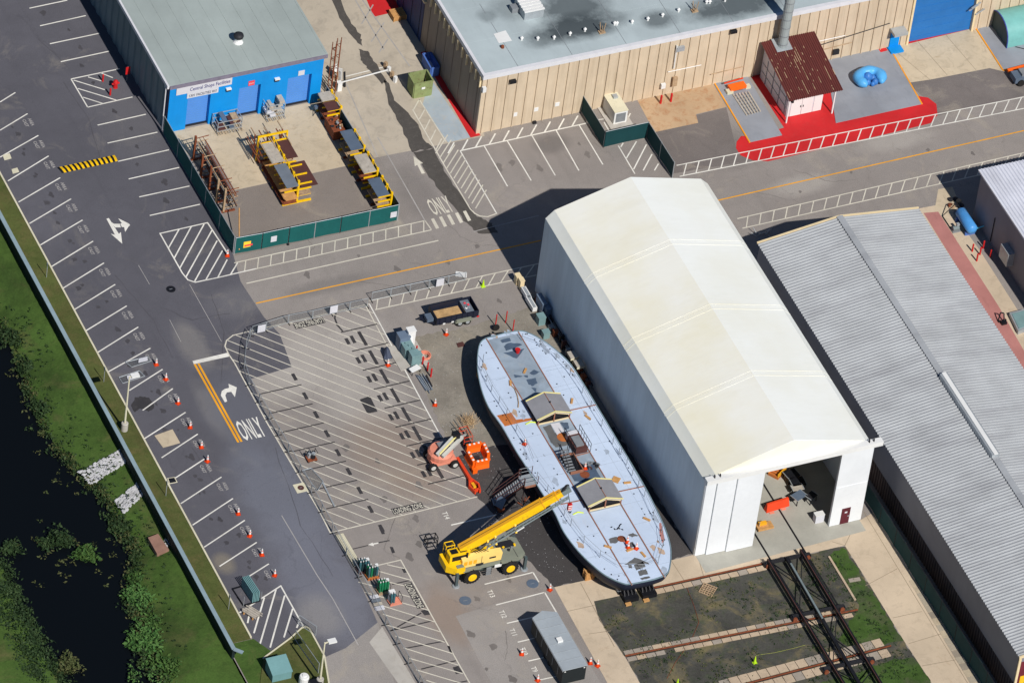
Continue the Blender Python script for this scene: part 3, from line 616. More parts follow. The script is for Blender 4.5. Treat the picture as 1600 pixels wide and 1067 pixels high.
# ------------------------------------------------------------------ tan workshop
TX, TY, TZ = 8.8, 30.1, 8.05
tw = thing('workshop_building', 'large tan ribbed workshop with stained pale flat roof and blue hangar door', 'building', (TX, TY, 0))
dx0, dx1 = G(1414,63).x, G(1508,37).x
build(wall_y(TY, TX, 110, 0, TZ-.02, [(dx0, dx1, 0, 6.4)]), 'front_wall', M['tan_wall'], tw)
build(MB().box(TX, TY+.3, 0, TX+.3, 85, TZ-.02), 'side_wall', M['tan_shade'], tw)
mb = MB().box(-.05,-.13,0,.05,-.003,TZ-.42); r0 = None
for k in range(66):
    x = TX+.55+1.163*k
    if dx0-.15 < x < dx1+.15: continue
    if r0 is None: r0 = build(mb, 'siding_rib', M['tan_wall'], tw, local=True); r = r0
    else: r = r0.copy(); COL.objects.link(r)
    r.location = (x-TX, 0, 0.02)
mb = MB().box(-.22,-.07,TZ-1.75,-.003,.07,TZ-.35); r0 = None
for k in range(40):
    if r0 is None: r0 = build(mb, 'eave_bracket', M['cream'], tw, local=True); r = r0
    else: r = r0.copy(); COL.objects.link(r)
    r.location = (0, .35+1.2*k, 0)
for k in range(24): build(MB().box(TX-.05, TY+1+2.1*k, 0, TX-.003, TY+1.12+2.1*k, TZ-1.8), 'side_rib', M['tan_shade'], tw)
dd = build(MB().box(dx0, TY+.2, 0, dx1, TY+.27, 6.4), 'hangar_door', mat('hangar_door_blue', (40,110,178), .5, var=.1, scale=.4), tw)
for k in range(6): build(MB().box(dx0, TY+.17, 1.05*k+.5, dx1, TY+.198, 1.05*k+.56), 'door_rail', bpy.data.materials['hangar_door_blue'], dd)
for x in (dx0-.25, dx1+.01): build(MB().box(x, TY-.2, 0, x+.24, TY-.004, 6.7), 'door_jamb', M['cream'], tw)
sd = build(MB().box(TX-.05, 45.2, 0, TX-.002, 51.6, 5.6), 'side_door', mat('navy_door', (34,58,104), .6), tw)
build(MB().box(TX-.25, 44.9, 5.62, TX-.004, 51.9, 5.85), 'door_lintel', M['cream'], tw)
def RR(px, py): return G(px, py, TZ+.1)
blobs = [(RR(893,10).x, RR(893,10).y, 6.0, 4.2, .8), (RR(905,42).x, RR(905,42).y, 7.5, 3.0, .95), (RR(1030,30).x, RR(1030,30).y, 2.8, 2.2, .7), (RR(1150,8).x, RR(1150,8).y, 9, 3.2, .85), (RR(845,62).x, RR(845,62).y, 3, 2, .5), (RR(795,12).x, RR(795,12).y, 3, 3, .4), (RR(760,25).x, RR(760,25).y, 1.6, 1.6, .4)]
M['tan_roof'] = roof_membrane('stained_membrane', (174,186,189), blobs)
rf = build(MB().box(TX+.2, TY+.2, TZ-.4, 110, 85, TZ+.1), 'roof', M['tan_roof'], tw)
build(MB().box(TX-.12, TY-.22, TZ-.35, 110, TY+.198, TZ+.22), 'parapet', M['trim'], tw); build(MB().box(TX-.12, TY+.2, TZ-.3, TX+.198, 85, TZ+.22), 'parapet', M['trim'], tw)
for k in range(10):
    x = TX+4+6.2*k; build(MB().box(x, TY+.25, TZ+.1, x+.05, 85, TZ+.112), 'membrane_seam', M['grey'], rf)
for k in range(3): build(MB().box(TX+.3, TY+5.2+5*k, TZ+.1, 110, TY+5.24+5*k, TZ+.109), 'membrane_seam', M['tan_roof'], rf)
for px, py in crop(800,0,4,[(60,252),(160,252),(262,246),(362,222),(455,197),(655,158),(750,148),(848,130),(940,106),(1040,75),(1235,23),(1330,11),(1215,24),(640,158)]):
    c = RR(px, py); build(MB().lathe([(.12,0),(.1,.3),(.2,.32),(.06,.5)], (c.x,c.y,TZ+.1), 8), 'vent_pipe', M['white_sheet'], rf)
for px, py in crop(800,0,4,[(560,205),(1140,72)]):
    c = RR(px, py); mb = MB().cbox((c.x,c.y,TZ+.1), .7, .5, .15)
    for a in range(3): mb.tube((c.x+.2*math.cos(a*2.1),c.y+.2*math.sin(a*2.1),TZ+.2), (c.x+.35*math.cos(a*2.1),c.y+.35*math.sin(a*2.1),TZ+1.3), .05, 5)
    build(mb, 'pipe_support', M['rust_light'], rf)
for q in ([(570,430),(720,385),(800,515),(635,545)],[(440,185),(550,150),(635,265),(500,290)],[(300,0),(380,-20),(410,50),(345,60)]):
    p = [RR(*a) for a in crop(700,0,8,q)]; build(MB().poly([(v.x,v.y,TZ+.115) for v in p]), 'roof_patch', M['white_sheet' if q[0][0] == 570 else 'tan_roof'], rf)
c = RR(828,20); hv = build(MB().cbox((c.x,c.y+.3,TZ+.1), 2.2, 2.6, 1.0), 'air_handler', M['galv'], rf)
for k in range(6): build(MB().box(c.x-1.15, c.y-1.0+.46*k, TZ+1.1, c.x+1.15, c.y-1.0+.46*k+.26, TZ+1.25), 'louvre', M['white_sheet'], hv)
c = RR(803,17); build(MB().cbox((c.x,c.y,TZ+.1), .8, .8, .6), 'roof_curb', M['grey'], rf)
c = RR(785,75); build(MB().lathe([(.2,0),(.2,.25),(.05,.4)], (c.x,c.y,TZ+.1), 8), 'vent_pipe', M['rust'], rf)
# fittings on the tan wall
def wx(px, py): return G(px, py).x
def onwall(px, py, x=None):     # height on the front wall plane for a photo position
    d = RM.T @ np.array([(px-800)/FPX, (py-533.5)/FPX, 1.0]); tt = (TY-.1-CAM[1])/d[1]; p = CAM+tt*d; return V((p[0], TY-.003, p[2]))
for q in ((800,126),(1145,48)):
    p = onwall(*q); l = build(MB().box(p.x-.35, TY-.5, p.z-.15, p.x+.35, TY-.135, p.z+.2), 'wall_lamp', M['black'], tw)
for q in ((805,180),(838,172),(871,164)):
    p = onwall(*q); build(MB().box(p.x-.25, TY-.06, p.z-.25, p.x+.25, TY-.004, p.z+.25), 'small_sign', M['white_sheet'], tw)
for q, w_, h_, m_ in (((1053,126),.55,1.2,'rust_light'),((1035,133),.5,.6,'white_sheet'),((1062,75),.9,.6,'galv'),((834,190),.4,.25,'black'),((1305,80),.7,.6,'dark')):
    p = onwall(*q); build(MB().box(p.x-w_/2, TY-.4, p.z-h_/2, p.x+w_/2, TY-.132, p.z+h_/2), 'wall_box', M[m_], tw)
a, b = onwall(1057,70), onwall(1052,106); build(MB().tube((a.x,TY-.25,a.z), (b.x,TY-.25,b.z), .07, 6), 'wall_pipe', M['white_sheet'], tw)
for qa, qb, m_ in (((1043,112),(1095,101),'white_sheet'),((1270,66),(1320,55),'white_sheet'),((1275,72),(1390,36),'dark'),((1110,116),(1160,104),'rust_light'),((1283,78),(1330,66),'rust_light')):
    a, b = onwall(*qa), onwall(*qb); build(MB().tube((a.x,TY-.2,a.z), (b.x,TY-.2,b.z), .05, 5), 'conduit', M[m_], tw)
p = onwall(1401,45); build(MB().box(p.x-.8, TY-1.3, p.z-.1, p.x+.8, TY-.14, p.z+.25), 'door_canopy', M['galv'], tw)
build(MB().box(p.x-.55, TY-.14, 0, p.x+.55, TY-.01, 2.2), 'staff_door', M['blue_wall'], tw)
build(MB().cbox((p.x, TY-.65, 0), 1.5, 1.0, .25), 'door_step', M['blue_wall'], tw)
for q in ((1520,12),(1524,8),(1530,18)):
    p = onwall(*q); build(MB().beam((p.x-.5,TY-.3,p.z-.2), (p.x+.5,TY-.3,p.z+.4), .12, .12), 'wall_bracket', M['galv'], tw)
p = onwall(755,138); build(MB().box(p.x-.2,TY-.5,p.z-.3,p.x+.2,TY-.14,p.z+.3), 'wall_lamp', M['white_sheet'], tw)
# ------------------------------------------------------------------ white boat shed (tent)
WX0, WX1, WY0, WY1 = 5.25, 23.45, -33.6, 6.3
ZW, ZC, ZR, CH = 10.05, 10.95, 13.35, 0.9
XM = (WX0+WX1)/2
ts = thing('boat_shed', 'tall white fabric boat shed with open sliding doors facing the rails', 'shed', (XM, WY0, 0))
ys = [WY0, -23.6, -13.6, -3.7, WY1]
prof = [(WX0,ZW),(WX0+CH,ZC),(XM,ZR),(WX1-CH,ZC),(WX1,ZW)]
for j in range(4):
    y0, y1 = ys[j]+(.02 if j else 0), ys[j+1]-.02
    for k, nm in ((0,'eave_panel'),(1,'roof_panel'),(2,'roof_panel'),(3,'eave_panel')):
        (xa,za),(xb,zb) = prof[k], prof[k+1]; n = 10; vs = []; fs = []
        for i in range(n+1):
            y = y0+(y1-y0)*i/n
            sag = -.03*math.sin(math.pi*i/n)
            for t_ in (0,.25,.5,.75,1): vs.append((xa+(xb-xa)*t_, y, za+(zb-za)*t_+sag*math.sin(math.pi*t_)))
        for i in range(n):
            for q in range(4): fs.append((i*5+q, i*5+q+1, i*5+q+6, i*5+q+5))
        mb = MB().add(vs, fs); o = build(mb, nm, M['tent_white' if k != 1 else 'tent'], ts)
        sm = o.modifiers.new('thick','SOLIDIFY'); sm.thickness = .06; sm.offset = -1
    build(MB().box(WX0, y0, 0, WX0+.12, y1, ZW-.01), 'wall_panel', M['tent_wall'], ts); build(MB().box(WX1-.12, y0, 0, WX1, y1, ZW-.01), 'wall_panel', M['tent_wall'], ts)
for j in range(1,4):
    mb = MB()
    for k in range(4):
        (xa,za),(xb,zb) = prof[k], prof[k+1]
        for s_ in (-.42,.30): mb.beam((xa,ys[j]+s_,za+.008),(xb,ys[j]+s_,zb+.008), .07, .02)
    build(mb, 'seam_strap', M['tent'], ts)
    mb = MB().box(WX0-.02, ys[j]-.05, 0, WX0-.002, ys[j]+.05, ZW); build(mb, 'wall_seam', M['tent_wall'], ts)
gx = [(WX0+.12,ZW-.02),(WX0+CH,ZC-.06),(XM,ZR-.06),(WX1-CH,ZC-.06),(WX1-.12,ZW-.02)]
mb = MB().add([(a,WY1-.05,b) for a,b in gx]+[(a,WY1-.15,b) for a,b in gx]+[(WX1-.12,WY1-.05,0),(WX0+.12,WY1-.05,0),(WX1-.12,WY1-.15,0),(WX0+.12,WY1-.15,0)], [(0,1,2,3,4,10,11),(9,8,7,6,5,13,12)]); build(mb, 'rear_wall', M['tent_wall'], ts)
ga = [(WX0+.3,ZW+.35),(WX0+CH,ZC-.04),(XM,ZR-.04),(WX1-CH,ZC-.04),(WX1-.3,ZW+.35)]
mb = MB().add([(a,WY0-.05,b) for a,b in ga]+[(a,WY0+.1,b) for a,b in ga], [(4,3,2,1,0),(5,6,7,8,9),(0,1,6,5),(1,2,7,6),(2,3,8,7),(3,4,9,8),(4,0,5,9)]); build(mb, 'gable', M['tent'], ts)
build(MB().box(WX0-.3, WY0-.75, ZW+.4, WX1+.75, WY0-.06, ZW+.95), 'header_beam', M['white_sheet'], ts)
xa_, xb_, xc_, xd_, xe_ = WX0, G(1101,865).x, G(1131,858).x, G(1174,850).x, G(1295,823).x
M['doorwhite'] = mat('door_sheet', (226,229,232), .6, var=.05, scale=.25)
for i, (a, b, dy) in enumerate(((xa_,xb_+.05,-.02),(xb_,xc_+.05,-.22),(xc_,xd_,-.42))):
    build(MB().box(a, WY0+dy-.15, .06, b-.03, WY0+dy, ZW+.4), 'sliding_door', M['doorwhite'], ts)
pier = build(MB().box(xe_, WY0-.4, .05, WX1, WY0-.1, ZW+.4), 'sliding_door', M['doorwhite'], ts)
build(MB().box(xe_+.1, WY0-.44, 5.3, WX1-.05, WY0-.402, 5.42), 'door_rail', M['doorwhite'], pier)
pa, pb = G(1310.6,818).x, G(1324,815).x
pd = build(MB().box(pa, WY0-.46, .08, pb, WY0-.402, 2.2), 'staff_door', mat('maroon_door', (92,34,44), .5), pier); build(MB().box(pb-.22, WY0-.50, 1.0, pb-.1, WY0-.462, 1.15), 'handle', M['galv'], pd)
build(MB().box((pa+pb)/2-.14, WY0-.48, 1.55, (pa+pb)/2+.14, WY0-.462, 1.75), 'door_notice', M['sign_white'], pd)
for x in (WX0+.6, WX0+1.2, WX1-.2, WX1-.7): build(MB().box(x-.04, WY0-.5, ZW+.95, x+.04, WY0-.3, ZW+1.3), 'door_hook', M['dark'], ts)
for x in (WX0-.04, WX1+.005): build(MB().box(x, WY0-.02, 0, x+.035, WY0+.25, ZW), 'corner_trim', M['white_sheet'], ts)
fl = sheet('shed_floor', mat('shed_concrete', (168,166,156), .8, var=.1, scale=.5), [(WX0+.13,WY0-2.6),(WX1-.13,WY0-2.0),(WX1-.13,WY1-.2),(WX0+.13,WY1-.2)], .02, px=False)
for x in (12.35, 16.15): build(MB().box(x-.09, -45.0, .021, x+.09, -18, .05), 'floor_rail', M['black'], fl)
# ------------------------------------------------------------------ corrugated steel shed
def corrugated(x0, z0, x1, z1, ya, yb, pitch, amp, along='x'):
    """ribs run from (x0,z0) to (x1,z1); repeats along y"""
    n = int(abs(yb-ya)/pitch); vs = []; fs = []; k = 0
    for i in range(n):
        y = ya+i*pitch
        for f, h in ((0,0),(.58,0),(.70,amp),(.84,amp)):
            vs += [(x0, y+f*pitch, z0+h), (x1, y+f*pitch, z1+h)]
    m = len(vs)//2
    for i in range(m-1): fs.append((2*i, 2*i+1, 2*i+3, 2*i+2))
    return MB().add(vs, fs)
SX0, SX1, SXM, SYA, SYB = 26.35, 44.75, 35.5, -62.0, -0.6
ss = thing('steel_shed', 'long shed with corrugated silver roof beside the white boat shed', 'shed', (SXM, SYB, 0))
rl = build(corrugated(SX0, 7.0, SXM, 8.3, SYA, SYB, .388, .14), 'roof_slope', M['steel_roof'], ss); rr = build(corrugated(SXM, 8.3, SX1, 7.0, SYA, SYB, .388, .14), 'roof_slope', M['steel_roof'], ss)
build(MB().add([(SXM-.35,SYA,8.44),(SXM,SYA,8.52),(SXM+.35,SYA,8.44),(SXM-.35,SYB,8.44),(SXM,SYB,8.52),(SXM+.35,SYB,8.44)],[(0,1,4,3),(1,2,5,4)]), 'ridge_cap', M['steel_roof'], ss)
p, q = G(1472,585,8.7), G(1553,712,8.7); sk = build(MB().box(SXM-.42, q.y, 8.3, SXM+.42, p.y, 8.85), 'ridge_vent', M['galv'], ss)
build(MB().box(SXM-.2, q.y-.05, 8.86, SXM+.25, p.y+.05, 8.92), 'vent_cap', M['white_sheet'], sk)
for y in np.arange(q.y+1, p.y, 1.6): build(MB().box(SXM+.421, y, 8.5, SXM+.45, y+.1, 8.86), 'vent_strap', M['grey'], sk)
build(MB().box(SX0+.12, SYA+.2, 3.3, SX0+.3, SYB-.3, 6.95), 'upper_wall', M['fascia'], ss)
lw = build(MB().box(SX0+.5, SYA+.2, 0, SX0+.6, SYB-.3, 3.3), 'lower_wall', M['brown_slat'], ss)
mb = MB().box(-.08,-.09,0,-.003,.09,3.25); r0 = None
for k in range(130):
    y = SYA+.5+.47*k
    if y > SYB-.4: break
    if r0 is None: r0 = build(mb, 'siding_rib', M['brown_slat'], ss, local=True); r = r0
    else: r = r0.copy(); COL.objects.link(r)
    r.location = (SX0+.5-SXM, y-SYB, 0)
build(MB().box(SX1-.3, SYA+.2, 0, SX1-.1, SYB-.3, 6.9), 'side_wall', M['fascia'], ss)
for y, yy in ((SYB-.28,SYB-.16),(SYA+.05,SYA+.18)):
    build(MB().add([(SX0+.3,y,0),(SX1-.3,y,0),(SX1-.3,y,6.9),(SXM,y,8.2),(SX0+.3,y,6.9),(SX0+.3,yy,0),(SX1-.3,yy,0),(SX1-.3,yy,6.9),(SXM,yy,8.2),(SX0+.3,yy,6.9)],[(0,1,2,3,4),(9,8,7,6,5),(2,7,8,3),(3,8,9,4)]), 'gable', M['fascia'], ss)
for a, b in (((SX0,7.03),(SXM,8.33)),((SXM,8.33),(SX1,7.03))):
    build(MB().beam((a[0],SYB+.06,a[1]),(b[0],SYB+.06,b[1]), .14, .28), 'verge_trim', M['cream'], ss); build(MB().beam((a[0],SYA-.06,a[1]),(b[0],SYA-.06,b[1]), .14, .28), 'verge_trim', M['cream'], ss)
build(MB().box(SX0+.05, SYA-.1, 0, SX0+.32, SYA+.04, 6.8), 'corner_post', M['cream'], ss)
mu = build(MB().box(SX0+.4, SYA-.02, 0.4, SX0+6, SYA+.045, 6.2), 'wall_panel', mat('maroon_panel', (110,40,50), .6), ss)
build(MB().box(SX0+.6, SYA-.06, 1.0, SX0+2.2, SYA-.022, 4.2), 'yellow_panel', mat('yellow_panel', (240,190,40), .6), mu)
# ------------------------------------------------------------------ grey building at the right edge
RX, RY, RZ = 54.0, 3.2, 6.5
rb = thing('grey_building', 'grey walled building with white corrugated roof at the right edge', 'building', (RX, RY, 0))
build(MB().box(RX, -60, 0, 90, RY, RZ-.1), 'wall', M['fascia'], rb)
n = 90; vs = []; fs = []
for i in range(n):
    x = RX-.25+i*.4
    for f, h in ((0,0),(.2,0),(.28,.08),(.36,.08)): vs += [(x+f, -60, RZ+h+.0), (x+f, RY+.3, RZ+h)]
for i in range(len(vs)//2-1): fs.append((2*i, 2*i+2, 2*i+3, 2*i+1))
build(MB().add(vs, fs), 'roof', M['white_roof'], rb)
build(MB().box(RX-.3, -60, RZ-.2, RX-.252, RY+.3, RZ+.02), 'fascia_board', M['trim'], rb)
c = G(1561,412,1.0); build(MB().box(RX-.75, c.y-.9, 1.2, RX-.01, c.y+.9, 2.9), 'wall_unit', M['galv'], rb)
a = G(1530,345,2.0); build(MB().path([(RX-.06,-1.0,.3),(RX-.06,-1.0,3.6)], .05, 5), 'wall_conduit', M['dark'], rb)
# ------------------------------------------------------------------ rusty roofed pump shed with flue
ps = thing('pump_shed', 'small white shed under a rusty brown lean-to roof with tall flue', 'shed', (41.2, 22.4, 0))
x0, x1, ya, yb, za, zb = 41.0, 47.25, 22.0, 29.8, 3.3, 4.95
n = 26; vs = []; fs = []; pw = (x1-x0)/n
for i in range(n):
    for f, h in ((0,0),(.4,0),(.55,.07),(.9,.07)): vs += [(x0+(i+f)*pw, ya, za+h), (x0+(i+f)*pw, yb, zb+h)]
for i in range(len(vs)//2-1): fs.append((2*i, 2*i+2, 2*i+3, 2*i+1))
rf = build(MB().add(vs, fs), 'roof', M['rust_roof'], ps); sm = rf.modifiers.new('t','SOLIDIFY'); sm.thickness = .03
for k in range(46):
    i = rnd.randrange(n); y = rnd.uniform(ya+.2, yb-1.5); L = rnd.choice((.15,.2,.3,.3,.8,1.8)); zz = za+(zb-za)*(y-ya)/(yb-ya); z2 = za+(zb-za)*(y+L-ya)/(yb-ya)
    xx = x0+(i+.72)*pw; build(MB().add([(xx-.03,y,zz+.078),(xx+.03,y,zz+.078),(xx+.03,y+L,z2+.078),(xx-.03,y+L,z2+.078)],[(0,1,2,3)]), 'bare_streak', M['rust_light'], rf)
build(MB().add([(41.5,23.1,0),(45.6,23.1,0),(45.6,29.7,0),(41.5,29.7,0),(41.5,23.1,3.35),(45.6,23.1,3.35),(45.6,29.7,4.75),(41.5,29.7,4.75)],[(0,1,5,4),(1,2,6,5),(2,3,7,6),(3,0,4,7)]), 'walls', M['sign_white'], ps)
for k in range(2):
    d = build(MB().box(41.9+1.3*k, 23.04, .05, 43.15+1.3*k, 23.096, 2.5), 'door_leaf', M['white_sheet'], ps); build(MB().box(43.0+.3*k, 22.98, 1.1, 43.08+.3*k, 23.038, 1.35), 'handle', M['dark'], d)
build(MB().box(44.6,23.05,.05,45.55,23.096,2.6), 'side_panel', M['white_sheet'], ps)
for k in range(4): build(MB().box(41.44, 23.6+1.6*k, .1, 41.496, 23.66+1.6*k, 3.3), 'wall_batten', M['grey'], ps)
for k in range(2): build(MB().box(41.45, 23.15, 1.1+1.1*k, 41.497, 29.5, 1.16+1.1*k), 'wall_batten', M['grey'], ps)
for x in (41.15, 46.5): build(MB().box(x-.07, 22.2, 0, x+.07, 22.34, 3.32), 'post', M['white_sheet'], ps); 
build(MB().box(41.3, 22.05, 2.9, 41.55, 22.3, 3.15), 'lamp', M['dark'], ps)
c = G(1222,74,4.6); fl_ = MB().tube((c.x,c.y,4.3),(c.x,c.y,14.5), .52, 16); flo = build(fl_, 'flue', M['pipe'], ps, smooth=False)
for k in range(7): build(MB().lathe([(.55,0),(.55,.1)], (c.x,c.y,5.2+1.15*k), 16), 'flue_band', M['grey'], flo)
build(MB().add([(c.x-.9,c.y-.75,4.72),(c.x+.9,c.y-.75,4.72),(c.x+.9,c.y+1.0,5.09),(c.x-.9,c.y+1.0,5.09)],[(0,1,2,3)]), 'flashing', M['galv'], rf)
# ================================================================== fences
M['screen'] = mat('green_screen', (18,88,86), .8, var=.12, scale=.6)
M['screen_dark'] = mat('dark_green_screen', (16,62,66), .8, var=.12, scale=.6)
M['yellow'] = mat('yellow_paint_steel', (242,194,16), .5, var=.1, scale=1.5, grime=(200,150,30))
M['teal'] = mat('teal_paint', (110,150,152), .6, var=.1, scale=.5)
t = NT('chain_link'); sx = t.n('ShaderNodeSeparateXYZ'); t.l(t.pos, sx.inputs[0])
u_ = t.math('ADD', sx.outputs[0], sx.outputs[1]); ops = []
for s_ in (1, -1):
    v_ = t.math('ADD', u_, t.math('MULTIPLY', sx.outputs[2], s_)); ops.append(t.math('LESS_THAN', t.math('FRACT', t.math('MULTIPLY', v_, 9.0)), .13))
tr = t.n('ShaderNodeBsdfTransparent'); mx = t.n('ShaderNodeMixShader'); t.l(t.math('MAXIMUM', *ops), mx.inputs[0]); t.l(tr.outputs[0], mx.inputs[1]); t.l(t.b.outputs[0], mx.inputs[2]); t.l(mx.outputs[0], t.out.inputs[0])
t.col(lin(120,126,130)); M['link'] = t.fin(.5, .3)
def screen_fence(label, pts, h, step, m, capm='galv'):
    f = thing('screen_fence', label, 'fence', pts[0])
    for a, b in zip(pts[:-1], pts[1:]):
        L = (b-a).length; n = max(1, round(L/step))
        for i in range(n):
            p, q = a.lerp(b, i/n), a.lerp(b, (i+1)/n); d = (q-p).normalized()*.06; nn = V((-d.y,d.x,0)).normalized()*rnd.uniform(-.05,.05)
            mid = (p+q)/2+nn*1.5; mb = MB()
            for u, v in ((p+d, mid), (mid, q-d)): mb.beam(u+V((0,0,h/2+.04)), v+V((0,0,h/2+.04)), .04, h-.08)
            build(mb, 'screen_panel', m, f)
            build(MB().tube(p, p+V((0,0,h+.12)), .05, 6), 'post', M[capm], f)
            build(MB().tube(p+V((0,0,h+.04)), q+V((0,0,h+.04)), .035, 5), 'top_rail', M[capm], f)
        build(MB().tube(b, b+V((0,0,h+.12)), .05, 6), 'post', M[capm], f)
    return f
f1 = screen_fence('green screened fence along the west side of the steel yard', [G(255,209), G(364,396)], 2.3, 4.2, M['screen'])
f2 = screen_fence('green screened fence and gate across the south side of the steel yard', [G(366,397), G(408,389.5), G(450,380.5), G(531,364), G(620,345)], 2.2, 3.4, M['screen'])
f3 = screen_fence('green screened fence behind the yellow racks on the yard east side', [G(500,157)+V((.4,-.4,0)), G(621,344)], 2.2, 4.0, M['screen_dark'])
def fsign(f, px, py, w_, h_, m_, txt=None, z=1.1):
    p = G(px, py); q = G(366,397); y = G(px,py).y
    s = build(MB().box(p.x-w_/2, p.y-.09, z-h_/2, p.x+w_/2, p.y-.06, z+h_/2), 'fence_sign', M[m_], f)
    if txt:
        for k, tx in enumerate(txt): build(MB().text(tx, (p.x, p.y-.095, z+.22-.3*k), (1,0,0), (0,0,1), .24), 'sign_lettering', M['ink_dark'], s)
M['sign_yellow'] = mat('sign_yellow', (248,206,60), .5, var=.05)
fsign(f2, 386.5, 393, 1.1, .8, 'sign_yellow'); fsign(f2, 426, 385, .65, .75, 'sign_white'); fsign(f2, 613, 347, .7, .75, 'sign_white')
p = G(386.5,393); build(MB().box(p.x-.45,p.y-.1,.85,p.x+.45,p.y-.092,1.08), 'sign_band', M['sign_red'], f2)
p = G(449,381.5); build(MB().lathe([(.12,-.05),(.12,.05)], (p.x,p.y-.2,.13), 10, 'y'), 'gate_wheel', M['black'], f2)
screen_fence('dark green screened fence stepping around the white generator by the tan workshop', [G(907.5,174), G(942.5,231), G(1010,216), G(1050,279)], 2.2, 4.2, M['screen_dark'])
a = G(1365,803); screen_fence('long dark green screened fence beside the corrugated steel shed', [V((a.x,-31.5,0)), V((a.x+.15,-66,0))], 2.3, 3.4, M['screen_dark'], 'dark')
def link_fence(label, pts, h, step):
    f = thing('wire_fence', label, 'fence', pts[0])
    for a, b in zip(pts[:-1], pts[1:]):
        n = max(1, round((b-a).length/step))
        for i in range(n):
            p, q = a.lerp(b, i/n), a.lerp(b, (i+1)/n); u = V((0,0,h))
            w_ = build(MB().add([p+V((0,0,.08)), q+V((0,0,.08)), q+u, p+u], [(0,1,2,3)]), 'wire_mesh', M['link'], f)
            mb = MB().tube(p+u, q+u, .03, 5).tube(p+V((0,0,.08)), q+V((0,0,.08)), .025, 5); build(mb, 'rail', M['galv'], f)
            d = (q-p).normalized(); nn = V((-d.y,d.x,0))
            for e in (p+d*.04, q-d*.04): build(MB().tube(e, e+u, .035, 5), 'post', M['galv'], f)
            build(MB().beam(p-nn*.4+V((0,0,.04)), p+nn*.4+V((0,0,.04)), .08, .06), 'foot', M['dark'], f)
    return f
lf = link_fence('low wire fence along the north edge of the loading zone', GG([(574,479),(518,491),(488,498),(450,505),(415,516),(393,523)]), 1.15, 2.6)
lf2 = link_fence('low wire fence curving around the loading zone corner by the stop bar', GG([(391,525),(384,545),(381,575),(388,600)]), 1.15, 2.6)
lf3 = link_fence('low wire fence along the west edge of the loading zone', GG([(389,602),(420,655),(450,706),(486,770),(519,830)]), 1.15, 2.6)
lf4 = link_fence('low wire fence along the west edge of the southern striped strip', GG([(521,833),(560,902),(602,976),(655,1067),(700,1145)]), 1.15, 2.8)
lf5 = link_fence('low wire fence in the striped walkway beside the dump trailer', GG([(580,470),(640,457),(700,444),(727,438)]), 1.15, 2.8)
for f, px, py in ((lf,520,491),(lf2,407,521),(lf5,686,449)):
    p = G(px, py); build(MB().box(p.x-.42, p.y-.12, .3, p.x+.42, p.y-.07, 1.25), 'notice_board', M['sign_white'], f)
mb = MB(); q = [G(a,b) for a,b in ((712,424.5),(729.5,427),(729,434.5),(711,432))]; mb.prism([(v.x,v.y) for v in q], .03, .07)
solid(mb, 'board', M['white_sheet'], 'white board lying flat on the road north of the dump trailer', 'board')
mb = MB(); p = G(380,514); mb.beam(G(379,509)+V((0,0,.05)), G(393,505)+V((0,0,.05)), .35, .05)
# retaining wall on the pond side
M['cap'] = mat('pale_cap', (138,158,166), .6, var=.12, scale=.7)
rw = thing('flood_wall', 'long low dark sheet wall with pale blue grey cap above the pond bank', 'wall', (-43.75, 0, 0))
for k in range(34):
    y = -33.0+3.7*k; build(MB().box(-43.9, y, -1.2, -43.6, y+3.66, 1.18), 'wall_panel', M['screen'] if 0 else mat('wall_panel_green', (26,40,40), .7) if k == 0 else bpy.data.materials['wall_panel_green'], rw)
    build(MB().box(-43.97, y, 1.185, -43.55, y+3.68, 1.28), 'cap_section', M['cap'], rw)
build(MB().beam((-43.75,-33.0,1.24), (-43.1,-33.7,1.24), .42, .09), 'cap_section', M['cap'], rw)
# ================================================================== steel yard
M['plate'] = mat('steel_plate', (118,126,136), .5, .1, var=.12, scale=.8); M['plate_blue'] = mat('blue_grey_plate', (96,110,128), .5, .1, var=.1, scale=.8)
M['plate_brown'] = mat('brown_plate', (86,54,50), .7, var=.15, scale=1); M['plate_pale'] = mat('pale_plate', (178,170,158), .6, var=.15, scale=1.5, grime=(140,132,120))
M['timber'] = mat('timber', (196,148,92), .8, var=.2, scale=3)
def rack(label, base, L, n, h, sides, levels, aw, m='yellow', group='cantilever racks in the steel yard'):
    r = thing('cantilever_rack', label, 'rack', base, 0, group); b = V(base)
    for i in range(n):
        y = b.y + L*i/(n-1)
        build(MB().box(b.x-.11, y-.11, .02, b.x+.11, y+.11, h), 'column', M[m], r)
        for s_ in sides:
            build(MB().box(min(b.x+s_*.112, b.x+s_*(aw+.1)), y-.1, .02, max(b.x+s_*.112, b.x+s_*(aw+.1)), y+.1, .2), 'foot', M['rust' if i % 2 else m], r)
            for z in levels:
                e = (b.x+s_*.112, b.x+s_*aw); build(MB().box(min(e), y-.06, z, max(e), y+.06, z+.14), 'arm', M[m], r)
    for z in (h-.12, .6): build(MB().box(b.x-.03, b.y+.12, z, b.x+.03, b.y+L-.12, z+.08), 'tie_rail', M[m], r)
    return r
def plates(label, x0, y0, x1, y1, z, n, m, jit=.06, th=.05):
    t_ = thing('plate_stack', label, 'steel plates', ((x0+x1)/2, y0, z)); 
    for k in range(n):
        a, b = rnd.uniform(-jit,jit), rnd.uniform(-jit,jit)
        build(MB().box(x0+a, y0+b, z+.003+th*k, x1+a, y1+b, z+th*(k+1)), 'plate', M[m], t_)
    return t_
c = G(463,317); CX = c.x; CY = c.y
rack('two sided yellow cantilever rack in the middle of the steel yard', (CX, CY, 0), 6.9, 6, 3.1, (-1,1), (.9,1.75,2.5), 1.5)
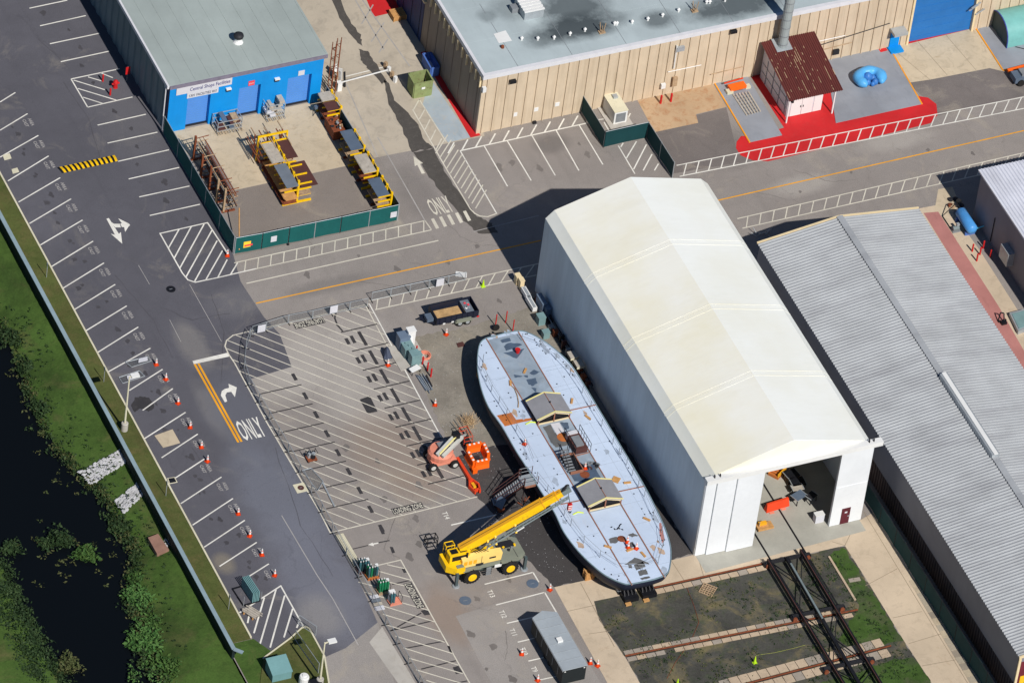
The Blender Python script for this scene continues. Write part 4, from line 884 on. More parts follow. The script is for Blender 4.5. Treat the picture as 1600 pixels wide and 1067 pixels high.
plates('blue grey steel sheets on the west arms of the middle rack', CX-1.45, CY-.3, CX-.15, CY+3.2, 2.65, 3, 'plate'); plates('pale grey steel sheets on the north west arms of the middle rack', CX-1.45, CY+3.6, CX-.15, CY+6.7, 2.65, 2, 'plate_pale')
plates('wide brown steel sheet on the south east arms of the middle rack', CX+.15, CY-.4, CX+2.0, CY+3.4, 2.42, 1, 'plate_brown'); plates('brown steel sheet on the north east arms of the middle rack', CX+.15, CY+3.8, CX+1.5, CY+6.6, 2.65, 1, 'plate_brown')
plates('timber and plate offcuts on the lower west arms of the middle rack', CX-1.5, CY-.4, CX-.15, CY+5.6, 1.05, 3, 'timber', .12); plates('rusty plate stack on the lower east arms of the middle rack', CX+.15, CY-.2, CX+1.45, CY+5.8, 1.05, 4, 'rust_light', .12)
plates('rusty plate stack on the floor under the west side of the middle rack', CX-1.6, CY-.3, CX-.15, CY+5.6, .21, 5, 'rust', .12, .07)
pf = thing('goal_post', 'yellow goal shaped steel frame at the north end of the middle rack', 'frame', (CX, CY+7.2, 0))
for x in (-1.6, 1.6): build(MB().box(CX+x-.09, CY+7.1, 0, CX+x+.09, CY+7.28, 3.2), 'upright', M['yellow'], pf)
build(MB().box(CX-1.69, CY+7.1, 3.2, CX+1.69, CY+7.28, 3.38), 'crossbar', M['yellow'], pf)
for j, x in enumerate((-1.75, -.3, 1.3)):
    t_ = thing('angle_iron_bundle', ('westernmost','middle','easternmost')[j]+' bundle of rusty angle irons jutting north from the yellow frame', 'steel bundle', (CX+x, CY+8.4, 0), 0, 'rusty angle iron bundles')
    for k in range(7):
        a = V((CX+x+rnd.uniform(-.45,.45), CY+5.4+rnd.uniform(-.2,.5), .25+.42*k)); build(MB().beam(a, a+V((0, 3.6+rnd.uniform(-.4,.5), 0)), .09, .09), 'angle_iron', M['rust' if k % 3 else 'rust_light'], t_)
    build(MB().box(CX+x-.5, CY+7.7, .02, CX+x+.5, CY+7.82, 3.1), 'stand', M['rust'], t_) if 0 else build(MB().box(CX+x-.06, CY+7.7, .0, CX+x+.06, CY+7.82, 3.15), 'stand', M['rust'], t_)
xr = G(611,330).x
spots = [((524,140),2.6,'northernmost'),((557,202),2.6,'second from north'),((576,238),2.6,'third from north'),((600.6,275),2.6,'southernmost')]
for i, (tp, L, nm) in enumerate(spots):
    s_ = G(tp[0]-4+13, tp[1]+29+25); rk = rack('yellow rack against the east yard fence, '+nm+' of four', (xr-.1, s_.y, 0), L, 3, 2.6, (-1,), (.8,1.5,2.15), 1.5)
    x0, x1, y0 = xr-1.65, xr-.3, s_.y
    if i == 0: plates('pale timber boards on the northernmost east rack', x0, y0+1.4, x1, y0+2.7, 2.30, 2, 'plate_pale'); plates('brown steel plates on the northernmost east rack', x0, y0-.1, x1, y0+1.3, 2.30, 1, 'plate_brown')
    if i == 1: plates('smooth blue grey plate on the second east rack', x0, y0-.2, x1, y0+2.9, 2.30, 2, 'plate_blue')
    if i == 2: plates('dusty pale plate on the third east rack', x0, y0-.1, x1, y0+2.7, 2.30, 2, 'plate_pale')
    if i == 3: plates('dark grey plate on the southernmost east rack', x0, y0, x1, y0+2.7, 2.30, 2, 'plate_blue')
    plates('rusty sections under the '+nm+' east rack top shelf', x0, y0, x1, y0+2.5, .95, 4, 'rust_light' if i % 2 else 'rust', .1)
c = G(531,205); cr = thing('parts_crate', 'open crate of rusty machine parts between the first two east racks', 'crate', (xr-1.0, c.y, 0))
build(MB().box(xr-1.7, c.y-1.2, .02, xr-.4, c.y+1.2, 1.2), 'bin', M['rust'], cr)
for k in range(16): 
    a = V((xr-1.6+rnd.random()*1.1, c.y-1.0+rnd.random()*2, 1.25)); build(MB().tube(a, a+V((rnd.uniform(-.2,.2),rnd.uniform(-.2,.2),rnd.uniform(.08,.3))), rnd.uniform(.06,.14), 7), 'part', M[rnd.choice(('galv','rust','rust_light','dark'))], cr)
# rusty pipe rack on the west side
rr_ = thing('pipe_rack', 'rusty rack of five leaning posts holding pipes beside the west yard fence', 'rack', G(325,297))
posts = [((302,250),(305.5,216)),((313,279),(317.5,237)),((326,297),(330.5,257)),((337.5,317),(342,277)),((348.5,332),(353.5,294))]
for i, (b_, t_) in enumerate(posts):
    b = G(*b_); mt = M['rust' if i < 3 else 'rust_light']; build(MB().beam(b, b+V((0.02,0,3.3)), .2, .24, (0,1,0)), 'post', mt, rr_)
    for z in (.6,1.2,1.8,2.4,2.95): build(MB().tube(b+V((.12,0,z)), b+V((1.5,0,z+.1)), .05, 5), 'arm', M['rust' if rnd.random() < .6 else 'rust_light'], rr_)
    build(MB().box(b.x-.3,b.y-.12,.01,b.x+1.3,b.y+.12,.14), 'foot', M['rust'], rr_)
b0 = G(*posts[0][0]); b4 = G(*posts[4][0])
for k in range(34):
    z = rnd.choice((.7,1.3,1.9,2.5))+rnd.random()*.16; x = b0.x+.2+rnd.random()*1.1; y0 = b4.y+rnd.uniform(-1.0,1.0); y1 = b0.y+rnd.uniform(-1.5,1.0)
    build(MB().tube((x,y0,z),(x,y1,z), rnd.uniform(.03,.06), 5), 'stored_pipe', M[rnd.choice(('rust','rust','rust_light','dark','grey'))], rr_)
for a, b in (((371,338),(374,396)),((364,338),(371,394))):
    pass
p, q = G(371,350), G(373,397); solid(MB().tube(p+V((0,0,2.2)), q+V((0,0,.6)), .07, 6), 'timber_pole', M['timber'], 'tan pole leaning by the south west yard corner', 'pole')
# carts by the blue wall
def cart(label, px, py, w_, d_, h_, n, mets):
    c = G(px, py); t_ = thing('storage_cart', label, 'cart', c)
    for x in (-w_/2, w_/2):
        for y in (-d_/2, d_/2): build(MB().tube((c.x+x,c.y+y,.02),(c.x+x,c.y+y,h_), .045, 5), 'upright', M['galv'], t_)
    for k in range(n):
        z = .35+(h_-.4)*k/(n-1); mb = MB()
        for a, b in (((-1,-1),(1,-1)),((1,-1),(1,1)),((1,1),(-1,1)),((-1,1),(-1,-1))): mb.beam((c.x+a[0]*w_/2,c.y+a[1]*d_/2,z),(c.x+b[0]*w_/2,c.y+b[1]*d_/2,z), .06, .06)
        build(mb, 'shelf_frame', M['galv'], t_)
    for k in range(9):
        x = -w_/2+.2+rnd.random()*(w_-.5); z = .36+(h_-.4)*rnd.randrange(n)/(n-1)
        build(MB().cbox((c.x+x, c.y+rnd.uniform(-.1,.1)*d_, z+.03), rnd.uniform(.3,.8), d_*.8, rnd.uniform(.05,.3)), 'stored_piece', M[rnd.choice(mets)], t_)
    for k in range(10):
        x = -w_/2+w_*k/9; build(MB().tube((c.x+x,c.y-d_/2-.5,.25+.05*(k%3)),(c.x+x,c.y+d_/2,.3+.05*(k%3)), .035, 5), 'bar', M[rnd.choice(('galv','rust_light','grey'))], t_)
cart('galvanised open cart of flat stock between the first two blue doors', 354, 199, 2.7, 1.5, 1.6, 3, ['plate_blue','rust_light','plate_brown'])
cart('silver shelf trolley of boxes between the second and third blue doors', 426, 180, 2.0, 1.3, 2.0, 4, ['plate_pale','sign_white','timber'])
# lattice mast stood by the corner
c = G(513,146)+V((0,.3,0)); mt = thing('lattice_mast', 'rusty triangular lattice mast standing at the blue workshop corner', 'mast', c)
for j, (ox, oy, hh) in enumerate(((0,0,6.6),(.55,.1,7.0),(.25,.5,6.2))):
    pts = [(c.x+ox+.26*math.cos(a), c.y+oy-.55+.26*math.sin(a)) for a in (.5,2.6,4.7)]
    for x, y in pts: build(MB().tube((x,y,0),(x,y,hh+.6), .05, 5), 'chord', M['rust'], mt)
    for k in range(14):
        z = .2+hh*k/14; a, b = pts[k%3], pts[(k+1)%3]; build(MB().tube((a[0],a[1],z),(b[0],b[1],z+hh/14), .03, 4), 'lacing', M['rust'], mt)
c = G(528,128); sr = thing('scrap_pile', 'leaning white and rusty scrap sheets at the workshop corner', 'scrap', c)
for k in range(7): a = c+V((rnd.uniform(-.5,.4),rnd.uniform(-1.2,1.2),0)); build(MB().beam(a, a+V((rnd.uniform(-.5,.1),rnd.uniform(-.3,.6),rnd.uniform(1.2,2.3))), rnd.uniform(.25,.6), .05), 'sheet', M[rnd.choice(('white_sheet','rust','rust_light','black'))], sr)
c = G(495,178); sv = thing('saw_stand', 'small blue grey bench vice stand on the yard concrete', 'stand', c)
for a in range(4): build(MB().tube((c.x,c.y,.8),(c.x+.6*math.cos(a*1.57+.4),c.y+.6*math.sin(a*1.57+.4),0), .04, 5), 'leg', M['dark'], sv)
build(MB().cbox((c.x,c.y,.8), .7, .35, .3), 'head', M['plate_blue'], sv)
# lane: boom barrier and skips
c = G(529,141); bg_ = thing('barrier_gate', 'white boom barrier arm across the service lane', 'barrier', c)
build(MB().cbox(c, .5, .5, 1.1), 'post', M['white_sheet'], bg_); e = G(604,123)
build(MB().beam(c+V((0,0,1.0)), V((e.x,e.y,1.2)), .09, .12), 'arm', M['white_sheet'], bg_)
for k in range(4):
    a = G(602+5*k, 106+7.5*k); solid(MB().cbox(a, .32, .32, .75, .4), 'barrier_block', M['white_sheet' if k % 2 else 'rust_light'], ('orange topped','white','tan','pale')[k]+' marker block, '+ORD[k]+' from north in the row on the service lane', 'block', 'marker blocks on the lane')
def skip(label, name, corners, h, m, inner):
    p = GG(corners); c = (p[0]+p[1]+p[2]+p[3])/4; t_ = thing(name, label, 'skip', c)
    for i in range(4):
        a, b = p[i], p[(i+1)%4]; d = (b-a).normalized()*.05
        build(MB().beam(a+d+V((0,0,h/2)), b-d+V((0,0,h/2)), .09, h), 'side', M[m], t_)
        build(MB().beam(a+V((0,0,h+.03)), b+V((0,0,h+.03)), .16, .06), 'rim', M[m], t_)
    build(MB().prism([(v.x+(c.x-v.x)*.06,v.y+(c.y-v.y)*.06) for v in p], .02, .2), 'floor', M[inner], t_); return t_
M['skip_green'] = mat('skip_green', (136,148,98), .7, var=.15, scale=1.5, grime=(110,80,60)); M['skip_blue'] = mat('skip_blue', (78,112,182), .6, var=.12)
gsk = skip('olive green open top skip on the service lane', 'skip_bin', [(645,154.5),(674,149),(664,132),(636,138)], 2.0, 'skip_green', 'dark'); build(MB().cbox(G(659,152)+V((0,-.1,1.2)), .4, .05, .25), 'label_plate', M['white_sheet'], gsk)
bsk = skip('blue open skip against the shaded tan wall', 'skip_bin', [(672,121),(685,118.5),(672,96),(659,98)], 1.2, 'skip_blue', 'white_sheet')
c = G(621,27); pl = thing('pallet', 'yellowish wooden pallet stack beside the red lane floor', 'pallet', c)
for z in range(4):
    for k in range(6): build(MB().box(c.x-.75, c.y-.7+.25*k, .17*z+.1, c.x+.75, c.y-.7+.25*k+.14, .17*z+.14), 'slat', M['timber'], pl)
    for k in range(3): build(MB().box(c.x-.75+.7*k, c.y-.7, .17*z, c.x-.65+.7*k, c.y+.69, .17*z+.1), 'stringer', M['timber'], pl)
# ================================================================== boat hull on blocks
M['hull'] = mat('hull_paint', (34,40,58), .55, var=.15, scale=.5)
t = NT('deck_primer'); c = lin(195,210,231)
x = t.mix(t.ramp(t.noise(.18,5,.6), [(.3,0.),(.7,1.)]), mul(c,.88), mul(c,1.06)); x = t.mix(t.ramp(t.noise(1.2,6,.75,dist=.6), [(.56,0.),(.75,.4)]), x, lin(150,164,184)); x = t.mix(t.ramp(t.noise(.6,6,.7,stretch=(1,.2,1)), [(.6,0.),(.8,.3)]), x, lin(190,176,160))
t.col(x); M['deck'] = t.fin(.6,0,.3)
t = NT('deck_strip'); c = lin(150,164,178)
x = t.mix(t.ramp(t.noise(.25,6,.65,dist=.8), [(.35,0.),(.65,1.)]), mul(c,.8), mul(c,1.2)); x = t.mix(t.ramp(t.noise(.8,6,.7), [(.55,0.),(.75,.5)]), x, lin(176,178,176))
t.col(x); M['strip'] = t.fin(.5,0,.3)
M['puddle'] = mat('puddle', (104,104,104), .35, var=.2, scale=.8); M['puddle_dark'] = mat('dark_puddle', (82,98,118), .3, var=.15, scale=.8); M['orange_rust'] = mat('orange_primer', (188,110,56), .8, var=.15, scale=1)
M['weld'] = mat('weld_seam', (164,176,192), .6, var=.2, scale=2); M['rust_scuff'] = mat('rust_scuff', (184,160,140), .7, var=.2, scale=2)
M['deck_line'] = mat('rusty_coaming', (152,104,84), .8, var=.2, scale=3)
DZ = 2.6
outl = [(760,529),(751,535.6),(747,549.6),(746,575.5),(752,608),(764,638),(784.7,668),(806,705),(824,733),(845,768),(866,801),(881,832),(902,860),(924,882),(947,900),(972.5,911.5),(985,912.5),(1010,908),(1026,904),(1041,897.5),(1047,885),(1048,857),(1039.5,827),(1023,791),(1007,760),(989.5,730),(977.5,710),(964,687.6),(935.6,640),(912,601),(892.5,571),(871,549.6),(849,533),(828,521.6),(813,517.7),(791,520.5),(772,526)]
op = GG(outl, DZ); N = len(op); dk = []
for i in range(N):
    p0_, p1_, p2_, p3_ = op[i-1], op[i], op[(i+1)%N], op[(i+2)%N]
    for k in range(4):
        s = k/4; dk.append(.5*((2*p1_)+(-p0_+p2_)*s+(2*p0_-5*p1_+4*p2_-p3_)*s*s+(-p0_+3*p1_-3*p2_+p3_)*s**3))
bc = V((sum(p.x for p in dk)/len(dk), sum(p.y for p in dk)/len(dk), 0))
boat = thing('boat_hull', 'long pale blue decked dark boat hull standing ashore on blocks', 'boat', (bc.x, bc.y, 0))
vs = []; n = len(dk); rings = ((DZ,1,1),(DZ-.18,1.004,1.002),(1.6,.975,.985),(.9,.92,.955),(.55,.8,.9))
for z, kx, ky in rings:
    for p in dk: vs.append((bc.x+(p.x-bc.x)*kx, bc.y+(p.y-bc.y)*ky, z))
fs = []
for r in range(len(rings)-1):
    for i in range(n): j = (i+1)%n; fs.append((r*n+i, (r+1)*n+i, (r+1)*n+j, r*n+j))
fs.append(tuple(range((len(rings)-1)*n, len(rings)*n)))
build(MB().add(vs, fs), 'hull', M['hull'], boat, smooth=True)
deck = build(MB().prism([(p.x,p.y) for p in dk][::-1], DZ+.002, DZ+.03), 'deck', M['deck'], boat)
mb = MB()
for i in range(n): mb.beam(dk[i]+V((0,0,.05)), dk[(i+1)%n]+V((0,0,.05)), .09, .1)
build(mb, 'gunwale', mat('gunwale', (120,142,150), .5), boat)
def D(px, py, z=0.03): return G(px, py, DZ+z)
LX, RXs = -3.72, -.2
yn, ysth = D(785,523).y-.3, D(1010,905).y
build(MB().poly([(LX,ysth,DZ+.036),(RXs,ysth,DZ+.036),(RXs,yn,DZ+.036),(LX,yn,DZ+.036)]), 'centre_strip', M['strip'], deck)
build(MB().poly([(LX+.1,ysth,DZ+.041),(RXs-.1,ysth,DZ+.041),(RXs-.1,D(925,800).y,DZ+.041),(LX+.1,D(925,800).y,DZ+.041)]), 'strip_paint', M['deck'], deck)
for x in (LX, RXs): build(MB().box(x-.05, ysth-.3, DZ+.03, x+.05, yn+.2, DZ+.10), 'coaming', M['deck_line'], deck)
def dbeam(a, b, w_=.1, h_=.06, m='deck_line', name='deck_seam'):
    p, q = D(*a), D(*b); return build(MB().beam(p+V((0,0,h_/2)), q+V((0,0,h_/2)), w_, h_), name, M[m], deck)
dbeam((889,641.5),(931.5,632.5)); dbeam((964.5,768.5),(1007,759.5)); dbeam((876,788),(908,781.5)); dbeam((893,714),(920,707))
for a, b in (((853,580),(885,573)),((872,611),(902,604)),((790,590),(775,594))): dbeam(a, b, .04, .01, 'strip')
def dpatch(pts, m, z=.045, name='deck_stain', jit=.5, n=4):
    p = []
    for i in range(len(pts)):
        a, b = pts[i], pts[(i+1)%len(pts)]
        for k in range(n): s = k/n; p.append((a[0]+(b[0]-a[0])*s+rnd.uniform(-jit,jit), a[1]+(b[1]-a[1])*s+rnd.uniform(-jit,jit)))
    q = [D(*v) for v in p]; return build(MB().poly([(v.x,v.y,DZ+z) for v in q]), name, M[m], deck)
K = lambda pts: crop(720,500,4.638,pts)
dpatch(K([(260,690),(365,670),(400,722),(520,708),(525,722),(420,745),(320,770)]), 'orange_rust', .034, 'primer_patch', .25)
for q in ([(285,145),(355,130),(365,155),(300,168)],[(310,190),(340,165),(430,170),(445,180),(330,225)],[(305,240),(465,205),(405,280)],[(495,385),(530,360),(575,375),(530,400)],[(475,430),(540,420),(555,455),(520,480),(490,465)],[(385,395),(450,405),(440,412),(390,418)],[(510,490),(550,495),(545,525)],[(455,402),(485,400),(485,418),(465,416)]): dpatch(K(q), 'puddle_dark')
Q = lambda pts: crop(840,660,9.7,pts)
dpatch(Q([(80,70),(200,30),(260,150),(330,190),(430,180),(520,290),(450,345),(280,375),(200,310),(150,190)]), 'puddle', .045)
dpatch(Q([(195,20),(330,0),(420,170),(300,195)]), 'sign_white', .047, 'plate_cover', .1); dpatch(Q([(340,0),(460,0),(480,90),(420,120)]), 'puddle_dark', .046)
p = D(*Q([(385,225)])[0]); build(MB().lathe([(.62,.05),(.62,.075)], (p.x,p.y,DZ), 18), 'round_hatch', M['orange_rust'], deck)
dpatch(Q([(500,790),(620,740),(880,700),(970,860),(700,910),(560,890)]), 'puddle_dark'); dpatch(Q([(580,660),(690,620),(890,640),(910,700),(620,745)]), 'puddle', .048)
p = D(*Q([(715,790)])[0]); build(MB().lathe([(.5,.05),(.5,.07)], (p.x,p.y,DZ), 16), 'round_hatch', M['rust'], deck)
S = lambda pts: crop(760,680,3.953,pts)
for q in ([(755,640),(800,625),(830,640),(800,668),(765,665)],[(870,615),(905,603),(940,620),(900,628)],[(880,665),(905,655),(925,690),(885,690)],[(850,800),(915,755),(990,780),(1005,795),(950,790)],[(910,800),(965,780),(985,810),(925,835)],[(935,840),(985,825),(1000,855),(945,868)],[(950,880),(1005,868),(1015,880),(960,893)],[(875,800),(895,798),(900,818),(880,822)]): dpatch(S(q), 'puddle', .048)
dpatch(S([(1068,540),(1080,540),(1100,640),(1085,670),(1068,600)]), 'pink_path', .036, jit=.3)
p = D(*S([(835,640)])[0]); build(MB().lathe([(.42,.05),(.42,.1),(.2,.12)], (p.x,p.y,DZ), 14), 'bollard_base', M['rust'], deck)
for y in np.arange(-36,-1,2.9):
    for t0_, t1_ in clip_line([(p.x,p.y) for p in dk], V((-2,y,0)), V((1,0,0))):
        for xa_s, xb_s in ((-2+t0_+.15, LX-.1), (RXs+.1, -2+t1_-.15)):
            if xb_s > xa_s+.3: build(MB().line((xa_s,y+rnd.uniform(-.03,.03)), (xb_s,y), .035, DZ+.033), 'plate_seam', M['weld'], deck)
for x in (-5.6, 1.5): build(MB().line((x,-33.5), (x,-6), .03, DZ+.0335), 'plate_seam', M['weld'], deck)
for k in range(34):
    i = rnd.randrange(n); p = dk[i].lerp(V((bc.x,dk[i].y,DZ)), rnd.uniform(.05,.6)); r = rnd.uniform(.08,.3); k0 = rnd.random()*6
    build(MB().poly([(p.x+r*(1+.4*math.sin(3*a+k0))*math.cos(a), p.y+2*r*(1+.3*math.sin(2*a+k0))*math.sin(a), DZ+.0345+.00005*k) for a in [.4*q for q in range(15)]]), 'scuff', M[rnd.choice(('weld','weld','rust_scuff'))], deck)
# deck studs
mb0 = MB().lathe([(.045,0),(.04,.08),(.06,.1)], n=6); st0 = None; 
for side, cnt in ((0,60),(1,50)):
    for k in range(cnt):
        i = rnd.randrange(n); p = dk[i]; q = p.lerp(V((bc.x,p.y,DZ)), rnd.choice((.1,.16,.16,.28,.5)))
        if abs(q.x-(-2)) < 2.2: continue
        if st0 is None: st0 = build(mb0, 'deck_fitting', M['dark'], deck, local=True); s_ = st0
        else: s_ = st0.copy(); COL.objects.link(s_)
        s_.location = (q.x-bc.x, q.y-bc.y, DZ+.03)
# railings along both sides
def railing(pts, h=1.0, step=2.0):
    pts = [D(*p) for p in pts]; mb = MB()
    for a, b in zip(pts[:-1], pts[1:]):
        m_ = max(1, round((b-a).length/step))
        for i in range(m_):
            p, q = a.lerp(b,i/m_), a.lerp(b,(i+1)/m_); build(MB().tube(p, p+V((0,0,h)), .03, 5), 'rail_post', M['grey'], boat)
            mb.tube(p+V((0,0,h)), q+V((0,0,h)), .018, 4).tube(p+V((0,0,h*.55)), q+V((0,0,h*.55)), .012, 4)
    build(mb, 'rail_wire', M['grey'], boat)
railing(K([(160,300),(150,370),(220,520),(330,690),(470,920),(520,1050)])); railing(S([(310,270),(440,430),(520,560),(600,665),(700,755),(830,840)]))
railing(K([(440,150),(570,195),(690,290),(790,400),(880,530),(940,640),(1020,770),(1100,900),(1190,1050)])); railing(S([(830,120),(900,250),(975,380),(1030,500),(1080,600),(1090,690),(1060,790),(960,840),(850,830)]))
# cabin tops
M['roof_felt'] = mat('roof_felt', (142,142,147), .8, var=.1, scale=.8); M['trim_yellow'] = mat('pale_yellow_trim', (238,226,150), .6, var=.06)
def cabin(label, y0, L):
    t_ = build(MB().box(LX+.12, y0+.25, DZ+.03, LX+.2, y0+L-.1, DZ+.75), 'cabin_side', M['hull'], boat); ze, zr, xm = DZ+.8, DZ+1.5, (LX+RXs)/2
    build(MB().box(RXs-.2, y0+.25, DZ+.03, RXs-.12, y0+L-.1, DZ+.75), 'cabin_side', M['hull'], boat)
    for xa, za, xb, zb in ((LX-.15,ze,xm,zr),(xm,zr,RXs+.15,ze)):
        r = build(MB().add([(xa,y0,za),(xb,y0,zb),(xb,y0+L,zb),(xa,y0+L,za),(xa,y0,za-.08),(xb,y0,zb-.08),(xb,y0+L,zb-.08),(xa,y0+L,za-.08)],[(0,1,2,3),(7,6,5,4),(0,4,5,1),(1,5,6,2),(2,6,7,3),(3,7,4,0)]), 'cabin_roof', M['roof_felt'], boat)
        for yy in (y0+.06, y0+L-.06): build(MB().beam((xa,yy,za+.03),(xb,yy,zb+.03), .12, .05), 'roof_trim', M['trim_yellow'], r)
    build(MB().beam((xm,y0+.13,zr+.03),(xm,y0+L-.13,zr+.03), .06, .05), 'ridge_strip', M['deck_line'], boat)
    build(MB().lathe([(.06,0),(.06,.2)], (xm,y0+L*.45,zr+.03), 6), 'ridge_vent', M['dark'], boat)
    for a, b in (((LX,DZ+.12),(RXs,DZ+.12)),((LX,ze-.16),(xm,zr-.2)),((xm,zr-.2),(RXs,ze-.16)),((xm,DZ+.12),(xm,zr-.2)),((LX+.05,DZ+.1),(LX+.05,ze-.1)),((RXs-.05,DZ+.1),(RXs-.05,ze-.1))): build(MB().beam((a[0],y0+.12,a[1]),(b[0],y0+.12,b[1]), .12, .12), 'gable_frame', M['cream'] if a[0] != b[0] else M['deck_line'], boat)
    build(MB().add([(LX+.1,y0+.3,DZ+.05),(RXs-.1,y0+.3,DZ+.05),(RXs-.1,y0+.3,ze-.15),(xm,y0+.3,zr-.2),(LX+.1,y0+.3,ze-.15)],[(0,1,2,3,4)]), 'gable_panel', M['black'], boat)
cabin('', D(843,665).y, 3.0); cabin('', D(922,800).y, 3.0)
# hatch with steps, cage and machinery in the well between the cabins
h0, h1 = D(887,718), D(904,738)
hx0, hx1, hy0, hy1 = LX+.35, LX+1.75, D(898,740).y, D(884,713).y
build(MB().box(hx0,hy0,DZ+.03,hx1,hy1,DZ+.09), 'hatch_shade_slab', M['black'], deck)  # solid black slab; the shade inside the hatch is put into its colour
for a, b in (((hx0,hy0),(hx1,hy0)),((hx1,hy0),(hx1,hy1)),((hx0,hy1),(hx1,hy1))): build(MB().beam((a[0],a[1],DZ+.2),(b[0],b[1],DZ+.2), .1, .35), 'hatch_coaming', M['deck_line'], deck)
for k in range(8): z = DZ+.1+.12*k; y = hy0+.3+(hy1-hy0-.4)*k/7; build(MB().box(hx0-.1,y,z,hx0+.75,y+.2,z+.05), 'step', M['grey'], deck)
for x in (hx0-.12, hx0+.78):
    build(MB().path([(x,hy0+.2,DZ+.9),(x,hy1+.2,DZ+1.8),(x,hy1+.2,DZ+.05)], .035, 5), 'handrail', M['dark'], deck)
    for k in range(4): y = hy0+.3+.7*k; build(MB().tube((x,y,DZ+.05),(x,y,DZ+1.0+.2*k), .03, 5), 'baluster', M['dark'], deck)
gx0, gx1 = RXs-1.55, RXs-.25; gy1, gy0 = D(896,672).y-.4, D(918,706).y
mc = thing('welding_plant', 'caged brown machine unit on the boat deck between the cabin tops', 'machine', ((gx0+gx1)/2, gy0, DZ+.04))
build(MB().box(gx0,gy0,DZ+.045,gx1,gy1-.8,DZ+.75), 'casing', M['plate_brown'], mc); build(MB().box(gx0+.15,gy0+.3,DZ+.75,gx1-.3,gy1-1.2,DZ+.95), 'engine_cover', M['grey'], mc); build(MB().box(gx0+.0,gy1-.78,DZ+.045,gx1-.2,gy1-.4,DZ+.9), 'tank', M['sign_white'], mc)
for x in (gx0, gx1+.35):
    build(MB().path([(x,gy0,DZ+.05),(x,gy0,DZ+1.1),(x,gy1,DZ+1.1),(x,gy1,DZ+.05)], .03, 5), 'cage_rail', M['dark'], mc); build(MB().tube((x,gy0,DZ+.6),(x,gy1,DZ+.6), .025, 5), 'cage_rail', M['dark'], mc)
    for k in range(4): build(MB().tube((x,gy0+(gy1-gy0)*(k+1)/5,DZ+.05),(x,gy0+(gy1-gy0)*(k+1)/5,DZ+1.1), .025, 5), 'cage_bar', M['dark'], mc)
c = D(*Q([(830,650)])[0]); jb = thing('scrap_heap', 'dark heap of fittings beside the cone in the deck well', 'scrap', c)
for k in range(12): a = c+V((rnd.uniform(-.6,.6),rnd.uniform(-.4,.4),.05)); build(MB().cbox(a, rnd.uniform(.2,.6), rnd.uniform(.1,.4), rnd.uniform(.1,.35), rnd.random()*3), 'piece', M[rnd.choice(('plate_brown','dark','grey','puddle_dark'))], jb)
# loose boards on deck
bl = [(K([(805,590)]),60,'between the north cabin top and the east railing'),(K([(920,708)]),110,'near the east railing south of the north cabin'),(S([(870,295)]),170,'beside the cardboard square'),(S([(990,520)]),130,'on the east deck north of the pink patch'),(S([(750,690)]),140,'on the west coaming beside the dark puddle'),(S([(885,710)]),10,'south of the three deck cones'),(S([(968,738)]),100,'nearest the bow stains'),(K([(465,372)]),50,'on the north strip stains'),(K([(360,460)]),70,'on the west deck by the curved hose')]
for (q,), a, s_ in [((x[0][0],), x[1], x[2]) for x in bl]:
    p = D(*q); o = MB().cbox((0,0,0), .75, .22, .12); b_ = build(o, 'timber_block', M['timber']); b_.location = p+V((0,0,.02)); b_.rotation_euler = (0,0,math.radians(a)); tag(b_, 'short tan timber block '+s_, 'timber', 'timber blocks on the boat deck')
p = D(*S([(800,275)])[0]); b_ = build(MB().cbox((0,0,0), .8, .75, .05), 'board', M['timber']); b_.location = p+V((0,0,.02)); b_.rotation_euler = (0,0,.75); tag(b_, 'square of brown cardboard lying on the east boat deck', 'board')
pts = [D(*q)+V((0,0,.05)) for q in K([(360,470),(390,500),(410,550),(418,600),(415,635)])]; solid(MB().path(pts, .06, 6), 'hose', M['rust_light'], 'curved tan hose on the west boat deck', 'hose')
p = D(*S([(800,575)])[0]); cb = thing('chain_heap', 'small black chain heap north of the deck puddles', 'chain', p)
for k in range(8): a = p+V((rnd.uniform(-.5,.5),rnd.uniform(-.3,.3),.06)); build(MB().tube(a, a+V((rnd.uniform(-.4,.4),rnd.uniform(-.3,.3),.05)), .05, 5), 'link', M['black'], cb)
for q, l in ((K([(545,745)]),'yellow strap end at the north cabin corner'),(S([(600,480)]),'yellow strap end at the south cabin corner')):
    p = D(*q[0]); solid(MB().path([p+V((0,0,.05)), p+V((-.5,.25,.08)), p+V((-1.1,.1,.05))], .06, 5), 'strap', mat('lime_strap', (220,236,60), .6), l, 'strap')
# blocks and stands below the hull
kb = [(x, y) for y in (-4,-10,-16,-22,-28,-33) for x in (-5.0,-2.0,1.0)]
for i, (x, y) in enumerate(kb):
    b_ = build(MB().box(-.5,-.4,0,.5,.4,.56), 'keel_block', M['timber']); b_.location = (x,y,0); tag(b_, 'timber keel block under the boat hull, '+('west','middle','east')[i%3]+' line, '+ORD[i//3]+' from the stern', 'block', 'keel blocks')
for (px, py, s_) in ((984,935,'western'),(1012,929,'eastern')):
    c = G(px,py); t_ = thing('bow_cradle', s_+' black steel cradle stand below the boat bow', 'stand', c, 0, 'bow cradles')
    build(MB().box(c.x-.75,c.y-.5,.0,c.x+.75,c.y+.7,.5), 'base', M['black'], t_)
    for k in range(4):
        x = -.6+.4*k; build(MB().beam((c.x+x,c.y,.5),(c.x+x*.7,c.y+1.4,2.2), .1, .1), 'strut', M['dark'], t_)
    build(MB().box(c.x-.8,c.y-.9,.02,c.x-.2,c.y-.55,.2), 'chock', M['timber'], t_)
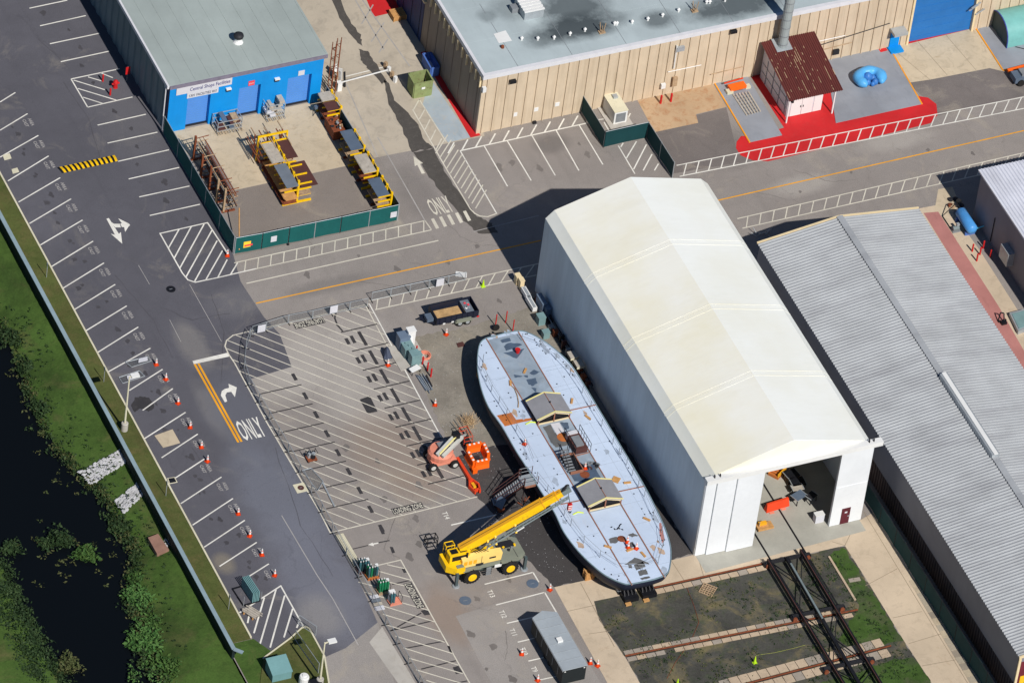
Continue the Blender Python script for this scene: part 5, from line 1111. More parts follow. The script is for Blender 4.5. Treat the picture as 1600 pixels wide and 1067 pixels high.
c = G(968,925); t_ = thing('bow_prop', 'grey angled prop leaning to the bow west of the cradles', 'prop', c); build(MB().beam(c, c+V((-.9,1.2,2.0)), .25, .25), 'leg', M['grey'], t_); build(MB().box(c.x-.3,c.y-.3,0,c.x+.3,c.y+.3,.1), 'foot', M['dark'], t_)
c = G(919,902); t_ = thing('timber_crib', 'small tan timber crib under the port bow', 'timber', c)
for k in range(5):
    for s_ in (-1,1): build(MB().box(c.x-.5,c.y+s_*.3-.08,.2*k,c.x+.5,c.y+s_*.3+.08,.2*k+.1), 'timber', M['timber'], t_); build(MB().box(c.x+s_*.35-.08,c.y-.45,.2*k+.1,c.x+s_*.35+.08,c.y+.45,.2*k+.199), 'timber', M['timber'], t_)
# ------------------------------------------------------------------ gangway stairs up to the deck
b0, t0 = G(770,786), G(816,752,DZ); st = thing('gangway_stairs', 'dark steel stairs with railings climbing to the boat deck', 'stairs', b0)
d = V((t0.x-b0.x, t0.y-b0.y, 0)); nn = V((-d.y, d.x, 0)).normalized()*.55; ns = 14
for k in range(ns):
    p = b0+d*((k+.5)/ns)+V((0,0,DZ*(k+1)/ns)); u = d.normalized()*.14
    build(MB().add([p-nn-u,p+nn-u,p+nn+u,p-nn+u,p-nn-u-V((0,0,.04)),p+nn-u-V((0,0,.04)),p+nn+u-V((0,0,.04)),p-nn+u-V((0,0,.04))],[(0,1,2,3),(7,6,5,4),(0,4,5,1),(1,5,6,2),(2,6,7,3),(3,7,4,0)]), 'tread', M['galv'], st)
for s_ in (-1,1):
    build(MB().beam(b0+nn*s_*1.05+V((0,0,.1)), b0+d+nn*s_*1.05+V((0,0,DZ)), .06, .26), 'stringer', M['plate_brown'], st)
    for h_ in (.55,1.05): build(MB().tube(b0+nn*s_*1.08+V((0,0,h_+.1)), b0+d+nn*s_*1.08+V((0,0,DZ+h_)), .035, 6), 'handrail', M['plate_brown'], st)
    for k in range(5): p = b0+nn*s_*1.08+d*k/4+V((0,0,DZ*k/4)); build(MB().tube(p, p+V((0,0,1.08)), .03, 5), 'baluster', M['dark'], st)
pe = [t0+V((-.1,-.75,0)), t0+V((1.35,-.75,0)), t0+V((1.35,.75,0)), t0+V((-.1,.75,0))]
build(MB().prism([(p.x,p.y) for p in pe], DZ-.02, DZ+.05), 'landing', M['galv'], st)
build(MB().beam(pe[0]+V((0,-.04,-.1)), pe[1]+V((0,-.04,-.1)), .06, .26), 'fascia', M['deck_line'], st)
for p in pe: build(MB().tube(V((p.x,p.y,0)), p+V((0,0,1.05)), .045, 6), 'landing_post', M['plate_brown'], st)
for h_ in (.5,1.0):
    for a, b in ((0,1),(3,2)): build(MB().tube(pe[a]+V((0,0,h_)), pe[b]+V((0,0,h_)), .03, 5), 'handrail', M['grey'], st)
c = G(782,797); t_ = thing('sign_stand', 'blue panel on a small stand in the shadow below the stairs', 'sign', c); build(MB().beam(c+V((-.3,0,.5)), c+V((.2,.3,1.5)), .9, .05), 'panel', M['plate_blue'], t_); build(MB().box(c.x-.3,c.y-.3,0,c.x+.3,c.y+.3,.5), 'stand', M['rust'], t_)
c = G(820,790); t_ = thing('scrap_heap', 'tangle of brown tubes on the ground under the landing', 'scrap', c)
for k in range(10): a = c+V((rnd.uniform(-1.2,1.2),rnd.uniform(-.6,.6),.1)); build(MB().tube(a, a+V((rnd.uniform(-.9,.9),rnd.uniform(-.5,.5),rnd.uniform(0,.8))), .05, 5), 'tube', M[rnd.choice(('rust','dark','rust_light'))], t_)
# ================================================================== mobile crane
M['crane_grey'] = mat('crane_grey', (130,134,120), .6, var=.1, scale=1); M['crane_yellow'] = mat('crane_yellow', (244,196,20), .45, var=.08, scale=.8, grime=(214,168,40)); M['crane_orange'] = mat('crane_orange_top', (238,172,40), .5, var=.08)
M['crane_cream'] = mat('crane_cream', (244,208,120), .5, var=.06); M['rubber'] = mat('rubber', (34,33,33), .85, var=.2, scale=3); M['lattice'] = mat('lattice_grey', (116,128,130), .6, var=.12)
cy = -29.25
cr = thing('mobile_crane', 'yellow rough terrain crane with boom raised over the boat deck', 'crane', (-15.4, cy, 0))
build(MB().prism([(-19.2,-30.1),(-11.9,-30.1),(-11.6,-29.8),(-11.6,-27.6),(-11.9,-27.3),(-19.2,-27.3)], 1.3, 1.72), 'chassis_deck', M['crane_grey'], cr)
build(MB().box(-18.9,-29.8,.65,-12.0,-27.7,1.295), 'chassis', mat('crane_dark_grey', (62,72,70), .6), cr)
for x in (-18.35,-16.55,-14.3,-12.5): build(MB().box(x-.02,-30.1,1.722,x+.02,-27.3,1.745), 'deck_seam', M['dark'], cr)
def wheel(parent, x, y, r, w_, rimm, side, hub=.45):
    ty = build(MB().lathe([(r*.55,-w_/2),(r*.9,-w_/2),(r,-w_*.36),(r,w_*.36),(r*.9,w_/2),(r*.55,w_/2)], (x,y,r), 24, 'y'), 'wheel', M['rubber'], parent, smooth=False)
    s = -1 if side < 0 else 1
    build(MB().lathe([(r*.54,0),(r*.5,s*.02),(r*.34,s*-.06),(r*.3,s*.03),(.02,s*.04)], (x,y+s*(w_/2+.005),r), 20, 'y'), 'rim', rimm, ty)
    for k in range(18):
        a = 2*math.pi*k/18; build(MB().beam((x+r*.99*math.cos(a),y-w_*.42,r+r*.99*math.sin(a)),(x+r*.99*math.cos(a+.12),y-.01,r+r*.99*math.sin(a+.12)), .1, .08, (math.cos(a),0,math.sin(a))), 'tread_lug', M['rubber'], ty)
    return ty
for x in (-17.5,-13.4):
    wheel(cr, x, -30.35, .85, .6, M['crane_yellow'], -1); wheel(cr, x, -27.75, .85, .6, M['crane_yellow'], 1)
    build(MB().box(x-.95,-30.45,1.60,x+.95,-29.95,1.715), 'fender', M['crane_grey'], cr)
build(MB().lathe([(1.05,1.722),(1.05,2.0)], (-16.6,cy+.2,0), 20), 'slew_ring', M['dark'], cr)
# superstructure
build(MB().box(-18.6,-29.7,2.0,-14.6,-28.2,2.35), 'turntable', M['crane_yellow'], cr)
hood = build(MB().add([(-18.5,-30.0,1.8),(-14.3,-30.0,1.8),(-14.2,-30.0,2.75),(-16.2,-30.0,2.9),(-18.5,-30.0,2.75),(-18.5,-29.35,1.8),(-14.3,-29.35,1.8),(-14.2,-29.35,2.85),(-16.2,-29.35,3.05),(-18.5,-29.35,2.95)],[(0,1,2,3,4),(9,8,7,6,5),(4,3,8,9),(3,2,7,8),(2,1,6,7),(0,4,9,5),(1,0,5,6)]), 'engine_hood', M['crane_cream'], cr)
build(MB().box(-16.45,-30.02,1.82,-16.41,-29.998,2.9), 'hood_seam', M['dark'], hood)
build(MB().text('CRANE', (-15.4,-30.006,2.35), (1,0,0), (0,0,1), .3), 'lettering', M['dark'], hood) if 0 else None
cabc = G(717,860,3.35)
cab = build(MB().prism([(cabc.x-1.15,cabc.y-.55),(cabc.x+1.0,cabc.y-.55),(cabc.x+1.0,cabc.y+.5),(cabc.x-1.0,cabc.y+.5),(cabc.x-1.15,cabc.y+.3)], 2.36, 3.35), 'cab', M['crane_yellow'], cr)
for k in range(2): build(MB().box(cabc.x-.9+.95*k,cabc.y-.3,3.351,cabc.x-.15+.95*k,cabc.y+.32,3.38), 'roof_window', M['black'], cab)
build(MB().box(cabc.x-.9,cabc.y-.57,2.6,cabc.x+.8,cabc.y-.552,3.2), 'side_window', M['black'], cab)
cw = build(MB().add([(-20.1,-29.7,1.5),(-19.2,-30.4,1.5),(-18.3,-30.4,1.5),(-18.3,-28.0,1.5),(-20.1,-28.0,1.5),(-20.1,-29.7,2.3),(-19.2,-30.4,2.25),(-18.3,-30.4,2.25),(-18.3,-28.0,2.4),(-20.1,-28.0,2.4)],[(4,3,2,1,0),(5,6,7,8,9),(0,1,6,5),(1,2,7,6),(2,3,8,7),(3,4,9,8),(4,0,5,9)]), 'counterweight', M['crane_yellow'], cr)
build(MB().box(-19.15,-30.3,2.26,-18.4,-29.9,2.33), 'top_plate', M['crane_grey'], cw)
wn = build(MB().lathe([(.38,-.5),(.38,.5)], (-19.2,-28.9,2.75), 14, 'y'), 'winch', M['dark'], cr); build(MB().lathe([(.46,.5),(.46,.56)], (-19.2,-28.9,2.75), 14, 'y'), 'winch_flange', M['crane_grey'], wn)
for y in (-28.3,-27.7):
    build(MB().path([(-19.6,y,2.3),(-19.6,y,3.5),(-18.7,y,3.5),(-18.7,y,2.3)], .05, 6), 'guard_rail', M['crane_yellow'], cr)
build(MB().path([(-19.6,-28.3,3.5),(-19.6,-27.7,3.5)], .05, 6), 'guard_rail', M['crane_yellow'], cr); build(MB().path([(-18.7,-28.3,3.5),(-18.7,-27.7,3.5)], .05, 6), 'guard_rail', M['crane_yellow'], cr)
# boom
B0, B1 = V((-18.3,-28.8,3.2)), G(880,768,9.0); bd_ = (B1-B0).normalized(); BL = (B1-B0).length
bu = V((0,0,1)); br = bd_.cross(bu).normalized(); bu = br.cross(bd_)
def boomsec(t0_, t1_, w_, h_, name, m):
    a, b = B0+bd_*BL*t0_, B0+bd_*BL*t1_; o = build(MB().beam(a, b, w_, h_), name, M[m], cr)
    build(MB().beam(a+bu*(h_/2+.012)+bd_*.03, b+bu*(h_/2+.012)-bd_*.03, w_*.98, .02), 'top_plate', M['crane_orange'], o); build(MB().beam(a+bu*(h_/2+.026)+bd_*.2, b+bu*(h_/2+.026)-bd_*.2, .05, .015), 'hose_line', M['dark'], o); return o
boomsec(0,.80,.74,.92,'boom_section','crane_yellow'); boomsec(.80,.93,.64,.80,'boom_section','crane_yellow'); boomsec(.93,.985,.54,.68,'boom_section','crane_yellow')
for t_ in (.80,.93): a = B0+bd_*BL*t_; build(MB().beam(a-bd_*.06, a+bd_*.06, .82 if t_ < .9 else .72, 1.02 if t_ < .9 else .9), 'boom_collar', M['crane_orange'], cr)
hd = B0+bd_*BL
head = build(MB().beam(hd-bd_*.15, hd+bd_*.75, .55, .6), 'boom_head', M['lattice'], cr)
for k in range(4): p = hd+bd_*(.1+.16*k)+bu*.2; build(MB().lathe([(.28,-.03),(.28,.03)], (p.x,p.y-.2+.13*k,p.z), 12, 'y'), 'sheave', M['dark'], head)
build(MB().beam(B0+bd_*2.2-bu*.3+V((0,0,-1.1)), B0+bd_*4.6-bu*.3, .28, .28), 'lift_cylinder', M['grey'], cr)
# stowed lattice jib along the near side
J0, J1 = B0+bd_*2.6-br*0+V((0,-.75,-.55)), hd+bd_*.4+V((0,-.55,-.45)); jd = J1-J0; jb_ = build(MB().tube(J0,J1,.06,6), 'jib', M['lattice'], cr)
cor = [V((0,-.02,.18)),V((0,-.42,.18)),V((0,-.22,-.22))]
for c_ in cor: build(MB().tube(J0+c_,J1+c_*.6,.05,5), 'jib_chord', M['lattice'], jb_)
for k in range(22):
    for i in range(3):
        a, b = cor[i], cor[(i+1)%3]; s0, s1 = k/22, (k+1)/22
        build(MB().tube(J0+jd*s0+a*(1-.4*s0), J0+jd*s1+b*(1-.4*s1), .028, 4), 'jib_lacing', M['lattice'], jb_)
build(MB().beam(J0+jd*.35+V((0,-.5,.1)), J0+jd*.44+V((0,-.5,.1)), .02, .16), 'nameplate', M['white_sheet'], jb_)
for s_ in (.03,.12,.36): p = J0+jd*s_; build(MB().beam(p+V((0,-.3,-.4)), p+V((.1,.4,.2)), .18, .2), 'jib_bracket', M['crane_yellow'], jb_)
hk = G(890,792,6.4); hb = build(MB().cbox(hk+V((0,0,-.35)), .42, .3, .8), 'hook_block', M['red'], cr)
for k in range(3): build(MB().box(hk.x-.215,hk.y-.156,hk.z-.3+.26*k,hk.x+.215,hk.y-.151,hk.z-.18+.26*k), 'warning_stripe', M['white_sheet'], hb)
build(MB().path([hk+V((0,0,-.36)),hk+V((0,0,-.7)),hk+V((.15,0,-.85)),hk+V((.25,0,-.65))], .06, 6), 'hook', M['dark'], hb); build(MB().tube(hk+V((0,0,.45)), hd+bd_*.5, .03, 5), 'hoist_rope', M['dark'], hb)
for k in range(5): build(MB().path([B0+bd_*(1.0+.2*k)+V((0,-.45-.05*k,-.2)), V((-16.5+.3*k,-29.6,2.7)), V((-15.8+.3*k,-29.3,2.4))], .03, 5), 'hose', M['black'], cr)
build(MB().tube((-17.9,-29.7,2.9),(-17.9,-29.7,3.5), .09, 8), 'exhaust', M['dark'], cr)
for k in range(3): build(MB().box(-18.3+.5*k,-30.022,2.1,-17.95+.5*k,-30.003,2.6), 'hood_grille', M['plate_brown' if 0 else 'crane_orange'], hood)
build(MB().box(-15.6,-30.02,2.3,-14.9,-30.003,2.5), 'hood_decal', M['dark'], hood)
for k in range(6): build(MB().cbox((-14.2+.4*k,-29.0+.25*(k%3),1.722), .25, .2, .12+.05*(k%2), .3*k), 'deck_fitting', M[('dark','grey','crane_yellow')[k%3]], cr)
for k in range(9): q_ = B0+bd_*BL*(.12+.075*k)-br*.378; build(MB().beam(q_-bd_*.06, q_+bd_*.06, .02, .5), 'boom_stiffener', M['crane_orange'], cr)
# outriggers, steps, details
for x, y in ((-11.75,-30.35),(-19.15,-30.5),(-11.75,-27.3),(-19.15,-27.3)):
    og = build(MB().box(x-.14,y-.14,.14,x+.14,y+.14,1.75), 'outrigger_jack', mat('outrigger_grey', (76,88,90), .5) if 'outrigger_grey' not in bpy.data.materials else bpy.data.materials['outrigger_grey'], cr)
    build(MB().lathe([(.38,.01),(.36,.12)], (x,y,0), 14), 'float_pad', M['galv'], og)
    for k in range(3): build(MB().box(x+.142,y-.13,.6+.32*k,x+.15,y+.13,.78+.32*k), 'hazard_band', M['crane_yellow'], og)
    build(MB().box(min(x,-15.4),y-.12 if y < cy else y-.12,.8,max(x,-15.4) if abs(x+15.4) < 1 else x+(.1 if x > -15 else 1.2),y+.12,1.1), 'outrigger_beam', M['crane_grey'], og) if 0 else None
ld = build(MB().box(-15.95,-30.28,.35,-15.9,-30.22,1.4), 'ladder', M['dark'], cr); build(MB().box(-15.35,-30.28,.35,-15.3,-30.22,1.4), 'ladder_side', M['dark'], ld)
for k in range(4): build(MB().box(-15.9,-30.35,.4+.28*k,-15.35,-30.15,.44+.28*k), 'rung', M['grey'], ld)
build(MB().box(-14.95,-30.13,.95,-14.2,-30.101,1.35), 'data_plate', M['white_sheet'], cr)
build(MB().prism([(-13.9,-28.6),(-12.3,-28.6),(-12.1,-28.3),(-12.3,-27.7),(-13.9,-27.7),(-14.1,-28.1)], 1.722, 1.79), 'deck_recess', M['dark'], cr)
c = G(673,849); fr = thing('trestle', 'small black open steel frame standing west of the crane', 'frame', c)
for x in (-.55,.55):
    for y in (-.35,.35): build(MB().tube((c.x+x,c.y+y,0),(c.x+x,c.y+y,1.0), .05, 5), 'leg', M['black'], fr)
for z in (.4,1.0):
    for a, b in (((-1,-1),(1,-1)),((1,-1),(1,1)),((1,1),(-1,1)),((-1,1),(-1,-1))): build(MB().tube((c.x+a[0]*.55,c.y+a[1]*.35,z),(c.x+b[0]*.55,c.y+b[1]*.35,z), .05, 5), 'rail', M['black'], fr)
# ================================================================== boom lift
M['lift_pink'] = mat('faded_orange', (222,140,116), .6, var=.12, scale=1.2); M['lift_arm'] = mat('pale_grey_arm', (196,196,190), .5, var=.08); M['vest'] = mat('orange_red', (222,70,34), .6, var=.1); M['barrier'] = mat('orange_plastic', (244,104,22), .5, var=.06)
c = G(696,731); bl_ = thing('boom_lift', 'faded orange boom lift with folded grey arm by the loading zone', 'boom lift', c)
a = G(677,737); b = G(711,732); ax = (b-a).normalized(); ay = V((-ax.y, ax.x, 0)); o_ = (a+b)/2
wb = (b-a).length; 
for p in (a, b, a+ay*2.0, b+ay*2.0):
    nr = V((0,0,.45)); mbw = MB().lathe([(.25,-.17),(.43,-.17),(.46,-.1),(.46,.1),(.43,.17),(.25,.17)], (p.x,p.y+.17,.46), 18, 'y'); w_ = build(mbw, 'wheel', M['rubber'], bl_)
    build(MB().lathe([(.26,-.172),(.24,-.19),(.1,-.18),(.03,-.2)], (p.x,p.y+.17,.46), 14, 'y'), 'rim', M['lift_arm'], w_)
cc = o_+ay*1.0; build(MB().cbox((cc.x,cc.y,.45), 2.6, 1.4, .45), 'chassis', M['lift_pink'], bl_)
tb = cc+V((-.1,.3,0)); build(MB().lathe([(.9,.92),(1.25,1.0),(1.3,1.5),(1.1,1.75),(.3,1.8)], (tb.x,tb.y,0), 18), 'turntable', M['lift_pink'], bl_); build(MB().cbox((tb.x+.35,tb.y+.25,1.8), 1.1, .9, .25), 'engine_cover', M['grey'], bl_)
q0, q1 = G(683,711,2.0), G(713,679,2.9); 
build(MB().beam(q0, q1, .34, .36), 'lower_arm', M['lift_arm'], bl_); dd_ = V((.45,-.35,0)); build(MB().beam(q0+dd_, q1+dd_*.9+V((.2,.1,-.3)), .3, .32), 'upper_arm', M['lift_arm'], bl_); build(MB().beam(q0+V((.18,-.14,.2)), q1+V((.18,-.14,.2)), .12, .12), 'cylinder', M['trim_yellow'], bl_)
build(MB().cbox(q1+V((-.1,-.1,-.5)), .7, .6, .9), 'knuckle', M['black'], bl_); k0 = G(726,690); bk = build(MB().cbox((k0.x,k0.y,.25), .9, 1.5, .1), 'platform', M['dark'], bl_)
build(MB().beam(q1+V((.1,-.2,-.3)), V((k0.x,k0.y,1.0)), .18, .18), 'jib', M['lift_arm'], bl_)
for x in (-.45,.45):
    for y in (-.75,.75): build(MB().tube((k0.x+x,k0.y+y,.3),(k0.x+x,k0.y+y,1.35), .03, 5), 'guard_post', M['vest'], bk)
for z in (.8,1.35):
    for p, q in (((-1,-1),(1,-1)),((1,-1),(1,1)),((1,1),(-1,1)),((-1,1),(-1,-1))): build(MB().tube((k0.x+p[0]*.45,k0.y+p[1]*.75,z),(k0.x+q[0]*.45,k0.y+q[1]*.75,z), .03, 5), 'guard_rail', M['vest'], bk)
# red spreader lying on the ground
a, b = G(714,718), G(746,772); rs = thing('spreader_beam', 'long red steel spreader beam on the ground south of the boom lift', 'beam', a); d = (b-a).normalized(); nrm = V((-d.y,d.x,0))
build(MB().beam(a+V((0,0,.2)), b-d*1.6+V((0,0,.3)), .3, .35), 'beam', M['vest'], rs)
for s_ in (-1,1): build(MB().beam(b-d*1.9+nrm*s_*.1+V((0,0,.25)), b-d*.9+nrm*s_*.5+V((0,0,.3)), .16, .4), 'fork_side', M['vest'], rs); build(MB().beam(b-d*1.0+nrm*s_*.5+V((0,0,.3)), b+nrm*s_*.25+V((0,0,.3)), .16, .4), 'fork_side', M['vest'], rs)
build(MB().beam(b-d*1.4+V((0,0,.2)), b-d*.7+V((0,0,.25)), .3, .3), 'yellow_block', M['crane_orange'], rs); build(MB().beam(b-d*.3-nrm*.3+V((0,0,.3)), b-d*.3+nrm*.3+V((0,0,.3)), .15, .4), 'end_bar', M['vest'], rs)
# dried brush
c = G(733,662); br_ = thing('brush_pile', 'fan of dry straw coloured branches by the boom lift knuckle', 'brush', c); mb = MB()
for k in range(200):
    p = c+V((rnd.gauss(0,.35),rnd.gauss(0,.32),rnd.random()*.15)); mb.tube(p, p+V((rnd.uniform(-.6,.6),rnd.uniform(-.4,.9),rnd.random()*.5)), .012, 3)
tag(build(mb, 'twigs', mat('straw', (196,168,130), .9, var=.2), br_), kind='stuff')
for k in range(4): p = G(728+3*k,690-3*k); build(MB().tube(p+V((0,0,.1)), p+V((-.4+.2*k,2.6,.5)), .04, 5), 'stem', M['rust_light'], br_)
# orange water barriers in a square
P = lambda pts: crop(640,640,7.62,pts)
for (a, b), s_ in zip((P([(668,505),(845,465)]),P([(868,470),(932,605)]),P([(770,700),(935,665)]),P([(680,560),(762,705)])),('north','east','south','west')):
    p, q = G(*a), G(*b); c = (p+q)/2; d = (q-p).normalized(); L = (q-p).length; nr = V((-d.y,d.x,0))
    t_ = thing('water_barrier', 'orange plastic water barrier, '+s_+' side of the square by the boat', 'barrier', c, 0, 'orange water barriers')
    w0, w1 = nr*.3, nr*.16; vs = [p-w0,q-w0,q+w0,p+w0]+[v+V((0,0,.45)) for v in (p-w1,q-w1,q+w1,p+w1)]+[v+V((0,0,.95)) for v in (p-w1,q-w1,q+w1,p+w1)]
    build(MB().add(vs,[(3,2,1,0),(8,9,10,11)]+[(i,(i+1)%4,(i+1)%4+4,i+4) for i in range(4)]+[(i+4,(i+1)%4+4,(i+1)%4+8,i+8) for i in range(4)]), 'body', M['barrier'], t_)
    for k in range(3): e = p.lerp(q,.2+.3*k)+V((0,0,.955)); build(MB().lathe([(.13,0),(.1,.06)], e, 8), 'filler_cap', M['white_sheet'], t_)
p = G(741,738); solid(MB().cbox(p, .5, .4, .5), 'barrier_block', M['barrier'], 'small orange block at the south corner of the barrier square', 'block')
c = G(744,719); solid(MB().cbox(c, .9, 1.0, .12), 'drain_cover', M['dark'], 'dark drain cover inside the orange barrier square', 'drain cover')
# ================================================================== dump trailer
zt = 1.45; x0, x1 = G(674.7,475,zt).x-.35, G(735.5,462.5,zt).x; y1, y0 = G(735.5,462.5,zt).y, G(748,485,zt).y
M['trailer_black'] = mat('trailer_navy_black', (30,34,50), .45, var=.15); M['sand'] = ground_mix('sand_floor', [((202,166,118),1.2,.3,.7,1),((170,130,84),2,.5,.75,.5)], 9)
dt = thing('dump_trailer', 'black twin axle dump trailer with a sandy floor parked by the walkway', 'trailer', ((x0+x1)/2,(y0+y1)/2,0))
build(MB().box(x0,y0,.6,x1,y1,.75), 'bed', M['trailer_black'], dt)
for b_ in ((x0,y0,x1,y0+.07),(x0,y1-.07,x1,y1),(x0,y0+.071,x0+.07,y1-.071),(x1-.07,y0+.071,x1,y1-.071)): build(MB().box(b_[0],b_[1],.751,b_[2],b_[3],zt), 'side_panel', M['trailer_black'], dt)
build(MB().box(x0+.35,y0+.3,.755,x1-1.5,y1-.3,.78), 'sand_floor', M['sand'], dt)
tbx = build(MB().box(x1-1.3,y0+.15,.76,x1-.4,y1-.15,1.25), 'tool_box', M['plate'], dt)
for k in range(7): build(MB().cbox((x1-1.2+rnd.random()*.6,y0+.4+rnd.random()*1.2,1.251), .2,.2,.08,rnd.random()), 'tool', M[rnd.choice(('white_sheet','sign_red','galv'))], tbx)
for x in (x0+.0, x0+.35): pass
for k in range(7): build(MB().box(x0+.3+k*.62,y0-.06,.62,x0+.38+k*.62,y0-.003,zt), 'stake', M['trailer_black'], dt)
wx1, wx2 = G(716,506).x, G(728,503.5).x
for x in (wx1,wx2):
    for y, s_ in ((y0-.16,-1),(y1+.16,1)):
        w_ = build(MB().lathe([(.2,-.11),(.36,-.11),(.38,-.06),(.38,.06),(.36,.11),(.2,.11)], (x,y,.38), 18, 'y'), 'wheel', M['rubber'], dt); build(MB().lathe([(.22,s_*.112),(.2,s_*.13),(.03,s_*.13)], (x,y,.38), 12, 'y'), 'rim', M['galv'], w_)
for y in (y0-.3,y1+.02): build(MB().add([(wx1-.55,y,.55),(wx1-.4,y,.85),(wx2+.4,y,.85),(wx2+.55,y,.55),(wx1-.55,y+.28,.55),(wx1-.4,y+.28,.85),(wx2+.4,y+.28,.85),(wx2+.55,y+.28,.55)],[(0,1,5,4),(1,2,6,5),(2,3,7,6),(0,3,2,1),(4,5,6,7)]), 'fender', M['crane_grey'], dt)
tp = G(656,498,.45); 
for y in (y0+.3,y1-.3): build(MB().beam((x0+.05,y,.55), tp, .09, .12), 'drawbar', M['trailer_black'], dt)
build(MB().box(x0-.75,(y0+y1)/2-.45,.6,x0-.05,(y0+y1)/2+.45,1.0), 'battery_box', M['plate_blue'], dt); build(MB().tube(tp+V((.5,0,-.3)),tp+V((.5,0,.5)), .05, 6), 'jack', M['dark'], dt); build(MB().tube(tp, tp+V((-.2,0,0)), .08, 6), 'hitch', M['dark'], dt)
for px, py, m_ in ((691,501,'white_sheet'),(704,497.5,'white_sheet'),(745,491,'red')): p = G(px,py,.7); build(MB().box(p.x-.13,y0-.1,.6,p.x+.13,y0-.062,.78), 'marker', M[m_], dt)
# ================================================================== office trailer (south)
x0, x1, y0, y1 = -14.75, -12.25, -46.3, -38.85
M['trailer_green'] = mat('dark_green_black', (30,36,38), .6, var=.1); M['trailer_roof'] = mat('trailer_roof', (166,174,180), .5, .1, var=.1, scale=.5)
ot = thing('box_trailer', 'dark box trailer with grey seamed roof parked in the numbered bays', 'trailer', ((x0+x1)/2,(y0+y1)/2,0))
build(MB().add([(x0,y0,.45),(x1,y0,.45),(x1,y1,.45),(x0,y1,.45),(x0,y0,2.35),(x1,y0,2.35),(x1,y1,2.35),(x0,y1,2.35),((x0+x1)/2,y1+.55,.45),((x0+x1)/2,y1+.55,2.35)],[(0,1,5,4),(1,2,6,5),(3,0,4,7),(2,8,9,6),(8,3,7,9),(0,3,8,2,1)]), 'body', M['trailer_green'], ot)
rf = build(MB().add([(x0-.06,y0-.06,2.36),(x1+.06,y0-.06,2.36),(x1+.06,y1,2.36),((x0+x1)/2,y1+.6,2.36),(x0-.06,y1,2.36),(x0-.06,y0-.06,2.45),(x1+.06,y0-.06,2.45),(x1+.06,y1,2.45),((x0+x1)/2,y1+.6,2.45),(x0-.06,y1,2.45)],[(4,3,2,1,0),(5,6,7,8,9),(0,1,6,5),(1,2,7,6),(2,3,8,7),(3,4,9,8),(4,0,5,9)]), 'roof', M['trailer_roof'], ot)
for k in range(1,7): y = y0+1.15*k; build(MB().box(x0-.05,y,2.451,x1+.05,y+.05,2.47), 'roof_seam', M['galv'], rf)
c = G(874,1000,2.5); build(MB().cbox((c.x,c.y,2.451), .55, .55, .25), 'roof_vent', M['white_sheet'], rf)
for x in (x0-.1, x1+.062): build(MB().box(x,y0-.1,2.3,x+.04,y1,2.40), 'gutter', M['galv'], ot)
for k in range(5): build(MB().box(x0-.03,y0+1+1.3*k,.9,x0-.003,y0+1.06+1.3*k,2.3), 'side_post', M['grey'], ot)
for x in (x0+.3,x1-.3):
    for y in (-43.2,-42.2): build(MB().lathe([(.38,-.12),(.38,.12)], (x,y,.39), 14, 'x') if 0 else MB().lathe([(.38,-.12),(.38,.12)], (x,y,.39), 14, 'y'), 'wheel', M['rubber'], ot)
for x in (x0+.15,x1-.3): build(MB().box(x,y0-.03,2.1,x+.15,y0-.003,2.2), 'marker_lamp', M['white_sheet'], ot)
# ================================================================== rails, block strips and the black cradle frame
M['block'] = concrete('block_concrete', (190,170,146), amt=.5, s=.8); M['block2'] = concrete('block_concrete_grey', (160,150,138), amt=.5, s=.8)
def strip(label_name, p, q, rows, w_, L=1.0):
    a, b = G(*p), G(*q); d = (b-a).normalized(); nr = V((-d.y,d.x,0)); n_ = int((b-a).length/L)
    par = struct(MB().line(a, b, .3, .021), 'rail_track', M['black_soil'])
    for k in range(n_):
        for r in rows:
            c = a+d*(k+.5)*L+nr*r+V((0,0,0)); z = rnd.uniform(.02,.05); ang = math.atan2(d.y,d.x)+rnd.uniform(-.02,.02)
            if rnd.random() < .03: continue
            build(MB().cbox((c.x,c.y,.009), L-.06, w_, z+.05, ang), 'block', M[rnd.choice(('block','block','block2'))], par)
    build(MB().beam(a+V((0,0,.09)), b+V((0,0,.09)), .1, .12), 'rail', M['rust'], par); return par
M['black_soil'] = ground_mix('black_soil', [((62,54,50),.8,.3,.7,1)], 6)
strip('a', (1020,919), (1205,878), (-.55,), .6); strip('b', (977,1025), (1340,953), (-.5,.42), .48); strip('c', (1130,1078), (1392,1009), (-.75,.75), 1.0, 1.05)
cf = thing('launching_cradle', 'long black steel cradle frame lying across the infield rails', 'frame', (13.4,-46,0))
zb = .75; L0, L1, R0, R1 = G(1200,875,zb), G(1330,1088,zb), G(1251,860,zb), G(1388,1088,zb); M0, M1 = G(1229,871,zb), G(1354,1088,zb)
for a, b, w_, h_ in ((L0,L1,.28,.45),(R0,R1,.28,.45),(M0,M1,.34,.3)):
    build(MB().beam(a,b,w_,h_), 'long_beam', M['black'], cf); 
for a, b, m_ in ((L0,L1,'rust'),(R0,R1,'black')): build(MB().beam(a+V((-.1,0,.26)), b+V((-.1,0,.26)), .06, .05), 'flange_edge', M['plate_brown'], cf)
for k, (p, q) in enumerate((((1196,880),(1264,865)),((1238,963),(1318,946)),((1287,1045),(1364,1028)))):
    a, b = G(*p, .5), G(*q, .5); build(MB().beam(a, b, .3, .26), 'cross_beam', M['dark'], cf)
    for s_ in (.04,.96): e = a.lerp(b, s_); build(MB().cbox((e.x,e.y,0.05), .7, .45, .45), 'bogie', M['black'], cf); build(MB().lathe([(.25,-.08),(.25,.08)], (e.x,e.y-.28,.3), 12, 'y'), 'bogie_wheel', M['rust'], cf)
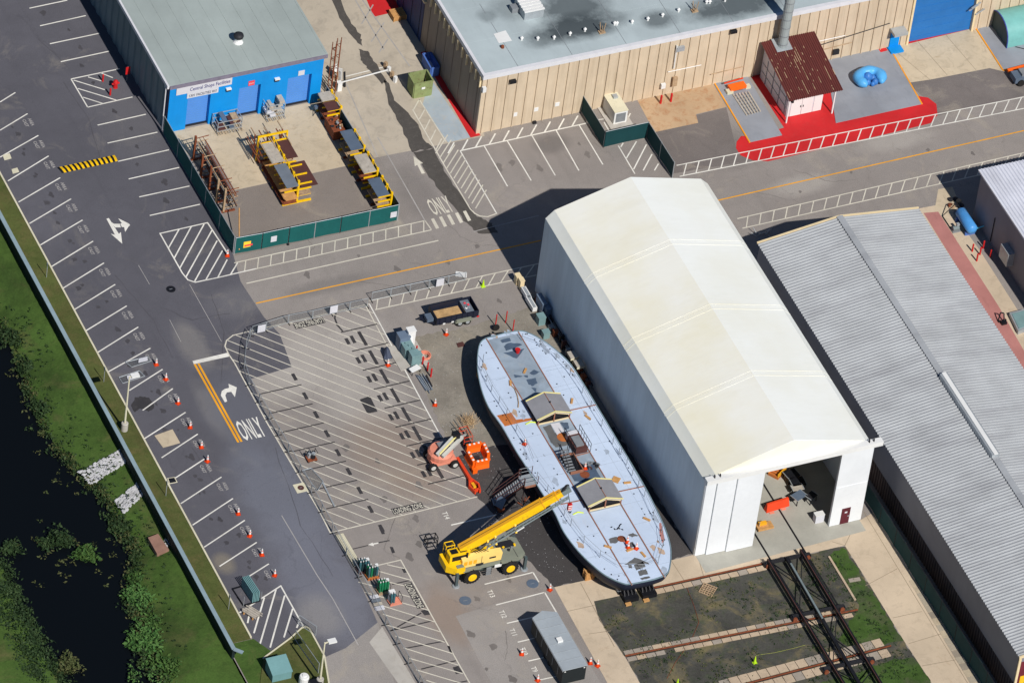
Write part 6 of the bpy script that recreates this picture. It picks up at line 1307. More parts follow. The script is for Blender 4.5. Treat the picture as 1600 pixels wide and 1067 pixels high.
for i in range(3):
    s0, s1 = i*.40, i*.40+.38
    build(MB().beam(L0.lerp(L1,s0), R0.lerp(R1,min(1,s1)), .09, .09), 'brace', M['black'], cf); build(MB().beam(R0.lerp(R1,s0+.02), L0.lerp(L1,min(1,s1)), .09, .09), 'brace', M['black'], cf)
build(MB().beam(M0.lerp(M1,.05)+V((0,0,.2)), M0.lerp(M1,.45)+V((0,0,.2)), .2, .06), 'worn_plate', M['lattice'], cf)
c = G(1106,922); gr = thing('drain_grate', 'square rusty drain grate in the weedy infield', 'drain grate', c, .75)
for k in range(6):
    build(MB().box(-.7+.27*k,-.7,.02,-.6+.27*k,.7,.1), 'bar', M['rust_light'], gr, local=True); build(MB().box(-.7,-.7+.27*k,.101,.75,-.62+.27*k,.13), 'cross_bar', M['rust_light'], gr, local=True)
c = G(1335,906); solid(MB().cbox(c, 1.2, .45, .1, -.1), 'stone_drain', M['block2'], 'small stone drain frame in the green grass by the path', 'drain')
a, b = G(1295,870), G(1336,938); solid(MB().beam(a+V((0,0,.08)), b+V((0,0,.08)), .22, .14), 'stone_edge', M['block'], 'pale stone edging east of the cradle in the infield', 'edging')
p = [G(*q)+V((0,0,.04)) for q in ((1072,915),(1085,948),(1092,972),(1080,1000),(1055,1035),(1042,1060))]; solid(MB().path(p,.025,4), 'red_cable', M['rust'], 'thin red cable snaking across the infield soil', 'cable')
p = [G(*q)+V((0,0,.08)) for q in ((1181,1024),(1210,1020),(1240,1013),(1258,1008))]; solid(MB().path(p,.018,4), 'yellow_rope', mat('lime_rope', (150,154,66), .7), 'yellow rope running from the lime cone to the cradle', 'rope')
# ================================================================== traffic cones
M['cone_orange'] = mat('cone_orange', (240,78,24), .5, var=.08); M['lime'] = mat('lime_plastic', (186,226,40), .5, var=.06); M['cone_base'] = mat('cone_base', (190,60,26), .6)
cone0 = thing('traffic_cone', 'x', 'cone', (0,0,0), 0, 'orange traffic cones')
build(MB().prism([(-.2,-.24),(.2,-.24),(.24,-.2),(.24,.2),(.2,.24),(-.2,.24),(-.24,.2),(-.24,-.2)], 0, .05), 'base', M['cone_base'], cone0, local=True)
build(MB().lathe([(.17,.05),(.125,.36)], n=14), 'cone', M['cone_orange'], cone0, local=True); build(MB().lathe([(.125,.361),(.09,.6)], n=14), 'reflective_band', M['white_sheet'], cone0, local=True); build(MB().lathe([(.09,.601),(.075,.68)], n=14), 'cone_top', M['cone_orange'], cone0, local=True); build(MB().lathe([(.075,.681),(.045,.88),(.03,.9)], n=14), 'reflective_band', M['white_sheet'], cone0, local=True)
row = [(244,570),(259,593),(278,630.5),(297,668),(314.5,699),(324,721),(372,803),(390,837.5),(409,867),(429,899)]
cones = [(p, 0, 'orange traffic cone, %s from the north in the row along the western stalls' % ORD[i]) for i, p in enumerate(row)]
cones += [((355,400),0,'orange traffic cone at the south west corner of the green yard fence'),((697,523),0,'orange traffic cone on the gravel just south of the dump trailer'),((606,571),0,'orange traffic cone beside the dark tarp in the loading zone'),((679.5,633),0,'orange traffic cone on the gravel edge north of the boom lift'),((859,921.6),0,'orange traffic cone by the concrete apron near the round covers'),((815,1022),0,'orange traffic cone on bay ten west of the box trailer'),((840,1063),0,'orange traffic cone on the lowest bay line by the box trailer'),((922,1036),0,'western cone of the pair beside the box trailer and path'),((933.5,1040),0,'eastern cone of the pair beside the box trailer and path'),
 ((980,847),DZ+.03,'northern cone of three on the boat bow deck'),((981.4,856),DZ+.03,'western cone of the front two on the boat bow deck'),((994,857),DZ+.03,'eastern cone of the front two on the boat bow deck'),((819.6,694),DZ+.03,'orange traffic cone at the west boat railing by the rust patch'),((914,732),DZ+.03,'orange traffic cone in the deck well between the cabin tops')]
for i, (p, z, lab) in enumerate(cones):
    loc = G(p[0], p[1], z); 
    if i == 0: c_ = cone0; c_.location = loc; c_['label'] = lab
    else: c_ = copy_tree(cone0, loc, rnd.random()*3, lab)
for p, lab in (((754.5,447.5),'lime green cone on the striped walkway north of the dump trailer'),((1179,1035),'lime green cone in the weedy infield west of the cradle'),((1058,1070),'lime green cone at the bottom edge of the infield')):
    c_ = thing('traffic_cone', lab, 'cone', G(*p), 0, 'lime green cones'); build(MB().box(-.22,-.22,0,.22,.22,.05), 'base', M['lime'], c_, local=True); build(MB().lathe([(.17,.05),(.04,.88),(.03,.9)], n=14), 'cone', M['lime'], c_, local=True)
p = D(808.4,551); rb_ = thing('red_bucket', 'red bucket on the north deck stains of the boat', 'bucket', p); build(MB().lathe([(.2,.02),(.27,.45)], (p.x,p.y,p.z), 12), 'pail', M['red'], rb_); build(MB().lathe([(.285,.451),(.285,.48)], (p.x,p.y,p.z), 12), 'rim', M['red'], rb_)
# ------------------------------------------------------------------ bollards
def bollards(pts, h, r, labs, group, m='red'):
    for (px, py), lab in zip(pts, labs):
        c = G(px, py); t_ = thing('bollard', lab, 'bollard', c, 0, group); build(MB().tube(c, c+V((0,0,h)), r, 10), 'post', M[m], t_); build(MB().lathe([(r,0),(r*.7,.05),(.01,.07)], c+V((0,0,h)), 10), 'cap', M[m], t_)
bollards([(650,553),(660,570),(667.6,579),(673,588.6)], 1.1, .09, ['red bollard, %s from the north in the line by the teal switchgear' % ORD[i] for i in range(4)], 'red bollards by the switchgear')
bollards([(774,509.5),(790,504.5),(801,518)], 1.6, .06, ['westernmost slim red post north of the boat stern','middle slim red post north of the boat stern','easternmost slim red post north of the boat stern'], 'slim red posts north of the boat')
bollards([(1032,162),(1048,159)], 1.1, .12, ['west red bollard at the rust stained concrete by the tan wall','east red bollard at the rust stained concrete by the tan wall'], 'red bollards by the tan wall')
bollards([(1519,393),(1536,388),(1526,408),(1531,398),(1547,402)], 1.0, .09, ['north west bollard of the red cluster by the grey building','northernmost bollard of the red cluster by the grey building','southernmost bollard of the red cluster by the grey building','central bollard of the red cluster by the grey building','easternmost bollard of the red cluster by the grey building'], 'red bollard cluster')
bollards([(160.5,127.5),(172,149)], .9, .1, ['north red bollard in the hatched bay beside the blue workshop','south red bollard in the hatched bay beside the blue workshop'], 'red bollards in hatched bay')
c = G(180,137); t_ = thing('hydrant', 'squat red hydrant in the shade edge of the blue workshop', 'hydrant', c); build(MB().lathe([(.28,0),(.24,.15),(.22,.7),(.3,.75),(.2,.95),(.05,1.05)], c, 12), 'body', M['red'], t_)
for s_ in (-1,1): build(MB().tube(c+V((0,0,.55)), c+V((s_*.42,0,.55)), .11, 8), 'outlet', M['red'], t_)
c = G(198,127); t_ = thing('wall_sign', 'dark red sign panel on a post against the shaded workshop wall', 'sign', c); build(MB().tube(c,c+V((0,0,2.0)),.04,6), 'post', M['grey'], t_); build(MB().cbox(c+V((0,-.06,1.0)), .5, .05, 1.0), 'panel', M['red'], t_)
# ------------------------------------------------------------------ light poles and posts
def lamp(label, px, py, h, hx):
    c = G(px, py); t_ = thing('light_pole', label, 'light pole', c)
    build(MB().lathe([(.36,0),(.36,1.0),(.3,1.06)], c, 16), 'footing', M['concrete4'], t_); build(MB().tube(c+V((0,0,1.06)), c+V((0,0,h)), .11, 10, .07), 'pole', M['kerb'], t_)
    build(MB().beam(c+V((0,0,h-.1)), c+V((hx,0,h)), .1, .1), 'arm', M['kerb'], t_); e = c+V((hx+.35,0,h-.02)); hd_ = build(MB().cbox(e+V((0,0,-.08)), .85, .55, .18), 'lamp_head', M['white_sheet'], t_); build(MB().cbox(e+V((0,0,-.1)), .6, .4, .019), 'lens', M['sign_white'], hd_)
lamp('cream light pole on a round concrete footing beside the western kerb', 194, 672, 7.4, .25); lamp('cream light pole with a single head on the southern kerb island', 499, 1071, 6.0, .4)
for (px, py), lab in zip(((72.5,434),(162,597),(259,775),(357,952)), ('northernmost','second from north','third from north','southernmost')):
    c = G(px,py); t_ = thing('sign_post', 'thin grey sign post on the verge, '+lab+' of four', 'post', c, 0, 'verge sign posts'); build(MB().tube(c,c+V((0,0,2.1)),.035,6), 'post', M['galv'], t_); build(MB().cbox(c+V((-.03,0,1.6)), .02, .3, .45), 'plate', M['galv'], t_)
# ------------------------------------------------------------------ covers, drains, bump
def cover(label, px, py, r, m, slab=None, group=None):
    c = G(px,py); t_ = thing('manhole_cover', label, 'manhole cover', c, 0, group)
    if slab: build(MB().cbox((c.x,c.y,.006), slab, slab, .02), 'surround', M['kerb'], t_)
    build(MB().lathe([(r,.012),(r,.034)], c, 22), 'lid', M[m], t_); build(MB().cbox((c.x,c.y,.035), r*.7, .06, .008), 'handle', M['grey'], t_)
cover('dark round manhole cover in the lane by the striped corner', 267, 452, .48, 'black'); cover('round cover in a cream square slab at the lot edge', 470, 762, .33, 'plate_brown', 1.25); cover('western round grey cover south of the crane', 727, 938, .6, 'plate_blue'); cover('eastern round grey cover near the apron cone', 832, 911.5, .6, 'plate_blue')
for pts, lab in (([(4,243),(15,240),(18,248),(7,251)],'northern'),([(18,265),(27,262.5),(30,269),(20,272)],'southern')):
    q = GG(pts); solid(MB().prism([(v.x,v.y) for v in q],.005,.03), 'drain_slab', M['kerb'], lab+' pale drain slab at the western kerb near the speed bump', 'drain', 'kerb drain slabs')
q = GG(crop(0,534,4,[(965,588),(1078,548),(1125,632),(1018,662)])); solid(MB().prism([(v.x,v.y) for v in q],.005,.06), 'concrete_slab', M['concrete'], 'tan concrete slab set in a western stall', 'slab')
q = GG(crop(0,534,4,[(1045,852),(1092,845),(1110,878),(1058,888)])); t_ = thing('storm_drain', 'dark kerb storm drain with a pale frame in the western stalls', 'drain', q[0]); build(MB().prism([(v.x,v.y) for v in q],.005,.03), 'frame', M['kerb'], t_); m_ = sum(q, V((0,0,0)))/4; build(MB().prism([(v.x+(m_.x-v.x)*.2,v.y+(m_.y-v.y)*.2) for v in q],.031,.04), 'grating', M['black'], t_)
sb = thing('speed_bump', 'yellow and black striped speed bump in the northern lot', 'speed bump', G(137,256)); a0, a1, b0_, b1_ = G(89,262), G(179,242.5), G(97,271), G(184,252)
for k in range(24):
    s0, s1 = k/24, (k+1)/24; p = [a0.lerp(a1,s0), a0.lerp(a1,s1), b0_.lerp(b1_,s1), b0_.lerp(b1_,s0)]; mid = [(p[0]+p[3])/2, (p[1]+p[2])/2]
    build(MB().add([p[0]+V((0,0,.006)),p[1]+V((0,0,.006)),mid[1]+V((0,0,.08)),mid[0]+V((0,0,.08)),p[2]+V((0,0,.006)),p[3]+V((0,0,.006))],[(1,0,3,2),(2,3,5,4)]), 'segment', M['yellow' if k % 2 else 'black'], sb)
# fence panels with boards lying in the western stalls
for pts, bd, lab in ((crop(180,550,10.667,[(60,430),(400,320),(490,410),(125,530)]),crop(180,550,10.667,[(190,420),(370,345),(400,430),(215,490)]),'southern'),(crop(180,550,10.667,[(170,175),(540,85),(590,160),(275,260)]),crop(180,550,10.667,[(390,130),(535,95),(540,160),(385,195)]),'northern')):
    q = GG(pts); t_ = thing('loose_fence_panel', lab+' wire fence panel with a white board lying in the western stalls', 'fence panel', q[0]); mb = MB()
    for i in range(4): mb.tube(q[i]+V((0,0,.08)), q[(i+1)%4]+V((0,0,.08)), .045, 5)
    build(mb, 'tube_frame', M['galv'], t_); build(MB().poly([v+V((0,0,.08)) for v in q]), 'wire_mesh', M['link'], t_); q = GG(bd); build(MB().prism([(v.x,v.y) for v in q],.13,.17), 'board', M['sign_white'], t_)
q = GG(crop(440,640,5.335,[(170,510),(245,490),(345,600),(300,680)])); t_ = thing('loose_fence_panel', 'wire fence panel lying flat inside the loading zone west edge', 'fence panel', q[0]); mb = MB()
for i in range(4): mb.tube(q[i]+V((0,0,.08)), q[(i+1)%4]+V((0,0,.08)), .045, 5)
build(mb, 'tube_frame', M['galv'], t_); build(MB().poly([v+V((0,0,.08)) for v in q]), 'wire_mesh', M['link'], t_)
a, b = G(*crop(440,640,5.335,[(340,610)])[0]), G(*crop(440,640,5.335,[(440,810)])[0]); build(MB().beam(a+V((0,0,.1)), b+V((0,0,.1)), .15, .08), 'loose_rail', M['galv'], t_)
# black trolley and tarp
c = G(486,718); t_ = thing('trolley', 'small black loaded trolley on the loading zone stripes', 'trolley', c); build(MB().cbox((c.x,c.y,.2), 1.0, .9, .1), 'deck', M['rust'], t_)
for k in range(6): build(MB().cbox((c.x+rnd.uniform(-.3,.3),c.y+rnd.uniform(-.2,.3),.301), .3,.3,rnd.uniform(.2,.7),rnd.random()), 'load', M[rnd.choice(('black','dark','black','galv'))], t_)
for x in (-.5,.5): build(MB().path([(c.x+x,c.y+.4,.2),(c.x+x,c.y+.4,1.1),(c.x+x,c.y-.4,1.1)],.03,5), 'handle', M['black'], t_)
for x in (-.4,.4):
    for y in (-.35,.35): build(MB().lathe([(.1,-.03),(.1,.03)],(c.x+x,c.y+y,.1),8,'y'), 'caster', M['rubber'], t_)
c = G(604,556); tb_ = MB(); n_ = 9; vs = []; 
for i in range(n_):
    for j in range(n_): u, v = i/(n_-1), j/(n_-1); vs.append((c.x-.5+u*.9+.2*v, c.y-.6+v*1.5, .05+.9*max(0,math.sin(math.pi*u)*math.sin(math.pi*v))+rnd.random()*.12))
tb_.add(vs, [(i*n_+j,(i+1)*n_+j,(i+1)*n_+j+1,i*n_+j+1) for i in range(n_-1) for j in range(n_-1)]); solid(tb_, 'tarp', mat('slate_tarp', (70,78,96), .7), 'crumpled dark blue tarp heap at the loading zone east edge', 'tarp')
# ------------------------------------------------------------------ gas cylinder cages
M['cyl_green'] = mat('cylinder_green', (30,120,80), .45, var=.1); M['cyl_teal'] = mat('cylinder_teal', (58,100,108), .45, var=.1); M['cyl_dark'] = mat('cylinder_dark', (34,60,64), .45, var=.1)
for (px, py), n_, ms, basem, lab in (((567,891),7,('cyl_teal','cyl_dark','cyl_teal'),'plate_brown','teal gas cylinders on a brown skid beside the white boards'),((581,900),6,('cyl_teal','cyl_green','cyl_dark'),'orange_rust','blue green gas cylinders on an orange skid, second in the row'),((598,923),7,('cyl_green','cyl_green'),'rust_light','bright green gas cylinders on a tan skid, third in the row'),((616,940),2,('cyl_teal',),'lift_pink','single gas cylinder with white box on a pink skid, last in the row')):
    c = G(px,py); t_ = thing('cylinder_skid', lab, 'gas cylinders', c, 0, 'gas cylinder skids'); build(MB().cbox((c.x,c.y,.0), 1.25, .95, .14), 'skid', M[basem], t_)
    for k in range(n_):
        x, y = c.x-.42+.28*(k%4), c.y-.2+.4*(k//4)+.05; cy_ = build(MB().lathe([(.12,.145),(.125,1.2),(.09,1.35),(.05,1.42)], (x,y,0), 10), 'cylinder', M[ms[k%len(ms)]], t_, smooth=False); build(MB().lathe([(.055,1.421),(.055,1.55)], (x,y,0), 8), 'valve_cap', M['white_sheet'], cy_)
    if n_ == 2: build(MB().cbox((c.x-.25,c.y+.3,.145), .6,.4,1.2), 'white_box', M['white_sheet'], t_)
    else: build(MB().cbox((c.x+.5,c.y+.3,.145), .3,.25,1.1), 'white_box', M['white_sheet'], t_)
    for x in (-.6,.6): build(MB().path([(c.x+x,c.y-.42,.14),(c.x+x,c.y-.42,1.0),(c.x+x,c.y+.42,1.0),(c.x+x,c.y+.42,.14)],.03,5), 'cage_hoop', M['dark'], t_)
wbp = thing('white_boards', 'long stack of white boards along the wire fence', 'boards', G(527,838)); a, b = G(530,837), G(559,886); d = (b-a).normalized(); nr = V((-d.y,d.x,0))
for k in range(5): build(MB().beam(a+nr*(-.32+.16*k)+V((0,0,.22+.02*(k%2))), b+nr*(-.32+.16*k)+V((0,0,.22+.02*(k%2))), .14, .1), 'board', M['kerb'], wbp)
for s_ in (.1,.9): c = a.lerp(b,s_); build(MB().beam(c-nr*.4+V((0,0,.08)), c+nr*.4+V((0,0,.08)), .1, .16), 'bearer', M['timber'], wbp)
a, b = G(583,931), G(594,953); t_ = thing('panel_stack', 'grey and white speckled panels lying by the southern wire fence', 'panels', a); d = (b-a).normalized(); nr = V((-d.y,d.x,0))
for k in range(4): c = a.lerp(b,.12+.25*k); build(MB().beam(c-d*.27+V((0,0,.08)), c+d*.27+V((0,0,.08)), .95, .12), 'panel', M[('sign_white','plate','plate_pale','sign_white')[k]], t_)
# ------------------------------------------------------------------ west side bits near the hatch
a, b = G(376,917)+V((0,0,0)), G(393,943); t_ = thing('panel_cart', 'teal panels stacked upright on a black frame by the kerb', 'cart', G(384,932)); d = (b-a).normalized(); nr = V((-d.y,d.x,0))
for k in range(5): build(MB().beam(a+nr*(-.1-.16*k)*-1+V((0,0,.75)), b+nr*(.1+.16*k)+V((0,0,.75)), .1, 1.3), 'panel', M['teal'], t_)
mb = MB(); fr_ = [a-nr*.9,b-nr*.9,b+nr*1.0,a+nr*1.0]
for i in range(4): mb.beam(fr_[i]+V((0,0,.1)), fr_[(i+1)%4]+V((0,0,.1)), .1, .12)
build(mb, 'frame', M['black'], t_)
for v in (fr_[1],fr_[2]): build(MB().tube(v, v+V((0,0,1.3)), .05, 5), 'upright', M['grey'], t_)
a, b = G(383,953), G(404,966); t_ = thing('timber_bundle', 'bundle of pale timbers lying over the hatched corner', 'timber', a); d = (b-a).normalized(); nr = V((-d.y,d.x,0))
for k in range(8): o_ = nr*(-.45+.13*k)+V((0,0,.3+.05*(k%2)))+d*rnd.uniform(-.2,.3); build(MB().beam(a+o_, b+o_, .11, .1), 'timber', M['trim_yellow' if 0 else 'plate_pale'], t_)
for s_ in (.15,.8): c = a.lerp(b,s_); build(MB().beam(c-nr*.6+V((0,0,.12)), c+nr*.5+V((0,0,.12)), .1, .22), 'bearer', M['timber'], t_)
c = G(438,1060); t_ = thing('utility_cabinet', 'teal green utility cabinet with sloped lid by the kerb corner', 'cabinet', c); x, y = c.x, c.y+.6
build(MB().add([(x-1.0,y-.9,0),(x+1.0,y-.9,0),(x+1.0,y+.9,0),(x-1.0,y+.9,0),(x-1.0,y-.9,1.1),(x+1.0,y-.9,1.1),(x+1.0,y+.9,1.6),(x-1.0,y+.9,1.6)],[(0,1,5,4),(1,2,6,5),(2,3,7,6),(3,0,4,7)]), 'body', M['teal'], t_); build(MB().add([(x-1.06,y-.98,1.11),(x+1.06,y-.98,1.11),(x+1.06,y+.95,1.65),(x-1.06,y+.95,1.65),(x-1.06,y-.98,1.04),(x+1.06,y-.98,1.04),(x+1.06,y+.95,1.58),(x-1.06,y+.95,1.58)],[(0,1,2,3),(7,6,5,4),(0,4,5,1),(1,5,6,2),(2,6,7,3),(3,7,4,0)]), 'lid', M['teal'], t_)
c = G(474,1068); t_ = thing('storage_tank', 'white upright tank with cut lid at the bottom edge', 'tank', c); build(MB().lathe([(.5,0),(.5,1.0),(.42,1.15)], c, 16), 'shell', M['white_sheet'], t_); build(MB().lathe([(.25,1.151),(.2,1.25)], c, 12), 'lid', M['white_sheet'], t_)
c = G(492,1075); solid(MB().cbox(c, 1.1, .9, .9), 'equipment_box', M['black'], 'black equipment box beside the southern light pole', 'box')
t_ = thing('swing_gate', 'thin tubular swing gate standing open on the kerb island', 'gate', G(460,1000)); a, b = G(461,1001), G(497,1052)
for e in (a,b): build(MB().tube(e,e+V((0,0,1.5)),.04,6), 'post', M['galv'], t_)
for z in (.2,1.4): build(MB().tube(a+V((0,0,z)),b+V((0,0,z)),.03,5), 'rail', M['galv'], t_)
build(MB().add([a+V((0,0,.2)),b+V((0,0,.2)),b+V((0,0,1.4)),a+V((0,0,1.4))],[(0,1,2,3)]), 'wire_mesh', M['link'], t_)
a, b = G(466,975), G(493,993); t_ = thing('loose_fence_panel', 'wire fence panel standing at the tip of the kerb island', 'fence panel', a)
mb = MB().tube(a,a+V((0,0,1.3)),.04,5).tube(b,b+V((0,0,1.3)),.04,5).tube(a+V((0,0,1.3)),b+V((0,0,1.3)),.035,5).tube(a+V((0,0,.1)),b+V((0,0,.1)),.035,5); build(mb, 'tube_frame', M['galv'], t_); build(MB().add([a+V((0,0,.1)),b+V((0,0,.1)),b+V((0,0,1.3)),a+V((0,0,1.3))],[(0,1,2,3)]), 'wire_mesh', M['link'], t_)
# ------------------------------------------------------------------ switchgear west of the boat
U = lambda a, b: G(*crop(600,500,7.62,[(a,b)])[0])
M['gear_teal'] = mat('gear_teal', (120,150,152), .5, var=.1); M['gear_blue'] = mat('gear_blue', (104,120,140), .5, var=.1)
t_ = thing('switchgear', 'cluster of blue grey and teal electrical cabinets beside the gravel yard', 'switchgear', U(270,420))
for (a, b, w_, d_, h_, m_) in ((215,330,1.1,1.0,1.8,'gear_blue'),(300,300,.8,.7,2.2,'white_sheet'),(270,410,1.0,1.2,1.3,'gear_teal'),(350,520,.9,.9,1.5,'gear_teal'),(400,510,.5,.6,1.3,'gear_teal')):
    c = U(a,b); cb_ = build(MB().cbox(c, w_, d_, h_), 'cabinet', M[m_], t_); build(MB().cbox((c.x,c.y-d_/2-.012,.15), w_*.8, .02, h_*.75), 'door', M[m_], cb_); build(MB().cbox((c.x,c.y,h_+.002), w_+.1, d_+.1, .06), 'top', M[m_], cb_)
for a, b in ((300,360),(325,360)): c = U(a,b); build(MB().tube(c+V((0,0,1.0)), c+V((.05,1.0,2.2)), .12, 8), 'bushing', M['white_sheet'], t_)
for k in range(5): c = U(240+40*k,400+30*k); build(MB().tube(c, c+V((0,0,1.6)), .04, 5), 'conduit', M['gear_teal'], t_)
build(MB().cbox(U(290,430), 3.2, 3.6, .08), 'plinth', M['concrete4'], t_)
c = U(485,440); t_ = thing('hose_coil', 'round coil of pinkish hose on the gravel by the red bollards', 'hose', c)
for k in range(4):
    mb = MB(); pts = [(c.x+(.45+.13*(k%2))*math.cos(a_*.5236),c.y+(.45+.13*(k%2))*math.sin(a_*.5236),.06+.09*k) for a_ in range(13)]; build(mb.path(pts,.06,5), 'hose_loop', M['lift_pink'], t_)
q = [U(*p) for p in ((288,625),(385,572),(440,618),(330,672))]; t_ = thing('white_board', 'white board resting on trestles beside the switchgear', 'board', q[0]); build(MB().prism([(v.x,v.y) for v in q],.5,.55), 'top', M['white_sheet'], t_)
for v in q: m_ = sum(q, V((0,0,0)))/4; u = v.lerp(m_,.15); build(MB().tube((u.x,u.y,0),(u.x,u.y,.5),.04,5), 'leg', M['dark'], t_)
t_ = thing('pipe_bundle', 'bundle of steel pipes and a dark mat south of the white board', 'pipes', U(470,780))
for k in range(9): a, b = U(385+10*k+rnd.uniform(-8,8),660+rnd.uniform(-15,30)), U(500+10*k+rnd.uniform(-10,10),860+rnd.uniform(-30,20)); build(MB().tube(a+V((0,0,.1+.06*(k%3))), b+V((0,0,.1+.05*(k%2))), .05, 6), 'pipe', M['galv' if k % 2 else 'plate_blue'], t_)
q = [U(*p) for p in ((470,690),(510,650),(580,790),(540,830))]; build(MB().prism([(v.x,v.y) for v in q],.01,.05), 'mat', M['dark'], t_)
c = U(1330,122); t_ = thing('spare_tyre', 'small black tyre leaning by the slim red posts north of the boat', 'tyre', c); build(MB().lathe([(.2,-.1),(.36,-.1),(.38,0),(.36,.1),(.2,.1)], c+V((0,0,.38)), 16, 'y'), 'tyre', M['rubber'], t_); build(MB().lathe([(.2,-.08),(.05,-.02)], c+V((0,0,.38)), 12, 'y'), 'rim', M['galv'], t_)
q = [U(*p) for p in ((860,280),(940,262),(965,310),(880,328))]; solid(MB().prism([(v.x,v.y) for v in q],.005,.06), 'ground_plate', M['plate_brown'], 'flat brown plate on the gravel beside the boat stern shadow', 'plate')
# ------------------------------------------------------------------ along the boat shed west wall
W = lambda a, b: G(*crop(800,420,5.925,[(a,b)])[0])
for (a, b, L, lab) in ((150,300,1.7,'northern'),(195,390,1.9,'southern')):
    c = W(a,b); t_ = thing('white_bench', lab+' white slatted trough beside the shed north west corner', 'trough', c, 0, 'white troughs'); build(MB().cbox((c.x,c.y+.6,.25), .5, L, .5), 'trough', M['white_sheet'], t_); build(MB().cbox((c.x,c.y+.6,.751), .3, L-.15, .02), 'lid', M['galv'], t_)
    for y in (-.5,.5): build(MB().cbox((c.x,c.y+.6+y,0), .4, .12, .25), 'foot', M['dark'], t_)
for (a, b, w_, d_, h_, m_, lab) in ((57,150,.5,.6,1.1,'cream','western cream concrete block by the shed corner shadow'),(90,190,.45,.6,1.1,'cream','eastern cream concrete block by the shed corner shadow'),(290,440,.5,1.6,1.7,'gear_blue','tall grey cabinet against the shed wall near the corner'),(330,470,.5,1.0,1.4,'gear_blue','shorter grey cabinet against the shed wall south of the tall one'),(275,525,.75,.8,1.0,'gear_teal','square teal cabinet on the gravel near the boat stern'),(318,650,.7,.6,.8,'gear_teal','small teal cabinet just north east of the boat stern')):
    c = W(a,b); t_ = thing('equipment_cabinet' if m_ != 'cream' else 'concrete_block', lab, 'cabinet' if m_ != 'cream' else 'block', c); build(MB().cbox((c.x,c.y+d_/2,0), w_, d_, h_), 'body', M[m_], t_); build(MB().cbox((c.x,c.y+d_/2,h_+.002), w_+.08, d_+.08, .05), 'top', M[m_], t_)
for (a, b, lab) in ((555,905,'northern'),(613,985,'southern')):
    c = W(a,b); t_ = thing('pedestal_box', lab+' tan flat topped box on a post between the boat and the shed', 'box', c, 0, 'tan pedestal boxes'); build(MB().tube(c,c+V((0,0,1.2)),.06,6), 'post', M['kerb'], t_); build(MB().cbox(c+V((0,.2,1.2)), .85, 1.0, .3), 'box', M['kerb'], t_); build(MB().cbox(c+V((0,.2,1.501)), .9, 1.05, .04), 'lid', M['plate_pale'], t_)
t_ = thing('pipe_run', 'dark run of pipes and fittings along the foot of the shed west wall', 'pipes', (4.6,-2,0))
for k in range(3): build(MB().tube((4.55+.22*k,5.0,.25+.2*k),(4.55+.22*k,-9,.25+.2*k),.07,6), 'pipe', M[('dark','grey','dark')[k]], t_)
for k in range(14): build(MB().cbox((4.7+rnd.uniform(-.2,.2),4.5-1.0*k,.0), .5, rnd.uniform(.2,.6), rnd.uniform(.4,1.1)), 'fitting', M[rnd.choice(('dark','grey','plate_brown','rust'))], t_)
# ------------------------------------------------------------------ inside the shed
X = lambda a, b: G(*crop(1180,720,8.89,[(a,b)])[0])
a, b = X(135,700), X(455,600); t_ = thing('water_barrier', 'long orange plastic barrier standing inside the shed doorway', 'barrier', a); d = (b-a).normalized(); nr = V((-d.y,d.x,0)); w0, w1 = nr*.3, nr*.1
vs = [a-w0,b-w0,b+w0,a+w0]+[v+V((0,0,1.0)) for v in (a+d*.1-w1,b-d*.1-w1,b-d*.1+w1,a+d*.1+w1)]; build(MB().add(vs,[(3,2,1,0),(4,5,6,7)]+[(i,(i+1)%4,(i+1)%4+4,i+4) for i in range(4)]), 'body', M['vest'], t_)
for s_ in (.2,.7): e = a.lerp(b,s_)-nr*.45; build(MB().cbox(e, .5, .3, .08), 'foot', M['lift_pink'], t_)
c = X(140,960); t_ = thing('yellow_pallet_jack', 'yellow wooden cart at the shed doorway left side', 'cart', c); build(MB().cbox((c.x,c.y+.3,.15), 1.7, .9, .25), 'deck', M['timber'], t_); build(MB().cbox((c.x-.2,c.y+.5,.401), .9, .35, .3), 'box', M['crane_orange'], t_); build(MB().tube((c.x-.6,c.y+.3,.4),(c.x-.6,c.y+.3,1.1),.04,6), 'handle', M['grey'], t_)
c = X(300,170); t_ = thing('timber_crate', 'orange brown open crate deep inside the shed', 'crate', c, .6)
for k in range(5): build(MB().box(-.8+.36*k,-.6,.02,-.56+.36*k,.6,.35), 'slat', M['orange_rust'], t_, local=True)
for y in (-.6,.5): build(MB().box(-.8,y,.351,.9,y+.1,.75), 'side', M['crane_orange'], t_, local=True)
c = X(890,860); t_ = thing('white_box', 'white storage box at the shed doorway right side', 'box', c); build(MB().cbox((c.x,c.y+.3,0), .95, .6, 1.0), 'body', M['sign_white'], t_); build(MB().cbox((c.x,c.y+.3,1.002), 1.0, .65, .05), 'lid', M['white_sheet'], t_)
